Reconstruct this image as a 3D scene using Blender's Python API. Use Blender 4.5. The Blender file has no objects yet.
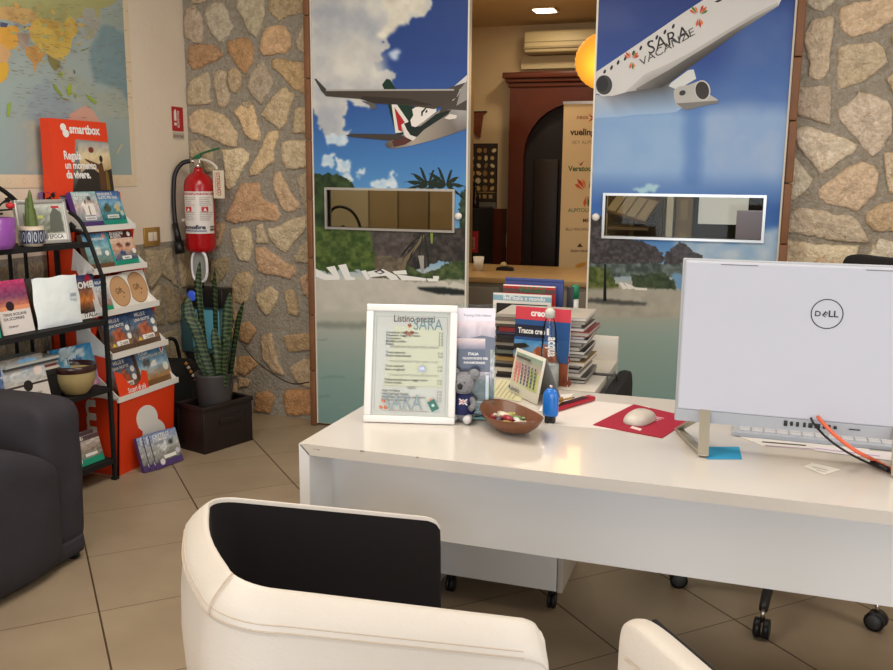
import bpy, bmesh, math, random
import numpy as np
from mathutils import Vector, Matrix, Euler

random.seed(7)
C = bpy.context.scene.collection
sc = bpy.context.scene

# ------------------------------------------------------------------ camera
F_PX, PITCH, ROLL, YAW, CAM_H = 886.83, 0.17855, 0.00848, 0.32613, 1.3739
def cam_axes():
    cy, sy = math.cos(YAW), math.sin(YAW)
    fwd = np.array([-sy*math.cos(PITCH), cy*math.cos(PITCH), -math.sin(PITCH)])
    right = np.array([cy, sy, 0.0]); up = np.cross(right, fwd)
    return (math.cos(ROLL)*right+math.sin(ROLL)*up, -math.sin(ROLL)*right+math.cos(ROLL)*up, fwd)
AX = cam_axes()
cd = bpy.data.cameras.new('camera'); cam = bpy.data.objects.new('camera', cd); C.objects.link(cam)
cd.sensor_width = 36.0; cd.lens = 36.0*F_PX/893.0; cd.clip_start = 0.05; cd.clip_end = 60
m = Matrix.Identity(4)
for i in range(3):
    m[i][0] = AX[0][i]; m[i][1] = AX[1][i]; m[i][2] = -AX[2][i]
m[2][3] = CAM_H
cam.matrix_world = m
sc.camera = cam

# ------------------------------------------------------------------ world, lights, exposure
w = bpy.data.worlds.new('world'); sc.world = w; w.use_nodes = True
w.node_tree.nodes['Background'].inputs[0].default_value = (0.75, 0.85, 1.0, 1)
w.node_tree.nodes['Background'].inputs[1].default_value = 1.0
sc.view_settings.view_transform = 'Standard'; sc.view_settings.look = 'None'
sc.view_settings.gamma = 1.0; sc.view_settings.use_curve_mapping = False
sc.view_settings.exposure = 0.0
def area(name, loc, target, sx, sy, power, col, spread=180):
    l = bpy.data.lights.new(name, 'AREA'); l.shape = 'RECTANGLE'; l.size = sx; l.size_y = sy
    l.energy = power; l.color = col; l.spread = math.radians(spread)
    o = bpy.data.objects.new(name, l); C.objects.link(o); o.location = loc
    o.rotation_euler = (Vector(target)-Vector(loc)).to_track_quat('-Z', 'Y').to_euler()
    return o
# daylight entering by the shop windows behind the camera and on the right
area('daylight_shop_window', (0.2, -2.62, 1.25), (0.2, 0, 1.25), 3.4, 2.2, 84, (0.92, 0.96, 1.0))
area('daylight_side_window', (2.97, 0.6, 1.6), (0, 0.6, 1.6), 2.0, 1.7, 34, (0.94, 0.97, 1.0))
# warm ceiling lamps of the shop
area('ceiling_lamp_light', (-1.3, 2.3, 2.76), (-1.3, 2.3, 0), 1.3, 1.3, 40, (1.0, 0.93, 0.83))
area('ceiling_lamp_light', (-1.7, 0.2, 2.76), (-1.7, 0.2, 0), 1.2, 1.2, 26, (1.0, 0.94, 0.86))
area('ceiling_lamp_light', (1.2, 2.3, 2.76), (1.2, 2.3, 0), 1.2, 1.2, 24, (1.0, 0.94, 0.86))

# ------------------------------------------------------------------ photo-to-plane helpers
def ray(x, y):
    return ((x-446.5)/F_PX)*AX[0] - ((y-335)/F_PX)*AX[1] + AX[2]
CP = np.array([0, 0, CAM_H])
def at_x(x, y, X): d = ray(x, y); return CP + d*(X/d[0])
def at_y(x, y, Y): d = ray(x, y); return CP + d*(Y/d[1])
def at_z(x, y, Z): d = ray(x, y); return CP + d*((Z-CAM_H)/d[2])

# ------------------------------------------------------------------ materials
def lin(c):
    return tuple((v/255/12.92) if v/255 <= 0.04045 else ((v/255+0.055)/1.055)**2.4 for v in c)
MATS = {}
def mat(name, col, rough=0.5, metal=0.0, spec=0.5, noise=0.0, nscale=8.0, bump=0.0, bscale=60.0, trans=0.0, coat=0.0, ior=1.45, emit=None, estr=0.0):
    if name in MATS: return MATS[name]
    m = bpy.data.materials.new(name); m.use_nodes = True; nt = m.node_tree; b = nt.nodes['Principled BSDF']
    L = lin(col)
    b.inputs['Base Color'].default_value = (*L, 1); b.inputs['Roughness'].default_value = rough
    b.inputs['Metallic'].default_value = metal; b.inputs['Specular IOR Level'].default_value = spec
    b.inputs['Transmission Weight'].default_value = trans; b.inputs['Coat Weight'].default_value = coat
    b.inputs['IOR'].default_value = ior
    tc = nt.nodes.new('ShaderNodeTexCoord')
    n = nt.nodes.new('ShaderNodeTexNoise'); n.inputs['Scale'].default_value = nscale; n.inputs['Detail'].default_value = 5
    nt.links.new(tc.outputs['Object'], n.inputs['Vector'])
    r = nt.nodes.new('ShaderNodeMix'); r.data_type = 'RGBA'
    k = max(noise, 0.02)
    r.inputs['A'].default_value = (*[v*(1-k) for v in L], 1); r.inputs['B'].default_value = (*[min(1, v*(1+k)) for v in L], 1)
    nt.links.new(n.outputs['Fac'], r.inputs['Factor']); nt.links.new(r.outputs['Result'], b.inputs['Base Color'])
    if bump > 0:
        n2 = nt.nodes.new('ShaderNodeTexNoise'); n2.inputs['Scale'].default_value = bscale; n2.inputs['Detail'].default_value = 6
        nt.links.new(tc.outputs['Object'], n2.inputs['Vector'])
        bp = nt.nodes.new('ShaderNodeBump'); bp.inputs['Strength'].default_value = bump; bp.inputs['Distance'].default_value = 0.01
        nt.links.new(n2.outputs['Fac'], bp.inputs['Height']); nt.links.new(bp.outputs['Normal'], b.inputs['Normal'])
    if emit:
        b.inputs['Emission Color'].default_value = (*lin(emit), 1); b.inputs['Emission Strength'].default_value = estr
    MATS[name] = m; return m
def attr_mat(name, rough=0.5, coat=0.0, noise=0.0, nscale=30, bump=0.0, bscale=50, spec=0.5):
    if name in MATS: return MATS[name]
    m = bpy.data.materials.new(name); m.use_nodes = True; nt = m.node_tree; b = nt.nodes['Principled BSDF']
    a = nt.nodes.new('ShaderNodeAttribute'); a.attribute_name = 'Col'
    b.inputs['Roughness'].default_value = rough; b.inputs['Coat Weight'].default_value = coat
    b.inputs['Coat Roughness'].default_value = 0.08; b.inputs['Specular IOR Level'].default_value = spec
    out = a.outputs['Color']
    tc = nt.nodes.new('ShaderNodeTexCoord')
    if noise > 0:
        n = nt.nodes.new('ShaderNodeTexNoise'); n.inputs['Scale'].default_value = nscale; n.inputs['Detail'].default_value = 8; n.inputs['Roughness'].default_value = 0.65
        n.inputs['Distortion'].default_value = 0.6
        nt.links.new(tc.outputs['Object'], n.inputs['Vector'])
        cr = nt.nodes.new('ShaderNodeValToRGB')
        cr.color_ramp.elements[0].position = 0.3; cr.color_ramp.elements[0].color = (1-noise, 1-noise*1.15, 1-noise*1.5, 1)
        cr.color_ramp.elements[1].position = 0.7; cr.color_ramp.elements[1].color = (1+noise*.25, 1+noise*.25, 1+noise*.25, 1)
        nt.links.new(n.outputs['Fac'], cr.inputs['Fac'])
        mx = nt.nodes.new('ShaderNodeMix'); mx.data_type = 'RGBA'; mx.blend_type = 'MULTIPLY'; mx.inputs['Factor'].default_value = 1
        nt.links.new(out, mx.inputs['A']); nt.links.new(cr.outputs['Color'], mx.inputs['B']); out = mx.outputs['Result']
    nt.links.new(out, b.inputs['Base Color'])
    if bump > 0:
        n2 = nt.nodes.new('ShaderNodeTexNoise'); n2.inputs['Scale'].default_value = bscale; n2.inputs['Detail'].default_value = 8
        nt.links.new(tc.outputs['Object'], n2.inputs['Vector'])
        bp = nt.nodes.new('ShaderNodeBump'); bp.inputs['Strength'].default_value = bump; bp.inputs['Distance'].default_value = 0.012
        nt.links.new(n2.outputs['Fac'], bp.inputs['Height']); nt.links.new(bp.outputs['Normal'], b.inputs['Normal'])
    MATS[name] = m; return m
def glass_mat(name, col, rough=0.02, alpha=0.15, ior=1.45):
    if name in MATS: return MATS[name]
    m = bpy.data.materials.new(name); m.use_nodes = True; nt = m.node_tree; nt.nodes.clear()
    o = nt.nodes.new('ShaderNodeOutputMaterial'); t = nt.nodes.new('ShaderNodeBsdfTransparent'); g = nt.nodes.new('ShaderNodeBsdfGlossy')
    t.inputs['Color'].default_value = (*lin(col), 1); g.inputs['Roughness'].default_value = rough
    f = nt.nodes.new('ShaderNodeFresnel'); f.inputs['IOR'].default_value = ior
    ad = nt.nodes.new('ShaderNodeMath'); ad.operation = 'ADD'; ad.inputs[1].default_value = alpha
    mx = nt.nodes.new('ShaderNodeMixShader')
    nt.links.new(f.outputs[0], ad.inputs[0]); nt.links.new(ad.outputs[0], mx.inputs[0])
    nt.links.new(t.outputs[0], mx.inputs[1]); nt.links.new(g.outputs[0], mx.inputs[2]); nt.links.new(mx.outputs[0], o.inputs[0])
    MATS[name] = m; return m
def print_gloss(): return attr_mat('print_gloss', 0.32, 0.35)
def print_matte(): return attr_mat('print_matte', 0.6)
def mural_mat(): return attr_mat('mural_print', 0.40, 0.08, spec=.22)

# ------------------------------------------------------------------ object helpers
def tag(o, label=None, cat=None, group=None, kind=None):
    if label: o['label'] = label
    if cat: o['category'] = cat
    if group: o['group'] = group
    if kind: o['kind'] = kind
    return o
def thing(name, label, cat, loc=(0, 0, 0), rot=None, group=None):
    o = bpy.data.objects.new(name, None); C.objects.link(o); o.empty_display_size = 0.05
    M = Matrix.Translation(Vector(loc))
    if rot is not None: M = M @ (rot if isinstance(rot, Matrix) else Matrix.Rotation(rot, 4, 'Z'))
    o.matrix_world = M
    return tag(o, label, cat, group)
def adopt(o, parent):
    """parent o whose mesh is written in world coordinates under a thing standing elsewhere"""
    o.parent = parent; o.matrix_parent_inverse = parent.matrix_world.inverted()
def copy_tree(o, parent=None):
    c = o.copy(); C.objects.link(c)
    if parent: c.parent = parent
    for ch in list(o.children): copy_tree(ch, c)
    return c
class MB:
    def __init__(s): s.bm = bmesh.new()
    def _add(s, fn, mi=0, smooth=False):
        n = len(s.bm.faces); fn()
        s.bm.faces.ensure_lookup_table()
        for f in s.bm.faces[n:]: f.material_index = mi; f.smooth = smooth
        return s
    def box(s, lo, hi, mi=0, M=None, bev=0.0, seg=2):
        def fn():
            cs = [Vector((x, y, z)) for z in (lo[2], hi[2]) for y in (lo[1], hi[1]) for x in (lo[0], hi[0])]
            if M is not None: cs = [M @ c for c in cs]
            v = [s.bm.verts.new(c) for c in cs]
            fs = [s.bm.faces.new([v[i] for i in q]) for q in ((0, 2, 3, 1), (4, 5, 7, 6), (0, 1, 5, 4), (2, 6, 7, 3), (0, 4, 6, 2), (1, 3, 7, 5))]
            if bev > 0:
                es = list({e for f in fs for e in f.edges})
                bmesh.ops.bevel(s.bm, geom=es, offset=bev, segments=seg, profile=0.5, affect='EDGES')
        return s._add(fn, mi, bev > 0 and seg > 1)
    def lathe(s, prof, n=24, mi=0, M=None, smooth=True):
        def fn():
            rings = []
            for r, z in prof:
                if r < 1e-5:
                    p = Vector((0, 0, z)); rings.append([s.bm.verts.new(M @ p if M else p)])
                else:
                    ring = []
                    for k in range(n):
                        a = 2*math.pi*k/n; p = Vector((r*math.cos(a), r*math.sin(a), z)); ring.append(s.bm.verts.new(M @ p if M else p))
                    rings.append(ring)
            for a, b in zip(rings, rings[1:]):
                if len(a) == 1 and len(b) == 1: continue
                for k in range(n):
                    k2 = (k+1) % n
                    if len(a) == 1: s.bm.faces.new((a[0], b[k2], b[k]))
                    elif len(b) == 1: s.bm.faces.new((a[k], a[k2], b[0]))
                    else: s.bm.faces.new((a[k], a[k2], b[k2], b[k]))
        return s._add(fn, mi, smooth)
    def cyl(s, p0, p1, r, r1=None, n=16, mi=0, smooth=True):
        p0 = Vector(p0); p1 = Vector(p1); d = p1-p0; r1 = r if r1 is None else r1
        M = Matrix.Translation(p0) @ d.to_track_quat('Z', 'Y').to_matrix().to_4x4()
        return s.lathe([(0, 0), (r, 0), (r1, d.length), (0, d.length)], n, mi, M, smooth)
    def tube(s, pts, r, n=8, mi=0, sub=6):
        pts = [Vector(p) for p in pts]
        if sub > 1 and len(pts) > 2:
            q = []
            for i in range(len(pts)-1):
                p0 = pts[max(i-1, 0)]; p1 = pts[i]; p2 = pts[i+1]; p3 = pts[min(i+2, len(pts)-1)]
                for k in range(sub):
                    t = k/sub
                    q.append(0.5*((2*p1)+(-p0+p2)*t+(2*p0-5*p1+4*p2-p3)*t*t+(-p0+3*p1-3*p2+p3)*t**3))
            q.append(pts[-1]); pts = q
        def fn():
            rings = []; up = Vector((0, 0, 1))
            for i, p in enumerate(pts):
                d = (pts[min(i+1, len(pts)-1)]-pts[max(i-1, 0)]).normalized()
                x = d.cross(up)
                if x.length < 1e-3: x = d.cross(Vector((1, 0, 0)))
                x.normalize(); y = x.cross(d).normalized(); up = y
                rr = r(i/(len(pts)-1)) if callable(r) else r
                rings.append([s.bm.verts.new(p+x*rr*math.cos(2*math.pi*k/n)+y*rr*math.sin(2*math.pi*k/n)) for k in range(n)])
            for a, b in zip(rings, rings[1:]):
                for k in range(n): s.bm.faces.new((a[k], b[k], b[(k+1) % n], a[(k+1) % n]))
            s.bm.faces.new(rings[0]); s.bm.faces.new(rings[-1][::-1])
        return s._add(fn, mi, True)
    def prism(s, pts, vec, mi=0, bev=0.0):
        """closed polygon (3D points) extruded along vec"""
        def fn():
            a = [s.bm.verts.new(Vector(p)) for p in pts]; b = [s.bm.verts.new(Vector(p)+Vector(vec)) for p in pts]
            n = len(a); fs = [s.bm.faces.new(a), s.bm.faces.new(b[::-1])]
            for k in range(n): fs.append(s.bm.faces.new((a[k], b[k], b[(k+1) % n], a[(k+1) % n])))
            if bev > 0:
                es = list({e for f in fs for e in f.edges})
                bmesh.ops.bevel(s.bm, geom=es, offset=bev, segments=2, profile=0.5, affect='EDGES')
        return s._add(fn, mi, False)
    def grid(s, P, mi=0, smooth=True, closed=False):
        def fn():
            V = [[s.bm.verts.new(Vector(p)) for p in row] for row in P]
            for i in range(len(V)-1):
                n = len(V[i])
                for k in range(n if closed else n-1):
                    s.bm.faces.new((V[i][k], V[i][(k+1) % n], V[i+1][(k+1) % n], V[i+1][k]))
        return s._add(fn, mi, smooth)
    def build(s, name, mats, parent=None, world=False):
        bmesh.ops.recalc_face_normals(s.bm, faces=s.bm.faces)
        me = bpy.data.meshes.new(name); s.bm.to_mesh(me); s.bm.free()
        for mm in (mats if isinstance(mats, (list, tuple)) else [mats]): me.materials.append(mm)
        o = bpy.data.objects.new(name, me); C.objects.link(o)
        if parent:
            if world: adopt(o, parent)
            else: o.parent = parent
        return o
def structure(o): o['kind'] = 'structure'; return o

# ------------------------------------------------------------------ flat artwork (prints, labels, covers)
_txt = {}
def text_tris(body, bold=0.0):
    key = (body, bold)
    if key in _txt: return _txt[key]
    cu = bpy.data.curves.new('t', 'FONT'); cu.body = body; cu.size = 1.0; cu.offset = bold; cu.resolution_u = 3
    ob = bpy.data.objects.new('t', cu); C.objects.link(ob)
    bpy.context.view_layer.update()
    me = ob.evaluated_get(bpy.context.evaluated_depsgraph_get()).to_mesh()
    vs = [(v.co.x, v.co.y) for v in me.vertices]; fs = [tuple(p.vertices) for p in me.polygons]
    ob.to_mesh_clear(); bpy.data.objects.remove(ob); bpy.data.curves.remove(cu)
    _txt[key] = (vs, fs); return vs, fs
class Art:
    """polygons in a plane: local x right, z up, the printed side faces -y; later layers lie a hair in front"""
    def __init__(s, mp=None, eps=0.00012):
        s.v = []; s.f = []; s.c = []; s.mp = mp or (lambda x, y: (x, y)); s.layer = 0; s.eps = eps
    def _poly(s, pts, col, L):
        n = len(s.v)
        for (x, y) in pts: s.v.append((x, -L*s.eps, y))
        s.f.append(tuple(range(n, n+len(pts)))); s.c.append([col]*len(pts))
    def poly(s, pts, col, same=False):
        if not same: s.layer += 1
        s._poly([s.mp(*p) for p in pts], lin(col), s.layer); return s
    def grad(s, pts, cols):
        s.layer += 1; n = len(s.v)
        for p in pts: x, y = s.mp(*p); s.v.append((x, -s.layer*s.eps, y))
        s.f.append(tuple(range(n, n+len(pts)))); s.c.append([lin(c) for c in cols]); return s
    def rect(s, x0, y0, x1, y1, col, same=False): return s.poly([(x0, y0), (x1, y0), (x1, y1), (x0, y1)], col, same)
    def ell(s, cx, cy, rx, ry, col, n=20, rot=0.0, same=False):
        c, q = math.cos(rot), math.sin(rot)
        return s.poly([(cx+rx*math.cos(t)*c-ry*math.sin(t)*q, cy+rx*math.cos(t)*q+ry*math.sin(t)*c) for t in [2*math.pi*k/n for k in range(n)]], col, same)
    def ring(s, cx, cy, r, w_, col, n=32):
        s.layer += 1
        for k in range(n):
            a, b = 2*math.pi*k/n, 2*math.pi*(k+1)/n
            s._poly([s.mp(cx+q*math.cos(t), cy+q*math.sin(t)) for q, t in ((r, a), (r, b), (r-w_, b), (r-w_, a))], lin(col), s.layer)
        return s
    def line(s, p0, p1, w_, col, same=False):
        dx, dy = p1[0]-p0[0], p1[1]-p0[1]; l = math.hypot(dx, dy) or 1; nx, ny = -dy/l*w_/2, dx/l*w_/2
        return s.poly([(p0[0]+nx, p0[1]+ny), (p1[0]+nx, p1[1]+ny), (p1[0]-nx, p1[1]-ny), (p0[0]-nx, p0[1]-ny)], col, same)
    def text(s, body, p0, p1, col, bold=0.0, hs=1.0, shear=0.0):
        """text whose baseline runs from p0 to p1 (in map coordinates)"""
        vs, fs = text_tris(body, bold); s.layer += 1
        x0 = min(v[0] for v in vs); x1 = max(v[0] for v in vs)
        a = np.array(s.mp(*p0)); b = np.array(s.mp(*p1)); d = b-a; L = np.linalg.norm(d); u = d/L; n_ = np.array([-u[1], u[0]]); k = L/(x1-x0)
        base = len(s.v); lc = lin(col)
        for (x, y) in vs:
            p = a+u*((x-x0)*k+shear*y*k)+n_*(y*k*hs); s.v.append((p[0], -s.layer*s.eps, p[1]))
        for f in fs: s.f.append(tuple(base+i for i in f)); s.c.append([lc]*len(f))
        return s
    def cells(s, x0, y0, x1, y1, nx, ny, fn):
        """a small printed picture: smooth grid of colours"""
        s.layer += 1; base = len(s.v)
        cols = [[lin(fn(i/nx, j/ny)) for i in range(nx+1)] for j in range(ny+1)]
        for j in range(ny+1):
            for i in range(nx+1):
                x, y = s.mp(x0+(x1-x0)*i/nx, y0+(y1-y0)*j/ny); s.v.append((x, -s.layer*s.eps, y))
        for j in range(ny):
            for i in range(nx):
                a = base+j*(nx+1)+i; s.f.append((a, a+1, a+nx+2, a+nx+1)); s.c.append([cols[j][i], cols[j][i+1], cols[j+1][i+1], cols[j+1][i]])
        return s
    def raster(s, X, Y, RGB):
        """X, Y, RGB numpy grids (rows, cols[,3]) in map coordinates, RGB linear"""
        s.layer += 1; base = len(s.v); R, Q = X.shape
        for j in range(R):
            for i in range(Q):
                x, y = s.mp(X[j, i], Y[j, i]); s.v.append((x, -s.layer*s.eps, y))
        T = [tuple(c) for c in RGB.reshape(-1, 3)]
        for j in range(R-1):
            for i in range(Q-1):
                k = j*Q+i; s.f.append((base+k, base+k+1, base+k+Q+1, base+k+Q)); s.c.append([T[k], T[k+1], T[k+Q+1], T[k+Q]])
        return s
    def build(s, name, m, parent=None, M=None, fn=None, world=False):
        me = bpy.data.meshes.new(name)
        vs = s.v if fn is None else [fn(*v) for v in s.v]
        if M is not None: vs = [tuple(M @ Vector(v)) for v in vs]
        me.from_pydata(vs, [], s.f)
        at = me.color_attributes.new('Col', 'FLOAT_COLOR', 'CORNER')
        flat = np.ones((len(me.loops), 4), dtype=np.float32)
        flat[:, :3] = np.array([c for f in s.c for c in f], dtype=np.float32)
        at.data.foreach_set('color', flat.ravel())
        me.materials.append(m); me.update()
        o = bpy.data.objects.new(name, me); C.objects.link(o)
        if parent:
            if world: adopt(o, parent)
            else: o.parent = parent
        return o

def vnoise(X, Y, scale, seed=0):
    rng = np.random.RandomState(seed); G = rng.rand(128, 128)
    x = X/scale+17.3; y = Y/scale+9.1; xi = np.floor(x).astype(int); yi = np.floor(y).astype(int)
    fx = x-xi; fy = y-yi; fx = fx*fx*(3-2*fx); fy = fy*fy*(3-2*fy)
    g = lambda a, b: G[b % 128, a % 128]
    return (g(xi, yi)*(1-fx)+g(xi+1, yi)*fx)*(1-fy)+(g(xi, yi+1)*(1-fx)+g(xi+1, yi+1)*fx)*fy
def fbm(X, Y, scale, seed=0, o=4):
    t = 0; a = 1; n = 0
    for k in range(o): t = t+a*vnoise(X, Y, scale/2**k, seed+k); n += a; a *= 0.55
    return t/n
def pip(X, Y, poly):
    inside = np.zeros(X.shape, bool); n = len(poly)
    for i in range(n):
        x0, y0 = poly[i]; x1, y1 = poly[(i+1) % n]
        if y0 == y1: continue
        c = ((Y >= y0) != (Y >= y1)) & (X < (x1-x0)*(Y-y0)/(y1-y0)+x0); inside ^= c
    return inside
def blur(a, k):
    if k < 1: return a
    for ax in (0, 1):
        p = np.pad(a, [(k, k) if i == ax else (0, 0) for i in (0, 1)], mode='edge'); cs = np.cumsum(p, axis=ax)
        z = np.zeros_like(np.take(cs, [0], axis=ax)); cs = np.concatenate([z, cs], axis=ax); n = a.shape[ax]
        hi = np.take(cs, range(2*k+1, 2*k+1+n), axis=ax); lo = np.take(cs, range(0, n), axis=ax); a = (hi-lo)/(2*k+1)
    return a
class Paint:
    """layered soft polygons on a grid, for printed photographs"""
    def __init__(s, x0, y0, x1, y1, step):
        nx = int((x1-x0)/step)+1; ny = int((y1-y0)/step)+1
        s.X, s.Y = np.meshgrid(np.linspace(x0, x1, nx), np.linspace(y0, y1, ny)); s.step = step
        s.A = np.zeros(s.X.shape+(3,))
    def vgrad(s, stops):
        ys = [t[0] for t in stops]
        for c in range(3): s.A[..., c] = np.interp(s.Y, ys, [t[1][c] for t in stops])
    def layer(s, poly, col, col2=None, soft=0.0, rough=0.0, rs=6.0, ts=5.0, op=1.0, seed=1):
        wx = (fbm(s.X, s.Y, rs, seed)-.5)*2*rough; wy = (fbm(s.X, s.Y, rs, seed+50)-.5)*2*rough
        mk = pip(s.X+wx, s.Y+wy, poly).astype(float)
        mk = blur(blur(mk, int(soft/s.step)), int(soft/s.step/2)) if soft > 0 else mk
        t = np.clip((fbm(s.X, s.Y, ts, seed+9, 4)-.5)*2.2+.5, 0, 1)[..., None]
        cc = np.array(col)*(1-t)+np.array(col2 if col2 else col)*t
        mk = mk[..., None]*op; s.A = s.A*(1-mk)+cc*mk
    def put(s, art):
        a = np.clip(s.A, 0, 255)/255; L = np.where(a <= 0.04045, a/12.92, ((a+0.055)/1.055)**2.4)
        art.raster(s.X, s.Y, L)
def sc_(pts, ox, oy, k): return [(ox+x/k, oy+y/k) for x, y in pts]

# ================================================================== THE ROOM
XL, XR, YB, YF, ZC = -3.03, 3.0, 4.38, -2.7, 2.8     # left wall, right wall, stone wall, shop front, ceiling
YBB, XBL = 7.0, -3.03                                # far wall and left wall of the back office

# floor: 45 cm tiles laid diagonally
def floor_mat():
    m = bpy.data.materials.new('floor_tiles'); m.use_nodes = True; nt = m.node_tree; b = nt.nodes['Principled BSDF']; N = nt.nodes.new; K = nt.links.new
    geo = N('ShaderNodeTexCoord'); mp = N('ShaderNodeMapping'); mp.vector_type = 'TEXTURE'
    mp.inputs['Location'].default_value = (-2.8266, 3.0822, 0); mp.inputs['Rotation'].default_value = (0, 0, math.radians(44.82)); mp.inputs['Scale'].default_value = (.45, .45, .45)
    K(geo.outputs['Object'], mp.inputs['Vector']); sp = N('ShaderNodeSeparateXYZ'); K(mp.outputs[0], sp.inputs[0])
    def mth(op, a, bv=None):
        n = N('ShaderNodeMath'); n.operation = op
        for i, v in enumerate((a, bv)):
            if v is None: continue
            if isinstance(v, (int, float)): n.inputs[i].default_value = v
            else: K(v, n.inputs[i])
        return n.outputs[0]
    d = []
    for ax, wd in ((0, .0066), (1, .0036)):
        f = mth('FRACT', sp.outputs[ax]); f2 = mth('ABSOLUTE', mth('SUBTRACT', f, .5)); d.append(mth('GREATER_THAN', f2, .5-wd))
    g = mth('MAXIMUM', d[0], d[1])
    cb = N('ShaderNodeCombineXYZ'); K(mth('FLOOR', sp.outputs[0]), cb.inputs[0]); K(mth('FLOOR', sp.outputs[1]), cb.inputs[1])
    wn = N('ShaderNodeTexWhiteNoise'); wn.noise_dimensions = '3D'; K(cb.outputs[0], wn.inputs['Vector'])
    n1 = N('ShaderNodeTexNoise'); n1.inputs['Scale'].default_value = 3.5; n1.inputs['Detail'].default_value = 8; K(geo.outputs['Object'], n1.inputs['Vector'])
    cr = N('ShaderNodeValToRGB'); cr.color_ramp.elements[0].position = .3; cr.color_ramp.elements[1].position = .7
    cr.color_ramp.elements[0].color = (*lin((148, 130, 108)), 1); cr.color_ramp.elements[1].color = (*lin((162, 144, 120)), 1)
    K(n1.outputs['Fac'], cr.inputs['Fac'])
    br = N('ShaderNodeMix'); br.data_type = 'RGBA'; br.blend_type = 'MULTIPLY'; br.inputs['Factor'].default_value = 1
    k = mth('ADD', mth('MULTIPLY', wn.outputs['Value'], .10), .92); ck = N('ShaderNodeCombineColor'); [K(k, ck.inputs[i]) for i in range(3)]
    K(cr.outputs[0], br.inputs['A']); K(ck.outputs[0], br.inputs['B'])
    mx = N('ShaderNodeMix'); mx.data_type = 'RGBA'; K(g, mx.inputs['Factor']); K(br.outputs['Result'], mx.inputs['A']); mx.inputs['B'].default_value = (*lin((74, 55, 42)), 1)
    K(mx.outputs['Result'], b.inputs['Base Color']); b.inputs['Roughness'].default_value = .42; b.inputs['Specular IOR Level'].default_value = .35
    bp = N('ShaderNodeBump'); bp.inputs['Strength'].default_value = .5; bp.inputs['Distance'].default_value = .003; bp.invert = True; K(g, bp.inputs['Height']); K(bp.outputs[0], b.inputs['Normal'])
    return m
structure(MB().box((XL-.1, YF-.1, -.1), (XR+.1, YBB+.1, 0)).build('floor', floor_mat()))
M_plaster = mat('plaster_warm', (228, 214, 194), .8, noise=.05, nscale=3, bump=.15, bscale=40)
M_ceil = mat('ceiling_paint', (215, 200, 172), .85, noise=.04, nscale=3, bump=.05)
M_plaster2 = mat('plaster_cream', (206, 180, 138), .8, noise=.05, nscale=3, bump=.1, bscale=40)
structure(MB().box((XL-.1, YF-.1, ZC), (XR+.1, YB+.15, ZC+.1)).build('ceiling', M_ceil))
structure(MB().box((XBL-.1, YB+.15, 2.52), (XR+.1, YBB+.1, 2.62)).build('ceiling', M_plaster2))

# stone masonry: every stone a raised, rough facet set in grey mortar
class Stones:
    def __init__(s): s.v = []; s.f = []; s.c = []; s.sm = []
    def quad(s, P, col):
        n = len(s.v); s.v += [tuple(p) for p in P]; s.f.append(tuple(range(n, n+len(P)))); s.c.append(lin(col)); s.sm.append(False)
    def box(s, lo, hi, col):
        x0, y0, z0 = lo; x1, y1, z1 = hi
        c = [(x, y, z) for z in (z0, z1) for y in (y0, y1) for x in (x0, x1)]
        for q in ((0, 2, 3, 1), (4, 5, 7, 6), (0, 1, 5, 4), (2, 6, 7, 3), (0, 4, 6, 2), (1, 3, 7, 5)): s.quad([c[i] for i in q], col)
    def stone(s, uv, col, to3, rng, h=.014):
        """uv polygon in the wall plane; to3(u, v, out) gives the 3D point"""
        P = []
        for i, a in enumerate(uv):
            b = uv[(i+1) % len(uv)]; L = math.dist(a, b); k = max(1, int(L/.018))
            for j in range(k):
                t = j/k; jt = .0035
                P.append((a[0]+(b[0]-a[0])*t+rng.uniform(-jt, jt), a[1]+(b[1]-a[1])*t+rng.uniform(-jt, jt)))
        cx = sum(p[0] for p in P)/len(P); cy = sum(p[1] for p in P)/len(P); n = len(P)
        sizes = [(1.0, -.002), (.975, h*.65), (.91, h), (.72, h*1.15), (.5, h*1.2), (.25, h*1.2)]
        base = len(s.v); tx, ty = rng.uniform(-.05, .05), rng.uniform(-.05, .05)
        for r, d in sizes:
            for (x, y) in P:
                o = d+(rng.uniform(-.0028, .0028)+(x-cx)*tx+(y-cy)*ty if d > 0 else 0)
                s.v.append(tuple(to3(cx+(x-cx)*r, cy+(y-cy)*r, o)))
        s.v.append(tuple(to3(cx, cy, h*1.2))); top = len(s.v)-1
        k0 = rng.uniform(.93, 1.06)
        for i in range(len(sizes)-1):
            for j in range(n):
                j2 = (j+1) % n; s.f.append((base+i*n+j, base+i*n+j2, base+(i+1)*n+j2, base+(i+1)*n+j))
                q = k0*rng.uniform(1.02, 1.12); s.c.append(lin([min(255, v*q) for v in col])); s.sm.append(True)
        for j in range(n):
            s.f.append((base+(len(sizes)-1)*n+j, base+(len(sizes)-1)*n+(j+1) % n, top)); s.c.append(lin([min(255, v*k0) for v in col])); s.sm.append(True)
    def build(s, name, m):
        me = bpy.data.meshes.new(name); me.from_pydata(s.v, [], s.f)
        at = me.color_attributes.new('Col', 'FLOAT_COLOR', 'CORNER'); flat = np.ones((len(me.loops), 4), dtype=np.float32)
        flat[:, :3] = np.array([c for f, c in zip(s.f, s.c) for _ in f], dtype=np.float32); at.data.foreach_set('color', flat.ravel())
        me.polygons.foreach_set('use_smooth', s.sm); me.materials.append(m)
        bm = bmesh.new(); bm.from_mesh(me); bmesh.ops.recalc_face_normals(bm, faces=bm.faces); bm.to_mesh(me); bm.free()
        o = bpy.data.objects.new(name, me); C.objects.link(o); return o
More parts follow.
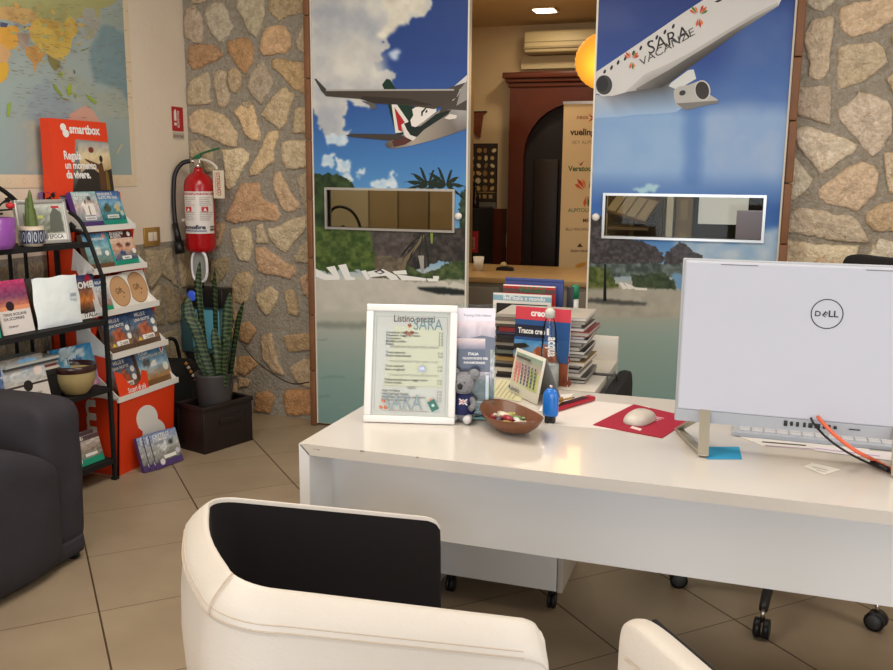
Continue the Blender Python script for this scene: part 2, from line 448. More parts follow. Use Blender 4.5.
def cell_stones(u0, u1, v0, v1, size, rng, skip=None):
    """irregular polygons filling a rectangle (jittered brick-like lattice, shrunk for the joints)"""
    out = []; rows = max(1, round((v1-v0)/size)); hgt = (v1-v0)/rows
    nodes = {}
    cols = max(1, round((u1-u0)/(size*1.25))); wd = (u1-u0)/cols
    def nd(i, j):
        if (i, j) not in nodes:
            jx = 0 if i in (0, 2*cols) else rng.uniform(-.22, .22)*wd; jy = 0 if j in (0, rows) else rng.uniform(-.24, .24)*hgt
            nodes[(i, j)] = (u0+i*wd/2+jx*.6, v0+j*hgt+jy)
        return nodes[(i, j)]
    for j in range(rows):
        i = -(j % 2)
        while i < 2*cols:
            a = max(i, 0); b = min(i+2, 2*cols)
            if b > a:
                lo = [nd(k, j) for k in range(a, b+1)]; hi = [nd(k, j+1) for k in range(b, a-1, -1)]
                P = lo+hi; cx = sum(p[0] for p in P)/len(P); cy = sum(p[1] for p in P)/len(P)
                if not skip or not skip(cx, cy):
                    Q = []
                    for p in P:
                        L = math.dist(p, (cx, cy)); k = max(.55, 1-.022/L)*rng.uniform(.9, 1.0); Q.append((cx+(p[0]-cx)*k, cy+(p[1]-cy)*k))
                    out.append(Q)
            i += 2
    return out
SA = lambda pts, oy: sc_(pts, 180, oy, 6.379)
SD = lambda pts: sc_(pts, 160, 300, 5.58)
SR = lambda pts, oy: sc_(pts, 773, oy, 7.44)
TAN, ORA, PAL, BRN = (198, 178, 146), (198, 164, 122), (208, 196, 172), (180, 152, 118)
left_stones = [
 (SA([(75,0),(170,0),(135,20),(85,28)],0),TAN),(SA([(45,50),(100,35),(140,90),(155,180),(150,270),(110,285),(35,235),(25,140)],0),(190,172,150)),
 (SA([(225,5),(275,20),(310,70),(320,130),(345,170),(300,240),(260,275),(220,230),(175,150),(158,95),(180,40)],0),PAL),
 (SA([(365,-10),(535,-10),(545,80),(520,170),(490,245),(450,215),(410,130),(370,60)],0),(200,188,158)),
 (SA([(580,-10),(795,-10),(798,80),(700,105),(635,135),(590,100),(565,50)],0),(190,168,130)),
 (SA([(545,180),(600,165),(660,160),(700,210),(715,290),(690,335),(600,350),(540,362),(515,320),(520,240)],0),ORA),
 (SA([(815,100),(770,200),(740,280),(770,330),(815,355)],0),TAN),
 (SA([(60,290),(150,280),(225,290),(285,355),(220,395),(150,425),(80,445),(50,400)],0),(188,150,108)),
 (SA([(310,265),(380,240),(430,235),(475,300),(465,400),(420,475),(380,440),(340,380),(310,320)],0),(196,154,104)),
 (SA([(585,380),(640,368),(730,395),(815,400),(815,605),(740,580),(690,530),(640,470),(590,425)],0),(202,172,124)),
 (SA([(525,375),(560,440),(600,520),(570,590),(520,668),(480,630),(430,560),(450,480)],0),(190,174,150)),
 (SA([(215,475),(260,440),(300,450),(300,540),(330,640),(290,695),(255,685),(235,600),(215,540)],0),(204,186,156)),
 (SA([(320,440),(360,430),(395,470),(395,540),(360,600),(330,590),(310,520)],0),(180,158,124)),
 (SA([(60,520),(120,480),(180,455),(195,500),(190,640),(150,672),(60,672),(45,600)],0),(182,166,138)),
 (SA([(665,550),(735,600),(705,698),(680,788),(640,828),(600,798),(530,748),(520,733),(580,640),(620,590)],0),(206,184,146)),
 (SA([(400,650),(450,645),(470,668),(440,690),(400,680)],0),TAN),
 (SA([(50,110),(90,65),(170,55),(240,80),(300,110),(340,170),(370,215),(360,300),(300,295),(240,260),(150,225),(80,205),(50,160)],100),(204,182,144)),
 (SA([(60,5),(130,-2),(220,0),(180,28),(70,38)],100),TAN),
 (SA([(345,70),(410,10),(460,15),(480,60),(490,130),(520,220),(515,260),(470,265),(425,225),(400,160),(370,110)],100),(210,182,138)),
 (SA([(735,70),(760,50),(815,45),(815,215),(720,210),(730,130)],100),(204,184,146)),
 (SA([(650,270),(720,255),(815,255),(820,430),(740,440),(680,440),(650,380)],100),(204,186,152)),
 (SA([(570,200),(625,195),(630,240),(600,330),(605,390),(540,440),(500,478),(450,485),(445,450),(500,350),(540,260)],100),(204,180,138)),
 (SA([(270,310),(320,315),(395,305),(440,345),(440,390),(400,450),(340,560),(300,575),(290,480),(285,400)],100),(212,194,158)),
 (SA([(70,260),(130,250),(190,300),(215,340),(225,460),(180,470),(140,380),(60,360)],100),(180,164,134)),
 (SA([(390,530),(505,525),(520,620),(560,650),(620,668),(640,728),(615,773),(480,768),(350,788),(290,768),(290,738),(330,678),(360,600)],100),(202,164,122)),
 (SA([(600,480),(640,450),(680,530),(710,590),(760,650),(770,690),(700,722),(660,700),(620,620),(595,550)],100),(200,172,136)),
 (SA([(755,490),(790,470),(818,460),(822,720),(800,700),(770,600)],100),(190,174,146)),
 (SA([(325,185),(425,168),(460,210),(470,290),(440,395),(385,390),(350,320),(330,240)],200),(204,186,148)),
 (SA([(490,150),(530,150),(550,210),(565,275),(495,280)],200),(198,180,146)),
 (SA([(560,190),(640,160),(720,120),(815,95),(820,170),(740,260),(680,335),(640,320),(590,270),(565,230)],200),(206,188,154)),
 (SA([(828,250),(770,300),(720,370),(750,400),(832,400)],200),(188,170,138)),
 (SA([(480,305),(530,300),(600,340),(680,400),(740,430),(745,460),(710,505),(620,480),(540,475),(500,450),(490,380)],200),(198,164,126)),
 (SA([(235,140),(290,140),(285,200),(255,300),(225,310)],200),(180,150,112)),
 (SA([(200,380),(260,370),(320,365),(310,440),(280,500),(240,540),(200,520)],200),(168,150,112)),
 (SA([(330,530),(370,465),(430,455),(475,500),(450,570),(440,640),(400,669),(340,640)],200),(182,160,122)),
 (SA([(485,600),(580,550),(630,590),(620,650),(590,700),(560,740),(520,700),(490,650)],200),(196,176,138)),
 (SA([(820,470),(770,490),(790,600),(835,640)],200),(180,150,116)),
 (SA([(670,580),(720,570),(750,640),(760,740),(700,730)],200),(180,156,118)),
 (SD([(440,130),(500,115),(540,170),(500,240),(450,230)]),(178,142,98)),(SD([(560,200),(620,180),(640,260),(660,350),(700,420),(640,410),(570,330)]),(186,160,124)),
 (SD([(690,200),(780,185),(848,185),(848,280),(720,290),(690,240)]),(180,152,110)),(SD([(730,370),(800,330),(848,325),(848,490),(790,480),(740,420)]),(186,162,126)),
 (SD([(440,310),(520,320),(550,360),(480,420),(430,400)]),(184,146,98)),(SD([(700,500),(800,495),(848,500),(848,645),(710,645),(690,560)]),(190,142,90)),
 (SD([(535,520),(600,500),(640,540),(620,640),(530,645)]),(190,146,96)),(SD([(440,430),(500,440),(500,480),(440,490)]),BRN)]
right_stones = [
 (SR([(235,-20),(455,-20),(455,0),(440,40),(370,85),(300,75),(245,35)],0),PAL),(SR([(275,150),(460,110),(455,200),(430,330),(415,520),(365,600),(260,585),(265,530),(275,480),(230,330),(235,240),(270,180)],0),(202,184,158)),
 (SR([(500,60),(600,15),(720,5),(860,-30),(930,-30),(930,140),(760,230),(590,285),(550,265),(495,190),(490,120)],0),(210,186,154)),
 (SR([(480,345),(600,320),(790,312),(820,350),(855,470),(700,590),(640,625),(480,669),(470,560),(480,480)],0),(210,192,162)),
 (SR([(930,220),(880,260),(893,350),(930,360)],0),TAN),(SR([(835,580),(893,540),(940,530),(940,700),(893,700),(870,640)],0),TAN),
 (SR([(190,-25),(430,-35),(430,130),(430,265),(350,245),(180,195),(160,100)],90),(204,186,164)),
 (SR([(470,160),(570,90),(640,10),(720,30),(850,80),(893,150),(890,300),(830,420),(740,500),(640,400),(560,300),(480,200)],90),(206,190,170)),
 (SR([(170,290),(250,270),(320,290),(420,320),(530,355),(635,410),(610,460),(520,515),(420,590),(345,635),(320,590),(250,500),(190,430),(160,340)],90),(206,192,170)),
 (SR([(140,485),(200,545),(300,665),(260,730),(160,820),(90,820),(100,640)],90),(200,190,170)),
 (SR([(825,465),(930,465),(930,780),(860,770),(835,640)],90),(204,186,158)),
 (SR([(430,665),(520,600),(600,550),(660,530),(750,560),(790,620),(780,680),(770,760),(700,840),(620,910),(520,870),(400,850),(335,800),(340,740)],90),(210,186,156)),
 (SR([(120,250),(150,215),(220,210),(360,225),(480,255),(600,270),(650,320),(690,400),(720,460),(690,470),(480,455),(300,420),(75,385),(75,290)],180),(206,190,166)),
 (SR([(930,155),(800,180),(690,250),(690,310),(740,375),(930,390)],180),(206,180,142)),
 (SR([(55,430),(180,455),(250,460),(315,505),(270,580),(200,630),(45,645)],180),(200,184,156)),
 (SR([(305,600),(350,500),(430,475),(500,500),(600,570),(700,640),(700,720),(300,720)],180),(198,174,142)),
 (SR([(700,570),(800,430),(893,460),(940,560),(940,700),(760,700),(740,620)],180),(204,194,176))]
rng = random.Random(3)
S = Stones(); MORT = (164, 156, 144)
S.box((XL, YB, 0), (-2.24, YB+.15, ZC), MORT); S.box((.17, YB, 0), (XR, YB+.15, ZC), MORT); S.box((-2.24, YB, 2.5), (.17, YB+.15, ZC), MORT)
to3 = lambda u, v, o: (u, YB-o, v)
def put_traced(lst):
    for pts, col in lst:
        q = [(p[0], p[2]) for p in (at_y(x, y, YB) for x, y in pts)]
        q = [(min(max(u, XL+.01), XR-.01), max(v, .01)) for u, v in q]
        S.stone(q, (col[0], col[1]*.97+col[0]*.03, col[2]*.88+col[0]*.12), to3, rng)
put_traced(left_stones); put_traced(right_stones)
for q in cell_stones(XL+.01, -2.74, .01, .72, .2, rng) + cell_stones(XL+.01, -2.26, 2.34, ZC-.01, .22, rng) + \
         cell_stones(.2, XR-.02, .01, 1.10, .24, rng) + cell_stones(.645, XR-.02, 1.12, ZC-.01, .24, rng) + cell_stones(.2, .7, 2.32, ZC-.01, .24, rng) + cell_stones(-2.2, .15, 2.53, ZC-.01, .25, rng):
    S.stone(q, rng.choice([TAN, PAL, ORA, BRN, (190, 172, 150)] if q[0][0] < 0 else [TAN, PAL, (206, 192, 170), (210, 190, 158)]), to3, rng)
M_stone = attr_mat('masonry', .85, noise=.32, nscale=42, bump=1.0, bscale=80, spec=.25)
structure(S.build('wall_back', M_stone))
S = Stones()
to3x = lambda u, v, o: (XL+o, u, v)
S.box((XL-.12, YF, 0), (XL, YB, 1.0), MORT)
for q in cell_stones(YF+.01, YB-.01, .01, .99, .24, rng): S.stone(q, rng.choice([(170, 152, 124), (160, 138, 106), (176, 162, 138)]), to3x, rng, .012)
structure(S.build('trim_1', M_stone))
structure(MB().box((XL-.12, YF, 1.0), (XL, YB, ZC)).build('wall_left', M_plaster))
structure(MB().box((XL-.12, YF-.1, 0), (-1.6, YF, ZC)).box((2.0, YF-.1, 0), (XR+.1, YF, ZC)).box((-1.6, YF-.1, 0), (2.0, YF, .12)).box((-1.6, YF-.1, 2.45), (2.0, YF, ZC)).build('wall_front', M_plaster))
structure(MB().box((XR, YF, 0), (XR+.1, -.5, ZC)).box((XR, 1.7, 0), (XR+.1, YBB, ZC)).box((XR, -.5, 0), (XR+.1, 1.7, .7)).box((XR, -.5, 2.5), (XR+.1, 1.7, ZC)).build('wall_right', M_plaster))
M_alu = mat('window_frame_paint', (230, 230, 225), .4)
wf = MB()
for x in (-1.6, -.4, .8, 1.95): wf.box((x, YF-.08, .12), (x+.05, YF-.03, 2.45))
wf.box((-1.6, YF-.08, .12), (2.0, YF-.03, .17)).box((-1.6, YF-.08, 2.4), (2.0, YF-.03, 2.45)); structure(wf.build('window_1', M_alu))
wf = MB()
for y in (-.5, .6, 1.65): wf.box((XR+.03, y, .7), (XR+.08, y+.05, 2.5))
wf.box((XR+.03, -.5, .7), (XR+.08, 1.7, .75)).box((XR+.03, -.5, 2.45), (XR+.08, 1.7, 2.5)); structure(wf.build('window_2', M_alu))

# wooden posts either side of the opening
M_post = mat('post_wood', (122, 80, 50), .55, noise=.3, nscale=12, bump=.3, bscale=25)
pb = MB()
for z0 in np.arange(0, 2.5, .31): pb.box((-2.232, 4.262, z0+.002), (-2.202, 4.379, z0+.308), bev=.003)
structure(pb.build('trim_2', M_post))
pb = MB()
for k, z0 in enumerate(np.arange(0, 2.5, .27)): pb.box((.134+.002*(k % 3), 4.262-.003*(k % 2), z0+.002), (.168+.002*(k % 2), 4.379, z0+.268), bev=.004)
structure(pb.build('trim_3', M_post))

# ------------------------------------------------------------------ the two sliding panels with their murals
YP = 4.285
M_edge = mat('panel_edge_white', (222, 218, 205), .4)
M_tan = mat('panel_edge_tan', (176, 142, 92), .5)
M_steel = mat('brushed_steel', (200, 200, 198), .3, metal=.9)
def panel(label, x0, x1, ztop, win, knob, paint_fn, name='sliding_panel'):
    t = thing(name, label, 'sliding door', (x0, YP, .012), group=None)
    W = x1-x0; H = ztop; a0, a1, b0, b1 = win            # window in world x, z
    wx0, wx1, wz0, wz1 = a0-x0, a1-x0, b0-.012, b1-.012
    b = MB()
    for lo, hi in (((0, 0), (wx0, H)), ((wx1, 0), (W, H)), ((wx0, 0), (wx1, wz0)), ((wx0, wz1), (wx1, H))): b.box((lo[0], .0, lo[1]), (hi[0], .035, hi[1]))
    b.build('board', M_tan, t)
    e = MB().box((-.004, -.004, 0), (.004, .036, H)).box((W-.004, -.004, 0), (W+.004, .036, H)); e.build('edge_strip', M_edge, t)
    f = MB(); q = .012
    f.box((wx0-q, -.012, wz0-q), (wx0, .045, wz1+q)).box((wx1, -.012, wz0-q), (wx1+q, .045, wz1+q)).box((wx0, -.012, wz0-q), (wx1, .045, wz0)).box((wx0, -.012, wz1), (wx1, .045, wz1+q))
    fr = f.build('window_frame', M_steel, t)
    MB().box((wx0, .012, wz0), (wx1, .018, wz1)).build('pane', glass_mat('pane_glass', (226, 230, 224), .01, 0, 1.22), t)
    kx, kz = knob; k = MB(); k.lathe([(0, -.030), (.013, -.030), (.018, -.022), (.018, -.012), (.010, -.006), (.010, 0)], 20, 0, Matrix.Translation((kx-x0, 0, kz-.012)) @ Matrix.Rotation(math.radians(-90), 4, 'X') @ Matrix.Scale(-1, 4, (0, 0, 1)) @ Matrix.Rotation(math.pi, 4, 'X'))
    k.build('knob', mat('knob_white', (225, 222, 215), .3), t)
    def mp(x, y):
        p = at_y(x, y, YP); return (min(max(p[0]-x0, .005), W-.005), min(max(p[2]-.012, .002), H))
    art = Art(mp, .00008); paint_fn(art)
    # leave the window opening free
    art2 = Art(None, .00008); art2.v, art2.f, art2.c, art2.layer = art.v, art.f, art.c, art.layer
    keepf = []; keepc = []
    for fc, cc in zip(art2.f, art2.c):
        cx = sum(art2.v[i][0] for i in fc)/len(fc); cz = sum(art2.v[i][2] for i in fc)/len(fc)
        if wx0-.004 < cx < wx1+.004 and wz0-.004 < cz < wz1+.004: continue
        keepf.append(fc); keepc.append(cc)
    art2.f, art2.c = keepf, keepc
    o = art2.build('mural', mural_mat(), t); o.location = (0, -.0005, 0)
    return t
K6 = lambda pts: sc_(pts, 300, 0, 4.467)
K7 = lambda pts: sc_(pts, 300, 140, 3.722)
K4 = lambda pts: sc_(pts, 385, 70, 8.378)
def mural_left(a):
    p = Paint(300, -60, 480, 470, .8)
    p.vgrad([(-60, (38, 62, 122)), (60, (44, 72, 138)), (110, (52, 92, 158)), (160, (70, 124, 186)), (200, (92, 150, 200)), (260, (120, 165, 200)), (280, (206, 202, 190)), (300, (196, 192, 180)), (318, (184, 184, 172)), (345, (160, 174, 166)), (380, (136, 164, 158)), (440, (118, 152, 148))])
    cl = K6([(-200,-300),(600,-300),(580,20),(560,70),(500,60),(470,110),(430,80),(400,170),(380,190),(370,250),(340,260),(350,290),(400,320),(410,380),(330,440),(300,470),(200,440),(190,520),(240,590),(200,620),(160,650),(110,620),(90,560),(60,480),(-100,560)])
    p.layer(cl, (172, 176, 184), (218, 216, 208), soft=1.4, rough=10, rs=12, ts=26)
    p.layer(K6([(370,-50),(600,-60),(570,20),(555,65),(500,55),(465,105),(420,150),(380,180),(340,170),(400,80)]), (236, 232, 216), (212, 206, 192), soft=2, rough=6, rs=8, ts=12)
    p.layer(K6([(170,200),(240,140),(330,230),(400,330),(300,400),(210,400),(110,330),(130,250)]), (226, 222, 212), (192, 190, 188), soft=5, rough=10, rs=14, ts=18, op=.8)
    p.layer(K6([(395,240),(440,215),(440,265),(410,260)]), (190, 205, 225), soft=2, rough=4, rs=4)
    for q in ([(90,50),(130,50),(120,110),(85,90)],[(135,70),(190,80),(190,125),(140,115)],[(270,150),(360,140),(370,178),(265,180)],[(210,110),(240,110),(235,135),(212,130)],[(335,118),(355,118),(352,150),(336,150)],[(90,-20),(180,-20),(170,20),(100,25)],[(150,120),(190,125),(195,165),(160,160)]):
        p.layer(K7(q), (215, 225, 232), (180, 205, 225), soft=1.5, rough=5, rs=5)
    p.layer(K7([(-20,150),(60,125),(120,128),(175,140),(215,190),(215,330),(-20,345)]), (34, 48, 30), (62, 84, 48), soft=.6, rough=4, rs=5, ts=6)
    p.layer(K7([(600,190),(660,150),(660,350),(590,350),(595,240)]), (40, 56, 42), (66, 84, 60), soft=.6, rough=4, rs=4, ts=5)
    p.layer(K7([(200,325),(450,325),(440,440),(330,500),(200,480)]), (98, 90, 88), (70, 64, 62), soft=.6, rough=2, rs=6, ts=4)
    p.layer(K7([(270,430),(380,440),(380,520),(270,515)]), (120, 108, 92), (84, 76, 64), soft=.6, rough=2, ts=4)
    p.layer(K7([(430,330),(480,320),(660,330),(660,480),(520,450),(420,500),(380,470)]), (78, 72, 68), (46, 44, 44), soft=.6, rough=3, rs=6, ts=4)
    p.layer(K7([(-20,320),(250,330),(270,400),(288,440),(270,500),(180,490),(-20,480)]), (50, 72, 34), (96, 112, 60), soft=.6, rough=5, rs=6, ts=5)
    p.layer(K7([(370,500),(400,460),(470,500),(560,450),(660,455),(660,535),(480,530),(380,520)]), (46, 66, 40), (92, 104, 66), soft=.6, rough=4, rs=5, ts=4)
    p.layer(K7([(-20,520),(700,520),(700,640),(-20,640)]), (206, 202, 192), (186, 182, 172), soft=1.5, rough=1.5, ts=14, op=.75)
    p.layer(K7([(432,548),(520,546),(640,562),(640,580),(520,574),(450,560)]), (40, 46, 46), soft=.8, rough=.6)
    p.layer([(290, 322), (490, 322), (490, 330), (290, 328)], (120, 126, 118), soft=2, rough=2, op=.6)
    rr = random.Random(5)
    for k in range(26):
        x = rr.uniform(315, 460); y = rr.uniform(335, 425); l = rr.uniform(8, 26)
        p.layer([(x, y), (x+l, y-.8), (x+l*1.1, y+.8), (x, y+1.2)], (150, 168, 160) if k % 2 else (92, 118, 112), soft=.8, rough=1, op=.35, seed=k)
    p.put(a)
    def frond(x, y, dx, dy, w_, col, droop=6):
        up = []; dn = []
        for i in range(7):
            t = i/6; px = x+dx*t; py = y+dy*t+droop*t*t; k = w_*(1-t)*(.5+t*1.5)
            up.append((px, py-k)); dn.append((px+(1 if dx > 0 else -1)*1.5, py+k+1.2*math.sin(i*2.3)))
        a.poly(up+dn[::-1], col)
    G = (30, 44, 34)
    for cx, cy in ((428, 186), (446, 186)):
        for dx, dy in ((-30, 0), (-26, -8), (-18, -15), (-8, -20), (6, -18), (14, -12), (22, -4), (20, 6), (-20, 8)): frond(cx, cy, dx*.9, dy*1.25, 3.0, G)
    a.poly(K7([(455,350),(470,350),(430,410),(400,450),(385,500),(370,490),(390,440),(425,400)]), (120, 106, 84))
    for dx, dy in ((-14, 18), (-6, 26), (4, 24), (-22, 14)): frond(424, 234, dx, dy, 1.6, (36, 44, 36), 8)
    a.poly(K7([(485,345),(496,345),(494,385),(488,385)]), (130, 150, 70))
    a.poly(K7([(440,430),(462,430),(462,490),(452,492),(446,460)]), (160, 156, 150))
    Wt = (236, 236, 232)
    for q in ([(52,478),(100,500),(148,508),(148,520),(95,522),(52,508)],[(98,474),(130,468),(150,512),(135,516)],[(142,466),(172,461),(190,508),(205,512),(205,522),(170,522),(160,500)],[(228,488),(245,484),(262,516),(250,522)],[(250,490),(310,480),(360,505),(370,520),(340,522),(320,505),(262,510)],[(360,500),(400,505),(470,515),(470,524),(380,522)],[(470,515),(515,516),(515,526),(480,526)],[(495,506),(518,506),(518,518),(498,518)],[(345,488),(395,484),(400,500),(355,500)]): a.poly(K7(q), Wt)
    a.poly(K7([(275,490),(300,480),(318,492),(300,500)]), (60, 60, 64)); a.poly(K7([(285,492),(298,486),(308,492),(298,497)]), (220, 220, 220))
    # the airliner
    DG = (22, 52, 42)
    a.poly(K6([(368,378),(388,352),(404,356),(432,402),(378,402)]), DG)
    a.poly(K6([(392,462),(440,462),(510,470),(520,540),(470,600),(430,600)]), DG)
    a.poly(K4([(58,290),(100,286),(200,432),(150,470),(150,520),(90,530)]), (225, 222, 215))
    a.poly(K4([(80,310),(168,438),(140,460),(148,520),(115,505)]), (176, 36, 44))
    a.grad(K6([(380,645),(398,628),(470,600),(560,540),(640,480),(690,385),(755,335),(755,575),(700,592),(600,625),(500,650),(425,664),(392,660)]), [(90,80,76),(110,100,92),(150,140,130),(160,150,140),(140,134,126),(190,190,190),(222,222,224),(120,112,106),(112,104,98),(140,130,120),(170,160,146),(120,108,98),(86,76,70)])
    a.poly(K4([(560,168),(606,160),(705,40),(705,80),(640,160),(600,250),(560,250)]), (210, 208, 206))
    a.poly(K4([(540,150),(700,100),(700,340),(540,330),(480,370),(430,420)]), (74, 68, 62))
    a.poly(K4([(640,150),(705,90),(705,250),(600,300)]), (150, 146, 142))
    a.poly(K4([(560,240),(600,165),(640,158),(615,215),(570,260)]), (190, 188, 184))
    a.poly(K4([(160,450),(215,430),(240,480),(300,470),(430,370),(560,330),(530,370),(330,500),(270,560),(215,555),(175,510)]), (26, 40, 38))
    a.poly(K4([(150,470),(165,455),(185,500),(215,545),(265,562),(240,592),(190,580),(160,540)]), (226, 220, 212))
    a.poly(K4([(215,420),(240,380),(230,330),(260,312),(345,302),(385,320),(432,325),(432,350),(330,430),(260,478),(225,470)]), (232, 226, 220))
    for q in ([(305,350),(345,310),(352,318),(320,360),(318,385),(306,388)],[(340,345),(358,330),(358,352),(344,364)]): a.poly(K4(q), (40, 44, 42))
    a.poly(K4([(500,405),(545,368),(605,380),(600,405),(540,415)]), (222, 216, 208))
    a.poly(K4([(60,600),(150,550),(230,590),(170,625),(80,645)]), (88, 50, 46))
    a.poly(K6([(205,606),(228,597),(455,600),(462,622),(400,628),(232,612)]), (66, 60, 56))
    a.poly(K6([(275,452),(330,455),(345,480),(322,492),(312,470)]), (96, 92, 90))
    a.poly(K6([(66,352),(74,352),(122,402),(160,404),(160,432),(118,430),(98,408)]), (70, 66, 64))
    a.poly(K6([(118,402),(700,398),(716,400),(700,436),(640,472),(600,488),(480,470),(330,462),(270,442),(118,430)]), (72, 64, 58))
    a.poly(K6([(118,400),(690,398),(690,405),(118,407)]), (172, 168, 162))
    a.poly(K6([(280,430),(480,440),(600,470),(480,468),(330,460),(270,442)]), (52, 46, 42))
def flower(a, cx, cy, s, k=1):
    cols = [(206, 90, 50), (190, 60, 50), (220, 130, 60), (90, 120, 60)]
    for i, (ang, l) in enumerate(((-2.55, 1), (-2.2, 1.1), (-1.9, .9), (-1.15, 1.1), (-.85, 1.15), (-.55, 1), (1.1, .9), (1.4, 1.1), (1.75, 1))):
        x, y = cx+math.cos(ang)*s*.25, cy+math.sin(ang)*s*.25
        ex, ey = cx+math.cos(ang)*s*l, cy+math.sin(ang)*s*l; nx, ny = -math.sin(ang)*s*.12, math.cos(ang)*s*.12
        mx_, my = (x+ex*2)/3, (y+ey*2)/3
        a.poly([(x, y), (mx_+nx, my+ny), (ex, ey), (mx_-nx, my-ny)], cols[(i*k) % 4])
K8 = lambda pts: sc_(pts, 580, 0, 4.06)
K9 = lambda pts: sc_(pts, 580, 140, 3.723)
KA = lambda pts: sc_(pts, 600, 0, 6.379)
def mural_right(a):
    p = Paint(575, -60, 815, 420, .9)
    p.vgrad([(-60, (32, 52, 112)), (0, (36, 58, 122)), (60, (46, 74, 142)), (100, (72, 108, 168)), (118, (128, 160, 200)), (170, (132, 164, 206)), (205, (56, 98, 166)), (240, (74, 126, 186)), (272, (130, 166, 196)), (285, (176, 174, 162)), (310, (168, 168, 156)), (335, (146, 166, 160)), (420, (122, 154, 150))])  # the paler middle band includes painted window reflection
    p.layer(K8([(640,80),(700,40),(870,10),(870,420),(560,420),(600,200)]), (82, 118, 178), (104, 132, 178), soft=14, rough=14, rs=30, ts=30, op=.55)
    p.layer(K8([(70,430),(380,420),(430,600),(420,700),(60,700)]), (150, 180, 214), (132, 166, 206), soft=8, rough=8, rs=20, ts=25, op=.5)  # pale sky patch: blurred shop-window reflection painted into the print
    p.layer(K8([(500,430),(830,425),(820,720),(520,720)]), (140, 166, 206), (170, 182, 206), soft=8, rough=8, rs=20, ts=25, op=.5)  # second painted window reflection, right half of the panel
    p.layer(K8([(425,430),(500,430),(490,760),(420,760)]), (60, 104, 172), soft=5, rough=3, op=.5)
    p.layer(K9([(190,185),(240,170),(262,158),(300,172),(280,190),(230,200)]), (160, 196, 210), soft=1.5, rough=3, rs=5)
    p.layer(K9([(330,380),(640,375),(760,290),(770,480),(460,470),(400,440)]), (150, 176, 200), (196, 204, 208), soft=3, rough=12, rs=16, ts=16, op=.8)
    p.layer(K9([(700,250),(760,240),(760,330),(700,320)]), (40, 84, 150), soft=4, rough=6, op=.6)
    p.layer(K9([(20,290),(60,285),(120,300),(160,366),(240,375),(300,410),(318,432),(300,462),(200,470),(20,468)]), (84, 78, 80), (50, 48, 50), soft=.6, rough=3, rs=4, ts=3)
    p.layer(K9([(318,425),(372,376),(430,415),(475,455),(400,462),(310,470)]), (78, 74, 76), (52, 50, 52), soft=.6, rough=2, rs=4, ts=3)
    p.layer(K9([(20,462),(390,462),(390,510),(20,510)]), (60, 70, 66), (110, 124, 120), soft=.8, rough=2, ts=5)
    p.layer(K9([(20,475),(90,470),(130,520),(150,555),(20,560)]), (56, 72, 34), (110, 118, 66), soft=.6, rough=4, ts=4)
    p.layer(K9([(190,500),(300,490),(350,520),(360,560),(200,550)]), (44, 58, 40), (72, 84, 60), soft=.6, rough=4, ts=4)
    p.layer(K9([(340,500),(385,495),(385,560),(360,555)]), (110, 150, 185), soft=1, rough=2)
    p.layer(K9([(20,552),(200,545),(400,562),(400,660),(20,660)]), (176, 172, 158), (158, 154, 142), soft=1.5, rough=1.5, ts=10, op=.8)
    p.layer(K9([(20,590),(120,592),(250,606),(240,616),(100,612),(20,604)]), (60, 62, 60), soft=1, rough=1, op=.8)
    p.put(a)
    a.poly(K9([(90,462),(97,462),(99,600),(86,600)]), (24, 26, 28))
    for q in ([(145,530),(158,530),(178,552),(160,556)],[(165,530),(190,540),(210,552),(180,556)],[(200,548),(250,552),(250,560),(205,558)]): a.poly(K9(q), (222, 220, 212))
    # fuselage
    a.poly(K8([(60,292),(250,168),(420,52),(500,0),(560,-60),(800,-60),(822,-10),(806,22),(770,45),(640,130),(560,190),(470,255),(420,290),(365,330),(330,352),(200,370),(130,392),(60,380)]), (206, 204, 202))
    def band(Up, Lo, cu, cl_):
        for i in range(len(Up)-1): a.grad(K8([Up[i], Up[i+1], Lo[i+1], Lo[i]]), [cu[i], cu[i+1], cl_[i+1], cl_[i]]); a.layer -= 1
        a.layer += 1
    G_ = lambda v: (v, v-3, v-6)
    band([(185,372),(262,302),(350,262),(430,222),(520,168),(600,120),(700,60),(802,10)], [(215,372),(310,356),(368,334),(422,291),(500,236),(562,190),(642,131),(806,24)], [G_(186)]*8, [G_(150),G_(118),G_(120),G_(126),G_(132),G_(140),G_(150),G_(180)])
    band([(225,362),(300,318),(365,282),(430,240),(520,186),(600,135),(700,76),(802,20)], [(240,370),(330,355),(368,334),(422,291),(500,236),(562,190),(642,131),(806,24)], [G_(126),G_(108),G_(100),G_(98),G_(104),G_(114),G_(140),G_(180)], [G_(70),G_(58),G_(56),G_(56),G_(60),G_(66),G_(84),G_(150)])
    band([(60,385),(130,390),(200,372),(260,362),(330,355),(366,334)], [(60,480),(150,475),(230,465),(310,462),(390,455),(425,430)], [(170,174,180),(130,130,134),(96,92,90),(84,82,80),(84,82,80),(90,88,86)], [(150,178,210)]*6)
    for x, y in ((100,292),(128,275),(155,254),(184,237),(217,215),(247,195),(278,175),(312,152),(345,130),(379,107)): a.ell(580+x/4.06, y/4.06, 1.2, 2.6, (38, 38, 42), 12, .35)
    a.poly(K8([(545,8),(560,0),(585,-8),(575,2),(560,10)]), (40, 40, 44))
    for cx, cy in ((578, 30),): pass
    a.text('SARA', (649, 54.5), (690, 37), (40, 38, 38), hs=1.0, shear=.15)
    a.text('VACANZE', (641, 66.5), (695, 34.5), (74, 70, 70), hs=.8, shear=.15)
    flower(a, 631.5, 60, 9, 1); flower(a, 698.5, 16, 11, 3)
    a.ell(604.7, 85, 9.6, 11.5, (206, 204, 202), 28); a.ell(604.2, 85, 8.2, 9.8, (62, 62, 64), 28); a.ell(602.6, 84, 5.6, 7.6, (40, 40, 42), 24)
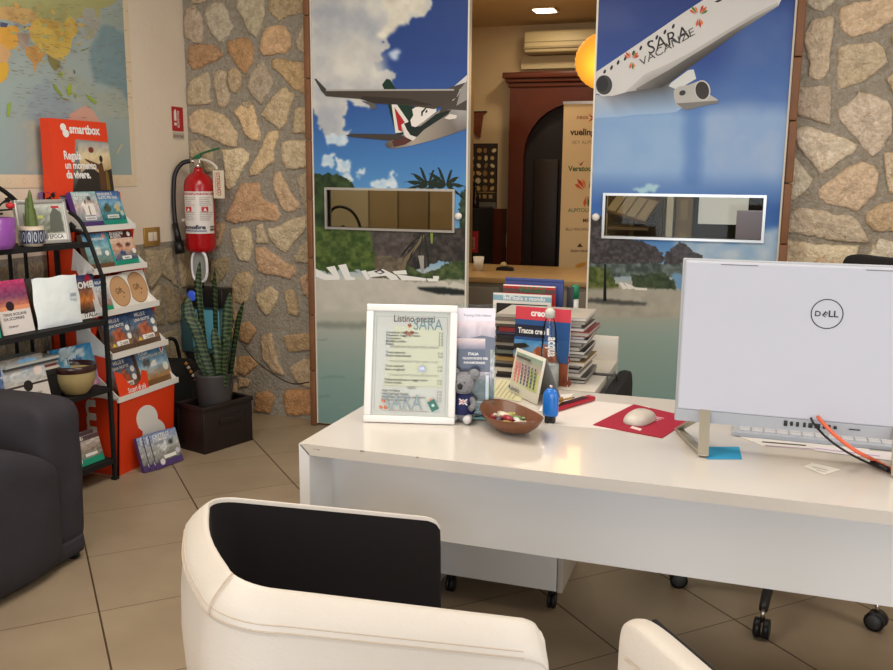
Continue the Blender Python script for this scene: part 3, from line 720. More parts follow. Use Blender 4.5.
    a.poly(K8([(360,350),(372,335),(440,285),(462,282),(472,320),(430,345),(395,365)]), (206, 208, 206))
    a.poly(K8([(380,368),(400,352),(440,345),(480,330),(512,340),(528,366),(528,385),(560,405),(562,418),(500,428),(430,445),(392,430),(382,400)]), (176, 174, 168))
    a.poly(K8([(390,420),(560,408),(562,418),(500,430),(430,448)]), (120, 116, 110))
    a.ell(702.5, 90.5, 8, 10.2, (196, 194, 190), 28, -.15); a.ell(702.3, 90.5, 6.8, 9, (52, 46, 42), 28, -.15)
    a.ell(682.5, 93, 3.4, 2.6, (50, 48, 46), 12, -.4)
panel('photo panel of an airliner tail with green and red fin over a beach with palms', -2.200, -1.348, 2.47, (-2.120, -1.420, 1.098, 1.292), (-1.386, 1.171), mural_left)
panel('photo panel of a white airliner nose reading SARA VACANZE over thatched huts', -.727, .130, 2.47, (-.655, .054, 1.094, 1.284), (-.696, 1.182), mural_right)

# ================================================================== BACK OFFICE
structure(MB().box((XBL-.1, YBB, 0), (XR, YBB+.1, 2.52)).build('wall_back_office', M_plaster2))
structure(MB().box((XBL-.1, YB+.15, 0), (XBL, YBB, 2.52)).build('wall_left_office', M_plaster2))
M_mahog = mat('mahogany', (92, 38, 14), .4, noise=.2, nscale=6)
M_dark = mat('dark_void_wood', (30, 20, 16), .6, noise=.2)
# arched wooden door surround
d = thing('arched_door', 'dark red wooden door surround with round arch and moulded crown', 'door', (-1.30, 6.995, 0))
yf = -.14
b = MB()
arch = [(-.518, 0), (-.518, 2.04), (.60, 2.04), (.60, 0), (.40, 0), (.40, 1.45)] + [(.0+.40*math.cos(t), 1.52+.40*math.sin(t)) for t in np.linspace(0, math.pi, 17)] + [(-.40, 1.45), (-.40, 0)]
b.prism([(x, yf, z) for x, z in arch], (0, .13, 0)); b.build('surround', M_mahog, d)
c = MB()
for k, (o, z0, z1) in enumerate(((.012, 2.04, 2.075), (.03, 2.075, 2.105), (.05, 2.105, 2.15))): c.box((-.518-o, yf-o, z0), (.60+o, 0, z1), bev=.005)
c.build('crown', M_mahog, d)
l = MB().box((-.40, -.06, 0), (.40, -.02, 1.95)); l.build('door_leaf', M_dark, d)
MB().box((-.33, -.09, .2), (-.13, -.06, 1.5), bev=.01).build('glass_panel', mat('dull_glass', (40, 27, 20), .5), d)
# air conditioner
a = thing('air_conditioner', 'cream split air conditioner unit high on the office wall', 'air conditioner', (-1.285, 6.99, 2.285))
M_ac = mat('ac_cream', (196, 178, 136), .5)
MB().box((-.42, -.20, 0), (.42, 0, .16), bev=.02).build('housing', M_ac, a)
MB().box((-.41, -.215, .03), (.41, -.195, .045)).box((-.41, -.205, .075), (.41, -.198, .08)).build('louver', mat('ac_slot', (150, 132, 96), .6), a)
MB().box((-.47, -.05, -.10), (.47, 0, -.005)).build('wall_plate', M_ac, a)
# downlight
dl = thing('recessed_downlight', 'small square lit downlight in the office ceiling', 'ceiling light', (-1.45, 6.37, 2.515))
MB().box((-.085, -.085, -.006), (.085, .085, .004)).build('frame', mat('lamp_rim', (190, 160, 100), .4), dl)
MB().box((-.07, -.07, -.011), (.07, .07, -.006)).build('diffuser', mat('lamp_lit', (255, 250, 235), .5, emit=(255, 244, 220), estr=9.0), dl)
area('office_downlight', (-1.45, 6.37, 2.49), (-1.45, 6.37, 0), .15, .15, 4.5, (1.0, .82, .56))
area('office_fill_light', (-2.6, 5.1, 2.49), (-2.6, 5.1, 0), .4, .4, 11, (1.0, .88, .68))  # added fill, brightens what shows through the left pane; no lamp seen
area('office_fill_light', (-.1, 4.85, 2.49), (-.1, 4.85, 0), .4, .4, 9, (1.0, .94, .84), 120)  # added fill for the front of the lavender monitor, source unseen
# paper lantern
ln = thing('paper_lantern', 'round glowing orange paper lantern hanging behind the right panel', 'lantern', (-.915, 5.8, 2.085))
q = MB(); prof = []
for i in range(33):
    t = math.pi*i/32; r = .198*math.sin(t)+(.0022*(1 if i % 2 else -1) if 1 < i < 31 else 0); prof.append((max(r, .035), -.198*math.cos(t)*.9))
q.lathe(prof, 40); q.build('shade', mat('lantern_paper', (240, 150, 40), .7, emit=(255, 184, 62), estr=.62), ln)
MB().cyl((0, 0, .17), (0, 0, .43), .004, n=6).build('cord', mat('black_plastic', (22, 22, 24), .4), ln)
pl = bpy.data.lights.new('lantern_light', 'POINT'); pl.energy = 7; pl.color = (1, .62, .25); pl.shadow_soft_size = .2
po = bpy.data.objects.new('lantern_light', pl); C.objects.link(po); po.location = (-.915, 5.5, 2.0)

M_black = mat('black_plastic', (22, 22, 24), .4)
M_blackm = mat('black_matte', (18, 17, 17), .8)
# roll-up banner
bn = thing('roll_up_banner', 'cream roll-up banner listing airline and tour operator names', 'banner', (-.945, 6.55, 0))
MB().box((-.39, -.08, 0), (.39, .08, .06), bev=.01).build('base', M_steel, bn)
MB().box((-.385, -.004, .05), (.385, 0, 1.895)).build('sheet', mat('banner_cloth', (222, 196, 152), .7), bn)
MB().box((-.39, -.01, 1.885), (.39, .008, 1.905)).build('top_rail', M_steel, bn)
TX = (70, 44, 30)
def bart(fn, nm='printed_name'):
    ar = Art(lambda x, y: ((at_y(x, y, 6.55)[0]+.945), at_y(x, y, 6.55)[2])); fn(ar); o = ar.build(nm, print_matte(), bn); o.location = (0, -.0045, 0)
for body, p0, p1, col, bo in (('neos', (577, 119), (588, 119), (150, 60, 60), .01), ('vueling', (570, 135), (595, 135), (66, 46, 40), .035), ('SKY ALPS', (572, 144), (592, 144), (150, 130, 100), 0), ('Veratour', (568, 171), (595, 171), (70, 100, 50), .03),
    ('ALPITOUR', (568, 212), (592, 212), (90, 120, 80), .02), ('MSC', (583, 222), (592, 222), TX, .03), ('BLU VACANZE', (566, 230.5), (592, 230.5), TX, 0), ('EDEN VIAGGI', (571, 252), (590, 252), TX, .02)):
    bart(lambda a: a.text(body, p0, p1, col, bo))
bart(lambda a: a.poly([(588, 114), (597, 118), (588, 122), (592, 118)], (180, 40, 50)), 'printed_mark'); bart(lambda a: a.poly([(577, 161), (580, 164), (584, 161), (581, 166)], (150, 60, 40)), 'printed_mark')
bart(lambda a: flower(a, 587, 192, 15, 1), 'printed_flower'); bart(lambda a: a.poly([(577, 247), (580, 243), (583, 247)], TX), 'printed_mark'); bart(lambda a: a.ell(581, 265, 6, 2.2, (214, 150, 60), 16, -.3), 'printed_mark')
# office counter
ct = thing('office_counter', 'low office counter with tan top and grey front behind the doorway', 'counter', (-.9, 5.2, 0))
MB().box((-1.15, 0, .725), (1.4, .8, .76), bev=.004).build('worktop', mat('tan_top', (178, 146, 98), .35, noise=.1), ct)
MB().box((-1.15, .02, 0), (1.4, .78, .725)).build('carcass', mat('grey_front', (132, 126, 112), .5), ct)
for k in range(4): MB().box((-1.13+k*.63, -.0, .42), (-.52+k*.63, .02, .70), bev=.003).build('drawer', mat('grey_drawer', (120, 114, 102), .5), ct)
# black cabinet with poster above, shelf things
cb = thing('black_cabinet', 'tall narrow black cabinet behind the left panel with red and white notice', 'cabinet', (-2.09, 6.60, 0))
MB().box((-.07, -.2, 0), (.175, .2, 1.13), bev=.008).build('body', M_blackm, cb)
ar = Art(); ar.rect(.02, .80, .17, .96, (190, 40, 52)); ar.rect(.045, .825, .145, .915, (200, 140, 130))
for k in range(4): ar.rect(.055, .835+k*.018, .135, .842+k*.018, (120, 40, 40))
o = ar.build('notice', print_matte(), cb); o.location = (0, -.2006, 0)
ps = thing('icon_poster', 'dark poster of yellow pictures on the cream wall above the black cabinet', 'poster', (-2.07, 6.985, 1.16))
ar = Art(); ar.rect(-.12, 0, .12, .46, (52, 40, 28)); rr = random.Random(9)
for j in range(6):
    for i in range(4):
        x, z = -.09+i*.06, .11+j*.06; ar.ell(x+rr.uniform(-.008, .008), z, rr.uniform(.014, .026), rr.uniform(.014, .026), rr.choice([(206, 176, 110), (180, 146, 80), (220, 204, 160), (150, 116, 70)]), 8, rr.uniform(0, 3))
ar.rect(-.11, .075, .11, .082, (170, 140, 80)); [ar.rect(-.09+.05*k, .03, -.06+.05*k, .06, (190, 160, 100)) for k in range(4)]
ar.rect(-.12, -.09, .12, 0, (120, 116, 106)); o = ar.build('print', print_matte(), ps); MB().box((-.125, 0, -.09), (.125, .008, .465)).build('backing', M_blackm, ps)
sg = thing('hanging_pennant', 'small dark red pennant hanging on the cream office wall', 'pennant', (-2.11, 6.985, 1.70))
MB().prism([(-.1, 0, .17), (.06, 0, .17), (.04, 0, .14), (.02, 0, -.03), (-.01, 0, -.02), (-.1, 0, .1)], (0, .006, 0)).build('cloth', mat('pennant_cloth', (116, 58, 34), .8, noise=.5, nscale=30), sg)
MB().cyl((-.11, .003, .172), (.07, .003, .172), .006, n=8).build('rod', M_blackm, sg)
bt = thing('dark_bottle', 'small dark bottle on top of the black cabinet', 'bottle', (-1.985, 6.52, 1.13))
MB().lathe([(0, 0), (.03, 0), (.032, .01), (.032, .09), (.012, .13), (.012, .17), (0, .17)], 16).build('body', mat('dark_glass', (30, 22, 16), .15), bt)
MB().cyl((0, 0, .171), (0, 0, .19), .014).build('cap', M_blackm, bt)
sw = thing('wall_switch', 'cream light switch plate on the dark red wall strip', 'light switch', (-1.885, 6.985, .80))
MB().box((-.04, -.008, 0), (.04, 0, .11), bev=.003).build('plate', M_ac, sw); MB().box((-.018, -.012, .03), (.018, -.007, .08)).build('button', mat('switch_white', (230, 222, 200), .4), sw)
structure(MB().box((-3.0, 6.965, 0), (-1.86, 6.999, 1.11)).build('trim_4', M_mahog))
st = thing('tape_dispenser', 'small black tape dispenser lying on the tan office counter', 'tape dispenser', (-1.50, 5.62, .7605))
MB().prism([(-.06, -.02, 0), (.06, -.02, 0), (.055, -.02, .02), (.0, -.02, .03), (-.05, -.02, .02)], (0, .04, 0), bev=.003).build('body', M_black, st)
MB().cyl((-.01, -.012, .035), (-.01, .012, .035), .02).build('roll', mat('tape_tan', (190, 170, 120), .4), st)
cu = thing('paper_cup', 'white paper cup at the left end of the office counter', 'cup', (-1.66, 5.55, .7605))
MB().lathe([(0, .0), (.026, 0), (.036, .09), (.033, .088), (.024, .004), (0, .004)], 20).build('cup', mat('paper_white', (226, 220, 208), .6), cu)

# seen through the right panel's glass
M_brownw = mat('brown_wood', (120, 100, 76), .6, noise=.2, nscale=7)
XA = lambda px, Y: float(at_y(px, 215, Y)[0])
rk = thing('wooden_display_stand', 'brown wooden display stand with slanted shelf seen through right glass', 'display stand', (XA(632, 6.2), 6.2, 0))
MB().box((-.19, .16, 0), (.19, .20, 1.7)).build('back', mat('brown_dark', (84, 70, 52), .7), rk)
M1 = Matrix.Translation((.0, .04, 1.17)) @ Matrix.Rotation(math.radians(42), 4, 'X') @ Matrix.Rotation(math.radians(-20), 4, 'Z')
MB().box((-.15, -.12, 0), (.15, .10, .015), M=M1).build('slanted_shelf', M_brownw, rk)
for k in range(4): MB().box((-.14+.074*k, -.11, .016), (-.078+.074*k, .08, .024), M=M1).build('tray', mat('dull_paper', (166, 150, 122), .6), rk)
MB().box((-.15, -.06, 1.015), (.12, .14, 1.035)).build('lower_shelf', M_brownw, rk)
MB().cyl((.0, .02, 0), (.0, .02, 1.15), .02).build('post', M_brownw, rk)
structure(MB().box((XA(666.5, 6.2), 6.2, 0), (XA(673, 6.2), 6.3, 2.5)).build('trim_5', mat('post_white', (236, 240, 236), .5)))
dr = thing('panelled_door', 'brown panelled door behind the white post in the back office', 'door', (XA(684, 6.25), 6.25, 0))
MB().box((-.055, 0, 0), (.055, .04, 2.05), bev=.003).build('leaf', mat('door_brown', (150, 130, 100), .5, noise=.15), dr)
MB().box((-.028, -.008, 1.08), (.028, .0, 1.22), bev=.003).build('raised_panel', mat('door_brown_light', (176, 156, 122), .5), dr)
MB().box((-.028, -.008, .5), (.028, 0, 1.0), bev=.003).build('raised_panel', mat('door_brown_light', (176, 156, 122), .5), dr)
bd = thing('white_board', 'bright white board on a dark wall seen through the right glass', 'whiteboard', (XA(722, 6.3), 6.3, 0))
MB().box((-.155, .02, 1.06), (.165, .035, 1.30)).build('board', mat('board_white_glow', (244, 242, 244), .4, emit=(236, 238, 242), estr=.45), bd)  # emission put in to keep the board bright; it is no lamp
MB().box((-.25, .04, 0), (.75, .07, 1.9)).build('dark_partition', mat('partition_dark', (44, 40, 38), .7), bd)
mo = thing('lavender_monitor', 'pale lavender monitor back seen at the right end of the glass', 'monitor', (XA(752, 5.5), 5.5, .76))
MB().box((-.085, 0, .10), (.30, .03, .425), bev=.006).build('casing', mat('lavender_plastic', (186, 180, 214), .4), mo)
MB().cyl((.1, .03, 0), (.1, .03, .2), .018).build('neck', M_steel, mo); MB().box((0, -.06, 0), (.2, .1, .012)).build('foot', M_steel, mo)

# seen through the left panel's glass
wd = thing('wardrobe', 'brown wooden wardrobe with pale doors seen through the left glass', 'wardrobe', (XA(369, 6.08), 6.08, 0))
wl = XA(461, 6.08)-XA(369, 6.08)
MB().box((0, 0, 0), (wl, .28, 2.0)).build('body', mat('wardrobe_brown', (160, 134, 98), .5, noise=.12), wd)
for k in range(3): MB().box((.01+wl/3*k, -.018, .05), (wl/3*(k+1)-.006, 0, 1.95), bev=.003).build('door', mat('wardrobe_door%d' % (k % 2), [(176, 150, 112), (156, 130, 92)][k % 2], .45, noise=.12), wd)
structure(MB().box((XBL, 6.05, 0), (XA(368, 6.05), 6.10, 2.5)).build('wall_partition_office', mat('plaster_dim', (206, 190, 160), .8)))
ch = thing('bentwood_chair', 'dark bentwood chair with round back hoop seen through left glass', 'chair', (-2.46, 5.0, 0))
t = MB(); t.tube([(-.02, 0, .45), (-.04, .0, .95), (.02, 0, 1.16), (.16, 0, 1.14), (.22, 0, .95), (.21, 0, .45)], .009); t.build('back_hoop', M_dark, ch)
t = MB(); t.tube([(.05, 0, .5), (.04, 0, .9), (.09, 0, 1.06), (.15, 0, .9), (.14, 0, .5)], .006); t.build('inner_hoop', M_dark, ch)
MB().lathe([(0, .45), (.19, .45), (.2, .46), (.19, .475), (0, .475)], 24, M=Matrix.Translation((.09, -.17, 0))).build('seat', M_dark, ch)
for x, y in ((0, -.3), (.18, -.3), (-.01, -.02), (.19, -.02)): MB().cyl((x, y, 0), (x*.9+.01, y*.95, .45), .012).build('leg', M_dark, ch)

# ================================================================== LEFT WALL: map, signs
mpo = thing('world_map', 'large laminated world map with pale blue seas hanging on the left wall', 'map', (XL+.004, 0, 0), math.radians(90))
a = Art(lambda x, y: (lambda p: (p[1], p[2]))(at_x(x, y, XL+.004)), .00015)
A0 = lambda pts: sc_(pts, 0, 0, 6.379)
A9 = lambda pts: sc_(pts, 0, 90, 6.379)
def wpoly(pts): return pts
yl, yr, zt, zb = 2.0, 3.905, 2.62, 1.305
a.mp = lambda x, y: (x, y); a.rect(yl, zb, yr, zt, (226, 208, 178)); a.rect(yl, zb+.055, yr-.035, zt, (164, 178, 176))
a.mp = lambda x, y: (lambda p: (min(p[1], yr-.036), max(p[2], zb+.056)))(at_x(x, y, XL+.004))
pt = Paint(-30, -60, 140, 190, 1.6)
pt.vgrad([(-60, (160, 174, 168)), (60, (162, 176, 174)), (190, (150, 172, 172))])
pt.layer(A0([(655,150),(720,180),(790,205),(900,200),(900,520),(820,700),(740,560),(600,520),(570,400),(575,320),(600,250)]), (128, 154, 160), (120, 148, 156), soft=2, rough=4)
pt.layer(A0([(545,60),(610,40),(640,100),(640,150),(600,230),(560,250),(530,150)]), (172, 170, 160), (160, 162, 152), soft=1, rough=3)
pt.layer(A0([(640,100),(720,60),(900,60),(900,195),(740,190),(660,140)]), (160, 172, 160), (150, 166, 162), soft=1, rough=3)
pt.layer(A0([(210,560),(300,500),(420,640),(520,760),(430,900),(200,900),(160,700)]), (152, 168, 176), (146, 162, 168), soft=2, rough=5)
pt.layer(A0([(440,430),(560,540),(640,600),(760,560),(820,760),(640,760),(500,640),(400,600),(330,420)]), (170, 176, 164), (156, 170, 162), soft=2, rough=6)
pt.layer(A9([(150,200),(230,180),(280,400),(260,520),(180,520),(190,360)]), (180, 180, 164), (166, 174, 166), soft=3, rough=5)
pt.put(a)
lands = [([(0,-400),(740,-400),(740,10),(700,40),(640,55),(640,112),(618,110),(600,60),(545,45),(520,100),(490,125),(440,95),(400,150),(300,128),(250,122),(200,60),(80,40),(-100,50),(-100,-400)], (172,172,118)),
 ([(-100,50),(80,40),(200,60),(250,115),(200,142),(150,160),(60,130),(-100,110)], (206,170,112)), ([(190,190),(200,142),(250,110),(400,150),(440,95),(480,130),(500,200),(460,250),(445,330),(400,385),(340,372),(280,330),(230,290),(190,240)], (214,184,92)),
 ([(240,118),(300,128),(400,150),(430,170),(330,190),(270,160)], (196,160,84)), ([(160,300),(230,290),(290,345),(262,380),(235,410),(222,468),(205,400),(160,345)], (206,158,92)),
 ([(40,165),(105,165),(135,220),(100,310),(60,320),(-100,280),(-100,200)], (222,168,72)), ([(100,205),(190,215),(175,300),(140,320),(120,270)], (172,154,142)),
 ([(-100,270),(0,275),(60,325),(70,345),(40,400),(-100,380)], (214,170,120)), ([(-100,390),(50,400),(55,450),(40,500),(10,525),(-100,560)], (222,176,62)),
 ([(300,350),(345,375),(385,390),(380,425),(350,455),(330,430),(310,400)], (140,134,84)), ([(0,140),(50,150),(40,175),(0,170)], (80,86,120)), ([(150,170),(200,165),(205,185),(160,190)], (84,90,116)),
 ([(510,320),(545,310),(565,300),(560,312),(520,328)], (130,140,90)), ([(540,235),(575,225),(570,250),(548,255)], (180,176,140)), ([(560,215),(590,180),(600,195),(575,240)], (166,164,130)),
 ([(375,450),(400,470),(390,500),(370,480)], (150,170,70)), ([(330,530),(350,540),(395,605),(385,618),(345,570)], (140,160,70)), ([(420,560),(455,528),(455,600),(430,612)], (160,180,60)),
 ([(385,618),(430,632),(440,642),(395,630)], (150,160,80)), ([(540,600),(570,612),(615,650),(610,668),(570,640)], (150,175,70)), ([(470,590),(485,605),(480,630),(468,612)], (150,165,90)), ([(465,440),(478,460),(470,475)], (90,90,100))]
for pts, c in lands: a.poly(A0(pts), c)
for pts, c in (([(425,190),(440,155),(500,118),(545,98),(560,112),(590,130),(625,185),(660,270),(640,340),(560,330),(430,300)], (212,164,146)), ([(42,90),(68,72),(64,120),(56,168),(38,170)], (150,176,80)), ([(735,400),(770,340),(780,350),(745,410)], (196,190,160))): a.poly(A9(pts), c)
rr = random.Random(11)
for k in range(420):
    x, y = rr.uniform(2, 124), rr.uniform(2, 118)
    if 60 < x and rr.random() < .5: continue
    a.line((x, y), (x+rr.uniform(2, 6), y+rr.uniform(.2, 1.2)), .35, rr.choice([(120, 114, 94), (140, 128, 100), (150, 90, 60), (96, 100, 90)]))
for k in range(70):
    x, y = rr.uniform(2, 75), rr.uniform(4, 64); q_ = rr.uniform(1.5, 4); a.ell(x, y, q_, q_*.5, rr.choice([(196, 168, 96), (180, 150, 90), (170, 160, 100), (206, 160, 90), (160, 164, 110)]), 7, rr.uniform(-1, 1)) if pip(np.array([[x]]), np.array([[y]]), A0([(0,0),(500,0),(520,120),(480,240),(440,340),(380,420),(330,390),(280,330),(220,450),(160,340),(100,310),(60,330),(0,330)]))[0, 0] else None
a.mp = lambda x, y: (x, y)
for k in range(14): a.ring(3.85-k*.085, zb+.028, .012, .002, (206, 180, 140), 12)
o = a.build('map_sheet', attr_mat('print_satin', .4, .15), mpo)
o2 = MB().box((yl-.003, .0005, zb-.003), (yr+.003, .0032, zt)).build('backing', mat('paper_cream', (226, 210, 182), .6), mpo)
sgn = thing('extinguisher_sign', 'small red extinguisher sign on the white wall above the hose', 'sign', (XL+.001, 4.285, 1.60), math.radians(90))
MB().box((-.05, -.003, 0), (.05, 0, .13)).build('plate', mat('sign_red', (176, 30, 40), .4), sgn)
a = Art(); W_ = (235, 225, 220)
a.rect(-.035, .03, -.012, .045, W_); a.rect(-.035, .055, -.012, .10, W_); a.poly([(-.035, .10), (-.012, .10), (-.018, .118), (-.03, .112)], W_)
a.text('ESTINTORE', (.012, .02), (.012, .11), W_, .02, 1.4); a.rect(-.05, -.042, .05, -.008, (186, 176, 160)); a.text('ESTINTORE', (-.045, -.034), (.045, -.034), (60, 50, 46), .02)
o = a.build('pictogram', print_matte(), sgn); o.location = (0, -.0032, 0)
ot = thing('wall_socket', 'brass framed wall socket just above the stone dado', 'socket', (XL+.001, 4.005, .985), math.radians(90))
MB().box((-.066, -.010, 0), (.066, 0, .10), bev=.003).build('frame', mat('brass', (186, 150, 84), .35, metal=.5), ot)
MB().box((-.036, -.013, .028), (.036, -.009, .075), bev=.002).build('switch_insert', mat('socket_white', (226, 216, 196), .4), ot)
MB().box((-.001, -.0136, .028), (.001, -.0128, .075)).build('seam', M_brownw, ot)

# ------------------------------------------------------------------ fire extinguisher
ex = thing('fire_extinguisher', 'red fire extinguisher with black hose hanging at the stone wall corner', 'fire extinguisher', (-2.888, 4.255, .938))
R_ = .082
M_red = mat('extinguisher_red', (172, 14, 24), .25, coat=.3)
MB().lathe([(0, .01), (.055, 0), (.074, .012), (R_, .035), (R_, .36), (.076, .395), (.055, .425), (.028, .437), (.024, .45), (.024, .462), (0, .462)], 40).build('cylinder', M_red, ex)
MB().cyl((0, 0, .462), (0, 0, .485), .017).box((-.02, -.014, .482), (.02, .014, .51), bev=.004).cyl((-.02, 0, .497), (-.055, 0, .50), .009).build('valve', mat('chrome', (210, 205, 195), .2, metal=1), ex)
MB().prism([(-.03, -.01, .512), (-.01, -.01, .53), (.02, -.01, .535), (.02, -.01, .51)], (0, .02, 0), bev=.002).tube([(0, 0, .53), (.06, -.01, .548), (.15, -.02, .568)], .006).build('upper_lever', mat('lever_green', (30, 104, 66), .4), ex)
MB().tube([(.015, 0, .51), (.07, -.01, .50), (.115, -.015, .478), (.13, -.015, .455)], .008).build('lower_handle', mat('handle_pale', (214, 206, 194), .4), ex)
t = MB(); t.tube([(-.05, 0, .50), (-.09, -.02, .485), (-.118, -.045, .43), (-.122, -.06, .34), (-.118, -.07, .24), (-.105, -.075, .13), (-.085, -.075, .05)], .0125, n=10)
t.build('hose', M_black, ex)
MB().cyl((-.112, -.076, .16), (-.09, -.076, .05), .017, .019).cyl((-.094, -.076, .06), (-.086, -.076, -.005), .026, .026).build('nozzle', M_black, ex)
MB().box((-.10, -.03, .17), (-.06, -.0, .185)).build('hose_clip', mat('clip_white', (220, 214, 205), .5), ex)
a = Art(); Wp = (222, 216, 208); a.rect(-.098, 0, .098, .285, Wp); a.rect(-.098, .262, .098, .277, (176, 60, 60)); a.text('ESTINTORE A POLVERE', (-.09, .265), (.085, .265), Wp, .02, 1.3)
rr = random.Random(2)
for cx in (-.05, .045):
    for k in range(13):
        z = .245-k*.0125
        if 5 <= k <= 7: continue
        a.rect(cx-.038, z-.003, cx+rr.uniform(.01, .038), z, (150, 144, 138))
for cx in (-.055, .035): a.rect(cx-.018, .150, cx+.018, .182, (190, 30, 40)); a.poly([(cx-.008, .155), (cx+.01, .155), (cx, .176)], (240, 235, 230))
a.text('innofire', (-.085, .032), (.035, .032), (34, 42, 70), .035); a.rect(-.09, .016, .04, .022, (60, 80, 130)); a.rect(.06, .020, .088, .032, (70, 70, 74)); a.rect(.06, .040, .088, .052, (110, 110, 112))
def wrap_build(a, name, m, parent, x0, x1, n, fn):
    """flat artwork cut into narrow strips, then bent round a cylinder"""
    o = a.build(name, m, parent); bm = bmesh.new(); bm.from_mesh(o.data)
    for k in range(1, n): bmesh.ops.bisect_plane(bm, geom=bm.verts[:]+bm.edges[:]+bm.faces[:], plane_co=(x0+(x1-x0)*k/n, 0, 0), plane_no=(1, 0, 0))
    for v in bm.verts: v.co = Vector(fn(*v.co))
    bm.to_mesh(o.data); bm.free(); return o
def wrap(x, y, z, r=R_+.0012): t_ = x/r*.98+.50; rr_ = r-y*2.0; return (rr_*math.sin(t_), -rr_*math.cos(t_), z*.80+.108)
wrap_build(a, 'label', attr_mat('label_gloss', .35), ex, -.098, .098, 24, wrap)
tg = MB(); tg.box((.108, -.024, .30), (.176, -.021, .45)); tgo = tg.build('inspection_tag', mat('tag_paper', (220, 208, 184), .6), ex)
a = Art(); a.text('CONTROLLO', (.156, .315), (.150, .44), (176, 60, 60), .03, 1.5); a.line((.125, .32), (.122, .44), .003, (180, 120, 110)); a.line((.135, .32), (.132, .43), .002, (180, 150, 140)); o = a.build('tag_print', print_matte(), tgo); o.location = (0, -.0245, 0)
MB().box((-.02, .082, .30), (.02, .122, .36)).build('wall_bracket', M_steel, ex)

# ================================================================== leaflets and magazines
def lean_frame(BL, BR, tilt):
    BL = Vector(BL); BR = Vector(BR); x = (BR-BL); wdt = x.length; x.normalize()
    back = Vector((0, 0, 1)).cross(x).normalized(); z = (Vector((0, 0, 1))*math.cos(tilt)+back*math.sin(tilt)).normalized(); y = z.cross(x)
    M = Matrix((x, y, z)).transposed().to_4x4(); M.translation = BL; return M, wdt
def photo_fn(seed, top, mid, low, amp=30, hz=.55, spots=()):
    r = np.random.RandomState(seed); G = r.rand(14, 14)
    def f(u, v):
        g = G[int(v*13), int(u*13)]-.5
        t = v
        c = [top[i]*max(0, (t-hz)/(1-hz))+mid[i]*(1-max(0, (t-hz)/(1-hz))) if t > hz else mid[i]*(t/hz)+low[i]*(1-t/hz) for i in range(3)]
        for (sx, sy, sr, scol) in spots:
            if math.hypot((u-sx), (v-sy)) < sr*(1+.5*g): c = list(scol)
        return [min(255, max(0, q+g*amp)) for q in c]
    return f
def booklet(name, label, cat, BL, BR, h, tilt, th, cover, group=None, side=(225, 220, 212), gloss=True):
    M, wd = lean_frame(BL, BR, tilt)
    t = thing(name, label, cat, (0, 0, 0), None, group); t.matrix_world = M
    MB().box((0, .0003, 0), (wd, th, h), bev=0).build('pages', mat('pages_%d_%d_%d' % side, side, .6), t)
    a = Art(); cover(a, wd, h); a.build('cover', print_gloss() if gloss else print_matte(), t)
    return t
def cov(bands=(), photo=None, texts=(), seals=(), base=(230, 226, 220)):
    """bands (v0,v1,colour); photo (v0,v1,fn); texts (body,u0,u1,v,colour[,bold]); seals (u,v,r,colour) - all as fractions of the cover"""
    def f(a, w_, h):
        a.rect(0, 0, w_, h, base)
        if photo: a.cells(0, photo[0]*h, w_, photo[1]*h, 16, 16, photo[2])
        for b in bands: a.rect((b[3] if len(b) > 3 else 0)*w_, b[0]*h, (b[4] if len(b) > 3 else 1)*w_, b[1]*h, b[2])
        for s in seals: a.ell(s[0]*w_, s[1]*h, s[2]*w_, s[2]*w_, s[3], 20)
        for x in texts: a.text(x[0], (x[1]*w_, x[3]*h), (x[2]*w_, x[3]*h), x[4], x[5] if len(x) > 5 else .02, x[6] if len(x) > 6 else 1)
    return f
Wt = (236, 234, 230)

# ------------------------------------------------------------------ red cardboard gift-box display against the left wall
M_card = mat('card_red_orange', (226, 64, 24), .45); M_cardw = mat('card_white', (226, 222, 216), .5)
Y0, Y1 = 3.205, 3.615
sd = thing('gift_box_display', 'orange-red cardboard display reading smartbox with white shelves of gift boxes', 'display stand', (-2.85, 3.41, 0))
W = lambda x, y, z: (x+2.85, y-3.41, z)
def side_poly(Y): return [W(-3.00, Y, 0), W(-2.665, Y, 0), W(-2.64, Y, .355), W(-2.72, Y, .36), W(-2.70, Y, .55), W(-2.77, Y, .56), W(-2.73, Y, .74), W(-2.80, Y, .75), W(-2.78, Y, .93), W(-2.86, Y, .94), W(-2.83, Y, 1.11), W(-2.89, Y, 1.12), W(-2.90, Y, 1.28), W(-2.985, Y, 1.28)]
MB().prism(side_poly(Y0), (0, .006, 0)).prism(side_poly(Y1-.006), (0, .006, 0)).prism([W(-3.005, Y0, 0), W(-2.995, Y0, 0), W(-2.975, Y0, 1.28), W(-2.985, Y0, 1.28)], (0, Y1-Y0, 0)).prism([W(-2.675, Y0, 0), W(-2.665, Y0, 0), W(-2.64, Y0, .355), W(-2.65, Y0, .355)], (0, Y1-Y0, 0)).build('body', M_card, sd)
YH = 3.212; hp = [W(-2.985, YH, 1.27), W(-2.903, YH, 1.27), W(-2.930, YH, 1.605), W(-2.982, YH, 1.605)]
MB().prism(hp, (0, .365, 0), bev=.002).build('header', M_card, sd)
SZ = [(1.125, -2.79), (.94, -2.738), (.755, -2.69), (.562, -2.66), (.365, -2.64)]; TY = [(3.222, 3.556), (3.212, 3.560), (3.206, 3.575), (3.205, 3.588), (3.203, 3.628)]      # shelf height, lip x
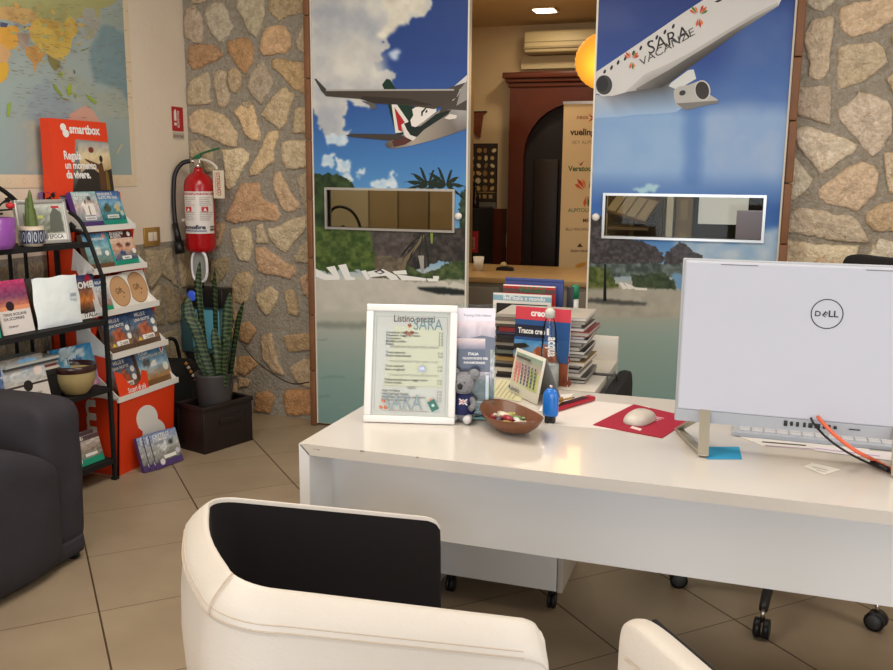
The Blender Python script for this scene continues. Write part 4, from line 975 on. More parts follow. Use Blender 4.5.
for (z, xl), (ta, tb) in zip(SZ, TY):
    b = MB(); b.box(W(xl-.19, ta+.004, z-.012), W(xl, tb-.004, z)); b.box(W(xl-.006, ta-.004, z-.016), W(xl+.004, tb+.016, z+.010))
    for yy in (ta-.004, tb-.002): b.prism([W(xl, yy, z), W(xl-.002, yy, z+.014), W(xl-.15, yy, z+.135), W(xl-.19, yy, z+.135), W(xl-.19, yy, z)], (0, .005, 0))
    b.build('shelf_tray', M_cardw, sd)
# header print, facing the room
Mh = Matrix.Translation(Vector(W(-2.903, YH, 1.27))) @ Matrix.Rotation(math.radians(90), 4, 'Z') @ Matrix.Rotation(math.radians(-4.6), 4, 'X')
a = Art(lambda x, y: (x*.9125, y)); a.rect(0, 0, .40, .336, (226, 64, 24))
a.grad([(.095, .012), (.40, .012), (.40, .245), (.16, .250)], [(50, 44, 36), (46, 36, 28), (150, 140, 130), (150, 150, 146)])
a.cells(.17, .10, .40, .24, 12, 8, photo_fn(4, (160, 162, 164), (226, 206, 160), (180, 150, 110), 24))
a.poly([(.095, .012), (.17, .10), (.24, .13), (.30, .10), (.40, .12), (.40, .012)], (46, 40, 34))
a.poly([(.30, .02), (.34, .02), (.345, .09), (.335, .145), (.325, .15), (.31, .14), (.21, .165), (.21, .158), (.30, .115)], (92, 60, 36)); a.ell(.328, .165, .013, .016, (44, 30, 24), 12); a.poly([(.345, .02), (.375, .02), (.37, .10), (.35, .12)], (120, 92, 30))
a.ell(.262, .205, .02, .014, (120, 50, 40), 10)
a.ell(.085, .300, .020, .017, Wt); a.ell(.098, .274, .022, .018, Wt); a.text('smartbox', (.125, .277), (.345, .277), Wt, .035, 1.1)
a.text('Regala', (.065, .160), (.185, .160), Wt, .03, 1.2); a.text('un momento', (.065, .118), (.285, .118), Wt, .03, 1.2); a.text('da vivere.', (.065, .076), (.235, .076), Wt, .04, 1.2)
a.build('header_print', print_matte(), sd, M=Matrix.Translation((.0006, 0, 0)) @ Mh)
# white sideways word on the side and big S on the base
a = Art(); a.text('smartbox', (.225, .10), (.225, .98), Wt, .03, .48)
o = a.build('side_lettering', print_matte(), sd); o.location = W(-3.00, Y0-.0006, 0)
a = Art(); a.ell(.20, .225, .085, .062, Wt, 24, -.5); a.ell(.255, .135, .095, .07, Wt, 24, -.5); a.poly([(.13, .20), (.2, .14), (.3, .17), (.25, .24)], Wt)
o = a.build('base_emblem', print_matte(), sd, M=Matrix.Translation(Vector(W(-2.6645, Y0, 0))) @ Matrix.Rotation(math.radians(90), 4, 'Z') @ Matrix.Rotation(math.radians(4.0), 4, 'X'))
# tray insert on the lowest shelf
zt_, xt_ = SZ[4]
ins = [(0, 0), (.205, 0), (.215, .085), (.185, .095), (.165, .055), (.13, .035), (.09, .04), (.062, .07), (.05, .10), (0, .125)]
Mi = Matrix.Translation(Vector(W(xt_+.004, Y0+.005, zt_+.003))) @ Matrix.Rotation(math.radians(90), 4, 'Z') @ Matrix.Rotation(math.radians(-12), 4, 'X')
it = MB().prism([Mi @ Vector((x, 0, z)) for x, z in ins], Mi.to_3x3() @ Vector((0, .004, 0))).build('tray_insert', M_card, sd)
a = Art(); a.text('Scopri di più', (.06, .012), (.185, .012), Wt, .02, 1.3); a.build('insert_print', print_matte(), it, M=Matrix.Translation((.0008, 0, 0)) @ Mi)

def gift(label, shelf, y0, y1, cover, h=.165, side=(110, 60, 120), group='gift boxes on the red display', dx=0, th=.028, tilt=17):
    z, xl = SZ[shelf]; X = xl-.022-dx; ta, tb = TY[shelf]; mY = lambda y: ta+(y-Y0)/(Y1-Y0)*(tb-ta); y0, y1 = mY(y0), mY(y1)
    return booklet('gift_box', label, 'gift box', (X, y0, z+.003), (X, y1, z+.003), h, math.radians(tilt), th, cover, group, side)
couple = photo_fn(1, (150, 190, 196), (200, 180, 176), (120, 140, 150), 40, .5, ((.45, .55, .13, (236, 230, 226)), (.66, .6, .12, (236, 226, 220)), (.66, .8, .07, (60, 40, 40)), (.45, .76, .06, (70, 50, 46))))
sea = photo_fn(2, (40, 84, 150), (120, 170, 200), (40, 110, 110), 46, .6, ((.3, .42, .14, (60, 70, 50)), (.75, .4, .14, (190, 180, 130))))
def couple_cover(a, w_, h):
    couple_base(a, w_, h)
    for cx, hz, hc in ((.46, .70, (70, 50, 44)), (.68, .74, (56, 40, 36))):
        a.poly([(w_*(cx-.10), h*.34), (w_*(cx+.10), h*.34), (w_*(cx+.11), h*.56), (w_*(cx+.06), h*.66), (w_*(cx-.06), h*.66), (w_*(cx-.11), h*.56)], (238, 232, 226)); a.ell(w_*cx, h*hz, w_*.05, h*.055, hc, 14); a.ell(w_*cx, h*(hz-.02), w_*.035, h*.042, (196, 150, 126), 12)
    a.poly([(w_*.52, h*.35), (w_*.56, h*.35), (w_*.58, h*.60), (w_*.54, h*.60)], (120, 90, 80))
couple_base = cov([(0, .16, (72, 44, 104)), (.20, .30, Wt, .30, .75)], (.16, 1, couple), [('DUE GIORNI', .06, .70, .88, Wt), ('PER DUE', .06, .52, .78, Wt), ('soggiorno', .34, .70, .225, (90, 60, 110))], [(.82, .35, .09, (200, 190, 200))])
gift('purple-based gift box with a couple in white, left on top shelf', 0, Y0+.012, Y0+.205, couple_cover, side=(96, 54, 128))
gift('green-based gift box with a blue sea view, right on top shelf', 0, Y0+.208, Y1-.005, cov([(0, .16, (20, 140, 116)), (.22, .32, Wt, .22, .70)], (.16, 1, sea), [('BENESSERE E', .04, .66, .88, Wt), ('GUSTO PER DUE', .04, .84, .78, Wt), ('benessere', .26, .66, .24, (30, 120, 100))], [(.85, .62, .08, (170, 190, 200)), (.88, .35, .08, (180, 200, 190))]), side=(20, 130, 120))
for k in range(3):
    z, xl = SZ[0]
    booklet('gift_box', ['thin violet gift box behind the couple box', 'magenta-spined gift box behind the violet one', 'rearmost lilac gift box by the header'][k], 'gift box', (xl-.085-.035*k, Y0+.004, z+.003), (xl-.085-.035*k, Y0+.17, z+.003), .165, math.radians(17), .026, cov([(0, .16, (72, 44, 104))], None, [('WEEKEND', .1, .7, .8, Wt)], base=[(106, 60, 140), (150, 44, 100), (120, 90, 160)][k]), 'gift boxes on the red display', [(96, 54, 128), (150, 44, 100), (130, 96, 150)][k])
river = photo_fn(3, (60, 110, 150), (130, 180, 190), (110, 130, 120), 50, .6, ((.5, .4, .12, (220, 220, 214)),))
gift('blue river-photo gift box with brown base, left on second shelf', 1, Y0+.01, Y0+.20, cov([(0, .15, (110, 74, 44))], (.15, 1, river), [('AVVENTURA', .3, .85, .80, Wt)], [(.82, .42, .08, Wt), (.85, .9, .07, (226, 130, 110))]), side=(100, 80, 60))
spa = photo_fn(5, (220, 190, 170), (206, 160, 130), (60, 90, 120), 40, .5, ((.35, .7, .1, (120, 60, 50)), (.7, .68, .1, (90, 60, 60)), (.4, .32, .12, (50, 70, 110))))
gift('brown-topped green-based gift box with turquoise spine on second shelf', 1, Y0+.215, Y1-.004, cov([(0, .16, (24, 140, 112)), (.80, 1, (70, 28, 26)), (.18, .28, Wt, .32, .72)], (.16, .8, spa), [('EVASIONI', .06, .62, .90, Wt, .03), ('DI GUSTO', .06, .50, .82, Wt, .03), ('gusto', .4, .62, .20, (30, 110, 90))], [(.86, .9, .07, Wt), (.9, .4, .08, Wt)]), side=(50, 190, 190))
kraft = lambda a, w_, h: (a.rect(0, 0, w_, h, (232, 228, 220)), a.ell(w_*.5, h*.5, w_*.47, h*.47, (160, 110, 74), 26), a.ell(w_*.5, h*.5, w_*.44, h*.44, (196, 154, 112), 26), a.text('Gift', (w_*.3, h*.42), (w_*.62, h*.48), (110, 74, 50), .02, 1.2), a.ell(w_*.66, h*.44, w_*.03, w_*.03, (60, 36, 30)), a.ell(w_*.60, h*.32, w_*.025, w_*.025, (60, 36, 30)))
gift('white gift box with round kraft label, left of two on third shelf', 2, Y0+.105, Y0+.262, kraft, .155, (232, 228, 220), 'white boxes with kraft labels', 0, .03)
gift('white gift box with round kraft label at right end of third shelf', 2, Y0+.258, Y1+.012, kraft, .160, (232, 228, 220), 'white boxes with kraft labels', .012, .03)
gift('small blue white and green gift box at left end of third shelf', 2, Y0+.01, Y0+.10, cov([(0, .16, (30, 150, 110)), (.78, 1, (60, 90, 130))], (.16, .78, photo_fn(6, (200, 210, 214), (190, 180, 180), (150, 110, 100), 60)), [('RELAX', .1, .8, .84, Wt)]), .15, (226, 226, 222))
night = photo_fn(7, (44, 78, 136), (96, 110, 130), (130, 90, 60), 60, .5, ((.5, .34, .22, (170, 84, 50)), (.2, .3, .12, (90, 70, 60))))
def mille(a, w_, h):
    cov([(0, .15, (86, 62, 44)), (.17, .30, Wt, .34, .80)], (.15, 1, night), [('MILLE E', .26, .66, .84, Wt, .03), ('UNA NOTTE', .2, .78, .70, Wt, .03), ('2 notti', .45, .75, .19, (100, 70, 50))], [(.88, .62, .08, Wt), (.88, .38, .08, Wt)])(a, w_, h)
    a.poly([(w_*.14, h*.17), (w_*.30, h*.17), (w_*.22, h*.28)], (220, 190, 50))
gift('city-night gift box MILLE E UNA NOTTE, left on fourth shelf', 3, Y0+.015, Y0+.205, mille, .165, (96, 70, 56))
gift('city-night gift box MILLE E UNA NOTTE, right on fourth shelf', 3, Y0+.208, Y1, mille, .17, (60, 60, 90))
gift('MILLE E UNA NOTTE gift box behind the red tray insert', 4, Y0+.02, Y0+.20, mille, .165, (60, 60, 90), dx=.015)
coast = photo_fn(8, (70, 130, 180), (150, 180, 200), (170, 120, 70), 40, .45, ((.5, .5, .1, (230, 226, 220)), (.3, .56, .12, (70, 70, 74))))
gift('coastal-view gift box with brown base at right of the lowest shelf', 4, Y0+.205, Y1+.012, cov([(0, .16, (120, 84, 50))], (.16, 1, coast), [('FUGA', .1, .4, .86, Wt), ('ROMANTICA PER DUE', .1, .9, .76, Wt)], [(.88, .88, .06, Wt), (.86, .42, .09, (220, 220, 214))]), .175, (110, 80, 60))
for k in range(3):
    y = 3.275+.030*k
    booklet('gift_box', ['front purple gift box with courtyard photo leaning against display base', 'middle purple gift box leaning against the display base', 'left purple gift box leaning against the display base'][2-k], 'gift box', (-2.575+.012*k, y, .004), (-2.548+.012*k, y+.165, .004), .165, math.radians(17), .02,
        cov([(0, .18, (78, 58, 108)), (.22, .32, Wt, .35, .8)], (.18, 1, photo_fn(10, (130, 150, 190), (180, 180, 176), (110, 110, 104), 60, .5, ((.4, .5, .14, (210, 214, 216)), (.7, .56, .1, (60, 70, 70))))), [('CASTELLI', .1, .7, .86, Wt), ('E DIMORE', .1, .6, .76, Wt)], [(.25, .16, .09, (220, 214, 220)), (.88, .34, .08, (200, 196, 206))]), 'purple gift boxes on the floor', (84, 60, 120))

# ------------------------------------------------------------------ black metal rack with four shelves
before_rack = set(bpy.data.objects)
rk = thing('metal_rack', 'black metal rack with scrolled top standing along the left wall', 'rack', (-2.82, 2.65, 0))
RX0, RX1, RY0, RY1 = -2.92, -2.655, 2.53, 3.166
V_ = lambda x, y, z: (x+2.82, y-2.65, z)
RZ = [1.073, .735, .432, .10]
for x, y in ((RX0, RY0), (RX1, RY0), (RX0, RY1), (RX1, RY1)):
    MB().box(V_(x-.008, y-.008, 0), V_(x+.008, y+.008, .935 if x == RX1 else 1.07)).box(V_(x-.013, y-.013, 0), V_(x+.013, y+.013, .012)).build('leg', M_blackm, rk)
RXF = RX1
for z in RZ:
    RX1 = RXF-.068 if z > 1 else RXF
    b = MB(); b.box(V_(RX1-.010, RY0, z-.022), V_(RX1+.008, RY1, z)).box(V_(RX0-.008, RY0, z-.022), V_(RX0+.010, RY1, z))
    for y in (RY0, RY1-.012): b.box(V_(RX0, y, z-.02), V_(RX1, y+.012, z))
    b.box(V_(RX0, RY0, z-.008), V_(RX1, RY1, z-.001)); b.build('shelf', M_blackm, rk)
RX1 = RXF
b = MB()
for y in (2.62, 2.70, 2.92, 3.0): b.box(V_(RX0-.005, y-.006, .02), V_(RX0+.005, y+.006, 1.05))
b.build('back_bars', M_blackm, rk)
for y, nm in ((RY1, 'scroll'), (RY0, 'scroll')):
    b = MB()
    b.tube([V_(RX1-.002, y, .92), V_(RX1-.03, y, .99), V_(RX1-.075, y, 1.10), V_(RX1-.115, y, 1.165), V_(RX1-.165, y-.005, 1.20)], .009)
    b.tube([V_(RX1-.04, y, 1.02), V_(RX1-.09, y, 1.105), V_(RX1-.15, y-.01, 1.125)], .006)
    b.lathe([(0, -.02), (.022, -.01), (.028, .01), (0, .03)], 10, M=Matrix.Translation(V_(RX1-.155, y-.01, 1.13)) @ Matrix.Scale(.35, 4, (0, 1, 0)))
    b.build(nm, M_blackm, rk)
# floral hoop at the back of the top shelf
b = MB(); b.tube([V_(-2.92, 2.54, 1.06), V_(-2.92, 2.56, 1.24), V_(-2.92, 2.64, 1.355), V_(-2.92, 2.78, 1.355), V_(-2.92, 2.95, 1.27), V_(-2.92, 3.07, 1.13), V_(-2.92, 3.10, 1.06)], .010)
b.build('hoop', M_blackm, rk)
b = MB(); rr = random.Random(4)
b.tube([V_(-2.92, 2.6, 1.10), V_(-2.92, 2.80, 1.20), V_(-2.92, 3.0, 1.22), V_(-2.92, 3.14, 1.245)], .004).tube([V_(-2.92, 2.6, 1.2), V_(-2.92, 2.9, 1.20)], .0045).tube([V_(-2.92, 2.85, 1.21), V_(-2.92, 2.93, 1.26)], .004)
def leaf_disc(b, y, z, r, n=5):
    pts = []
    for k in range(2*n):
        q = r if k % 2 == 0 else r*.62; t = math.pi*k/n; pts.append(V_(-2.92, y+q*math.cos(t), z+q*math.sin(t)))
    b.prism(pts, (.006, 0, 0))
for y, z, r in ((2.83, 1.265, .036), (2.79, 1.335, .028), (3.145, 1.25, .018), (3.165, 1.272, .013), (2.70, 1.30, .03), (2.60, 1.26, .032), (2.93, 1.255, .016)): leaf_disc(b, y, z, r)
b.build('flower_ornament', M_blackm, rk)

# things on the rack
def seat_on(px, py, X, z): p = at_x(px, py, X); return (X, p[1], z)
pt_ = thing('purple_pot', 'glossy purple flower pot at left end of the rack top shelf', 'flower pot', (-2.76, 2.715, RZ[0]+.001))
MB().lathe([(0, 0), (.072, 0), (.080, .02), (.086, .118), (.080, .121), (.074, .10), (.06, .095), (0, .095)], 32).build('pot', mat('purple_glaze', (140, 76, 160), .3, coat=.4), pt_)
MB().lathe([(0, .094), (.076, .094), (.05, .115), (0, .12)], 24).build('soil', mat('soil', (96, 88, 60), .9, noise=.4, nscale=60, bump=.6), pt_)
b = MB(); b.tube([(0, 0, .11), (.02, .03, .17), (.01, .07, .18)], .003); b.build('stem', M_blackm, pt_)
MB().lathe([(0, -.015), (.016, -.005), (.018, .006), (0, .016)], 10, M=Matrix.Translation((.02, .075, .165))).build('flower', mat('red_petal', (190, 36, 44), .5), pt_)
ap = thing('potted_aloe', 'small spiky aloe in a navy patterned cream pot on the rack top', 'potted plant', (-2.74, 2.885, RZ[0]+.001))
pot = MB().lathe([(0, 0), (.036, 0), (.044, .012), (.047, .065), (.044, .082), (.04, .08), (.038, .06), (0, .06)], 28).build('pot', mat('cream_glaze', (206, 190, 170), .35), ap)
a = Art(); a.cells(-.145, .012, .145, .066, 40, 1, lambda u, v: (30, 36, 60))
for k in range(14):
    u = -.14+.02*k; a.ell(u+.01, .04, .006, .021, (170, 176, 190), 10); a.ell(u+.01, .04, .003, .014, (30, 36, 60), 8); a.rect(u-.001, .014, u+.001, .064, (170, 176, 190))
wrap_build(a, 'pattern', print_gloss(), pot, -.145, .145, 40, lambda x, y, z: ((.0475-y*2)*math.sin(x/.0475), -(.0475-y*2)*math.cos(x/.0475), z))
M_aloe = mat('aloe_green', (88, 104, 50), .5, noise=.2, nscale=40)
for k in range(7):
    an = 2*math.pi*k/7; ln_ = .165 if k == 0 else rng.uniform(.09, .135); ti = .06 if k else .01
    b = MB(); b.tube([(.008*math.cos(an), .008*math.sin(an), .062), (ti*.09*math.cos(an)*2, ti*.09*math.sin(an)*2, .062+ln_*.45), (ti*.1*math.cos(an)*2.2, ti*.1*math.sin(an)*2.2, .062+ln_)], lambda t: (.018 if k else .022)*(1-t)**.6+.0012, n=6)
    b.build('leaf', M_aloe, ap)
fm, wd_ = lean_frame((-2.78, 2.86, RZ[0]+.003), (-2.74, 3.085, RZ[0]+.003), math.radians(9))
pf = thing('picture_frame', 'silver framed black and white city picture reading D EPOCA on the rack', 'picture frame', (0, 0, 0)); pf.matrix_world = fm
MB().box((-.0, .004, 0), (wd_, .016, .185)).build('back', M_steel, pf)
b = MB()
for lo, hi in (((0, 0), (wd_, .014)), ((0, .171), (wd_, .185)), ((0, 0), (.014, .185)), ((wd_-.014, 0), (wd_, .185))): b.box((lo[0], -.004, lo[1]), (hi[0], .006, hi[1]), bev=.002)
b.build('frame', mat('frame_silver', (206, 204, 200), .3, metal=.6), pf)
a = Art(); a.rect(.012, .012, wd_-.012, .173, (196, 196, 190)); a.cells(.03, .045, wd_-.02, .16, 14, 10, photo_fn(12, (196, 204, 196), (150, 156, 146), (120, 126, 112), 50)); a.poly([(wd_*.62, .05), (wd_*.9, .05), (wd_*.88, .13), (wd_*.75, .155), (wd_*.66, .12)], (96, 100, 92)); a.rect(wd_*.7, .148, wd_*.86, .158, (190, 50, 60)); a.rect(wd_*.42, .108, wd_*.52, .120, (200, 210, 110)); a.rect(.03, .016, wd_-.016, .040, (232, 230, 226)); a.text("L'ITALIA D'EPOCA", (.04, .021), (wd_-.03, .021), (40, 40, 44), .01, 1.3)
o = a.build('picture', print_gloss(), pf); o.location = (0, .0036, 0)

def rack_item(name, label, cat, x0, x1, ytop, ybot, shelf, X, cover, th=.006, tilt=12, side=(225, 220, 212), group='brochures on the black rack', skew=0):
    z = RZ[shelf]+.002; p0 = at_x(x0, ybot, X); p1 = at_x(x1, ybot, X)
    h = at_x((x0+x1)/2, ytop, X)[2]-z
    return booklet(name, label, cat, (X, p0[1], z), (X+skew, p1[1], z), max(h, .1)/math.cos(math.radians(tilt)), math.radians(tilt), th, cover, group, side)
pinkp = photo_fn(21, (196, 60, 110), (120, 60, 96), (214, 130, 90), 30, .4)
rack_item('brochure', 'pink-topped white brochure with round black badge, second shelf', 'brochure', 11, 40, 281, 330, 1, -2.70, cov([(.44, .52, (226, 150, 110))], (.5, 1, pinkp), [('TERRE SICILIANE', .1, .85, .34, (70, 66, 66)), ('DA SCOPRIRE', .1, .75, .26, (70, 66, 66)), ('itinerari', .2, .5, .12, (120, 110, 106))], [(.38, .52, .13, (44, 24, 24))], (222, 214, 210)))
rack_item('brochure', 'teal and green brochure at far left of second shelf', 'brochure', -7, 10, 300, 336, 1, -2.675, cov([(0, .3, (30, 140, 116))], (.3, 1, photo_fn(22, (70, 130, 150), (60, 130, 160), (40, 110, 130), 30)), [('MARE', .2, .7, .6, Wt)]), tilt=8)
rack_item('brochure', 'brochure with crimson label standing behind the pink-topped one', 'brochure', -6, 12, 284, 322, 1, -2.76, cov([(.75, .9, (170, 30, 50))], (0, .7, photo_fn(23, (150, 130, 100), (120, 110, 90), (100, 90, 80), 40)), [('EUROPA', .2, .8, .79, Wt)], base=(196, 188, 176)))
rack_item('brochure', 'dark brochure in the gap beside the silver bag', 'brochure', 36, 50, 279, 322, 1, -2.73, cov([], (0, 1, photo_fn(24, (60, 56, 56), (90, 70, 60), (40, 36, 36), 50))), side=(60, 56, 56))
rack_item('guide_book', 'navy city guide book ROME with lit monument at right of second shelf', 'book', 72, 100, 276, 320, 1, -2.735, cov([(0, .13, Wt)], (.13, 1, photo_fn(25, (30, 50, 110), (206, 120, 50), (40, 30, 30), 50, .35)), [('ROME', .30, .92, .70, Wt, .03), ('ITALIA', .45, .92, .03, (60, 60, 60))], [(.80, .90, .10, (170, 26, 46))]), th=.014)
# silver foil bag: crumpled pillow of metal foil
p0 = at_x(44, 327, -2.69); p1 = at_x(84, 320, -2.69); hf = .17
fm, wd_ = lean_frame((-2.69, p0[1], RZ[1]+.002), (-2.685, p1[1], RZ[1]+.002), math.radians(6))
fb = thing('foil_bag', 'silver-blue foil bag standing in the middle of the second shelf', 'bag', (0, 0, 0)); fb.matrix_world = fm
hf = at_x(62, 276, -2.72)[2]-RZ[1]
r2 = np.random.RandomState(3)
def foil(sign):
    P = []
    for j in range(21):
        v = j/20; row = []
        for i in range(17):
            u = i/16; e = max(0, math.sin(math.pi*u)*math.sin(math.pi*v))**.5
            o = sign*(.011*e)+ (r2.rand()-.5)*.0035*e+.002*math.sin(7*u+9*v)*e
            row.append((u*wd_+.003*math.sin(v*9)*(1-2*u), -o+.008, v*hf*(1+.012*math.sin(u*12))))
        P.append(row)
    return P
MB().grid(foil(1)).grid(foil(-1)).build('foil', mat('foil_silver', (236, 246, 250), .25, metal=.0, noise=.12, nscale=7, bump=.8, bscale=12, coat=.6), fb)
a = Art(); a.rect(wd_*.74, hf*.50, wd_*.90, hf*.64, (200, 210, 216)); a.rect(wd_*.76, hf*.56, wd_*.88, hf*.62, (150, 160, 170)); o = a.build('sticker', print_matte(), fb); o.location = (0, -.006, 0)
# third shelf
rack_item('brochure', 'blue brochure with white badge at far left of third shelf', 'brochure', -8, 17, 362, 395, 2, -2.68, cov([], (0, 1, photo_fn(26, (40, 66, 130), (80, 110, 160), (150, 170, 190), 30)), [('sole e mare', .3, .95, .62, Wt)], [(.78, .25, .14, (220, 220, 220))]), tilt=10)
rack_item('brochure', 'white brochure with grey boat photo and black badge, third shelf', 'brochure', 18, 57, 358, 399, 2, -2.67, cov([(.42, .46, (60, 52, 50))], (.44, 1, photo_fn(27, (130, 120, 110), (180, 190, 200), (190, 186, 180), 40, .6, ((.6, .75, .2, (120, 170, 210)), (.3, .5, .12, (214, 214, 210))))), [('CROCIERE E NAVI', .25, .8, .22, (80, 74, 70)), ('vacanze di lusso', .25, .75, .13, (90, 84, 80))], [(.52, .42, .11, (30, 24, 24)), (.82, .68, .10, (230, 214, 204))], (214, 208, 204)), tilt=12)
rack_item('brochure', 'bright blue and pink travel brochure behind the ceramic bowl', 'brochure', 60, 99, 347, 392, 2, -2.74, cov([], (0, 1, photo_fn(28, (40, 140, 200), (130, 190, 220), (220, 150, 190), 40, .5, ((.4, .82, .2, (206, 230, 240)), (.7, .84, .1, (210, 230, 240))))), [('isole', .35, .7, .6, (60, 110, 170))]), th=.008)
def pile(label, x0, y0, z, n, cols, wx=.18, wy=.27, group='magazines lying flat on the rack'):
    for k in range(n):
        t = thing('magazine', label(k), 'magazine', (x0+.006*math.sin(k*5), y0+.004*math.cos(k*3), z+.0105*k), .03*math.sin(k*7), group)
        MB().box((-wx/2, -wy/2, 0), (wx/2, wy/2, .010)).build('pages', mat('pages_%d_%d_%d' % cols[k % len(cols)], cols[k % len(cols)], .5), t)
pl_ = ['lowest magazine of the flat pile behind the boat brochure', 'second magazine up in the flat pile behind the boat brochure', 'third magazine up in the flat pile behind the boat brochure', 'fourth magazine up in the flat pile behind the boat brochure', 'topmost magazine of the flat pile behind the boat brochure']
pile(lambda k: pl_[k], -2.79, 2.80, RZ[2]+.13, 5, [(206, 200, 190), (120, 50, 50), (190, 186, 180), (70, 70, 74), (180, 184, 180)])
bx = thing('storage_box', 'dark low box under the flat pile of magazines on the rack', 'box', (-2.79, 2.80, RZ[2]+.001)); MB().box((-.09, -.14, 0), (.09, .14, .127), bev=.003).build('body', M_blackm, bx); MB().box((-.092, -.142, .105), (.092, .142, .128), bev=.002).build('lid', mat('lid_dark', (40, 38, 38), .6), bx)
p = at_x(73, 395, -2.72)
bw = thing('ceramic_bowl', 'beige ceramic bowl with dark brown rim at right of third shelf', 'bowl', (-2.695, p[1]+.0, RZ[2]+.001))
MB().lathe([(0, 0), (.045, 0), (.052, .006), (.075, .035), (.086, .07), (.088, .105), (.088, .112), (.080, .112), (.078, .07), (.05, .02), (0, .015)], 36).build('body', mat('stoneware', (176, 158, 112), .35, noise=.12, nscale=30, coat=.3), bw)
MB().lathe([(.0885, .100), (.092, .106), (.092, .124), (.088, .130), (.081, .128), (.079, .108)], 36).build('rim', mat('rim_brown', (52, 26, 24), .3, coat=.5), bw)
# bottom shelf
for k in range(2):
    rack_item('brochure', ['green-based brochure with photo of people, front one on the rack bottom shelf', 'brochure standing behind the green-based one on the bottom shelf'][k], 'brochure', 74-5*k, 106-5*k, 438-3*k, 474-2*k, 3, -2.68-.03*k, cov([(0, .22, (30, 150, 120)), (.84, 1, (90, 70, 76)), (.28, .38, Wt, .5, .85)], (.22, .84, photo_fn(29+k, (200, 196, 190), (160, 140, 130), (120, 130, 120), 70)), [('WEEKEND', .1, .55, .88, Wt), ('GOURMET', .1, .5, .93, Wt)], [(.3, .2, .08, Wt)]), tilt=16, th=.02)

# the rack stands a little askew to the wall: turn it with everything on it
PV = Matrix.Translation((RX1, RY1, 0)); TW = PV @ Matrix.Rotation(math.radians(-5), 4, 'Z') @ PV.inverted()
for o in bpy.data.objects:
    if o not in before_rack and o.parent is None: o.matrix_basis = TW @ o.matrix_basis

# ------------------------------------------------------------------ dark slip-covered sofa at the left edge
so = thing('sofa', 'dark grey slip-covered sofa at the left edge of the room', 'sofa', (-2.6, 2.1, 0))
M_sofa = mat('sofa_cloth', (46, 43, 50), .85, noise=.12, nscale=5, bump=.5, bscale=6)
def pad(name, lo, hi, rnd, parent, m, seed=0, sag=.006, shear=None):
    bm = bmesh.new(); bmesh.ops.create_cube(bm, size=1)
    bmesh.ops.subdivide_edges(bm, edges=bm.edges[:], cuts=7, use_grid_fill=True)
    L = [hi[i]-lo[i] for i in range(3)]; c = [(hi[i]+lo[i])/2 for i in range(3)]
    r_ = random.Random(seed)
    for v in bm.verts:
        p = [v.co[i]*L[i] for i in range(3)]
        q = [max(-L[i]/2+rnd, min(L[i]/2-rnd, p[i])) for i in range(3)]; d_ = Vector([p[i]-q[i] for i in range(3)])
        if d_.length > 1e-6: d_ = d_.normalized()*rnd
        n_ = Vector(q)+d_; n_ += Vector((r_.uniform(-1, 1), r_.uniform(-1, 1), r_.uniform(-1, 1)))*sag
        v.co = n_+Vector(c)
        if shear: v.co = Vector(shear(*v.co))
    for f in bm.faces: f.smooth = True
    me = bpy.data.meshes.new(name); bm.to_mesh(me); bm.free(); me.materials.append(m)
    o = bpy.data.objects.new(name, me); C.objects.link(o); o.parent = parent
    sd_ = o.modifiers.new('smooth', 'SUBSURF'); sd_.levels = 1; sd_.render_levels = 2
    return o
pad('backrest', (-.45, .16, .03), (.395, .40, .60), .06, so, M_sofa, 1, shear=lambda x, y, z: (x+.0*z, y+.02*(z-.3), z))
pad('seat', (-.45, -.55, .03), (.26, .22, .36), .05, so, M_sofa, 2)
pad('arm', (.22, -.65, .02), (.435, .24, .52), .06, so, M_sofa, 3, shear=lambda x, y, z: (x, y, z-max(0, (y+.02))*.42*(z/.5)))
pad('skirt', (-.45, .10, .015), (.40, .37, .10), .03, so, M_sofa, 4, .003)
for x, y in ((-.4, -.55), (.38, -.55), (.36, .33), (-.4, .33)): MB().cyl((x, y, 0), (x, y, .03), .02).build('foot', M_black, so)

# ------------------------------------------------------------------ snake plant on its box, and the device behind
ang = math.radians(73.5)
px_ = thing('planter_box', 'dark brown square box holding the snake plant pot', 'planter box', (-2.477, 3.608, 0), ang)
M_wenge = mat('wenge', (30, 18, 17), .5, noise=.2, nscale=20, bump=.2)
L1, L2 = .316, .207
b = MB(); T_ = .014
b.box((0, 0, 0), (L1, T_, .232), bev=.003).box((0, L2-T_, 0), (L1, L2, .232), bev=.003).box((0, T_, 0), (T_, L2-T_, .232), bev=.003).box((L1-T_, T_, 0), (L1, L2-T_, .232), bev=.003).box((T_, T_, .05), (L1-T_, L2-T_, .065))
b.build('walls', M_wenge, px_)
b = MB(); b.box((-.006, -.006, .215), (L1+.006, T_+.003, .238), bev=.003).box((-.006, L2-T_-.003, .215), (L1+.006, L2+.006, .238), bev=.003).box((-.006, T_, .215), (T_, L2-T_, .238), bev=.003).box((L1-T_, T_, .215), (L1+.006, L2-T_, .238), bev=.003); b.build('rim', M_wenge, px_)
MB().box((.10, -.007, .13), (.24, -.001, .165), bev=.002).build('front_flap', M_wenge, px_)
cxp = Vector((-2.477, 3.608, 0))+Vector((math.cos(ang), math.sin(ang), 0))*L1/2+Vector((-math.sin(ang), math.cos(ang), 0))*L2/2
sp = thing('snake_plant', 'tall snake plant with banded green leaves in a dark grey pot', 'potted plant', (cxp.x, cxp.y, .066)); PO = Matrix.Translation((.012, -.01, 0))
PB = .19
MB().lathe([(0, .10), (.070, .10), (.078, .12), (.098, PB+.115), (.098, PB+.125), (.090, PB+.125), (.086, PB+.095), (0, PB+.09)], 32, M=PO).lathe([(0, 0), (.06, 0), (.06, .10), (0, .10)], 20, M=PO).build('pot', mat('pot_grey', (58, 56, 56), .5), sp)
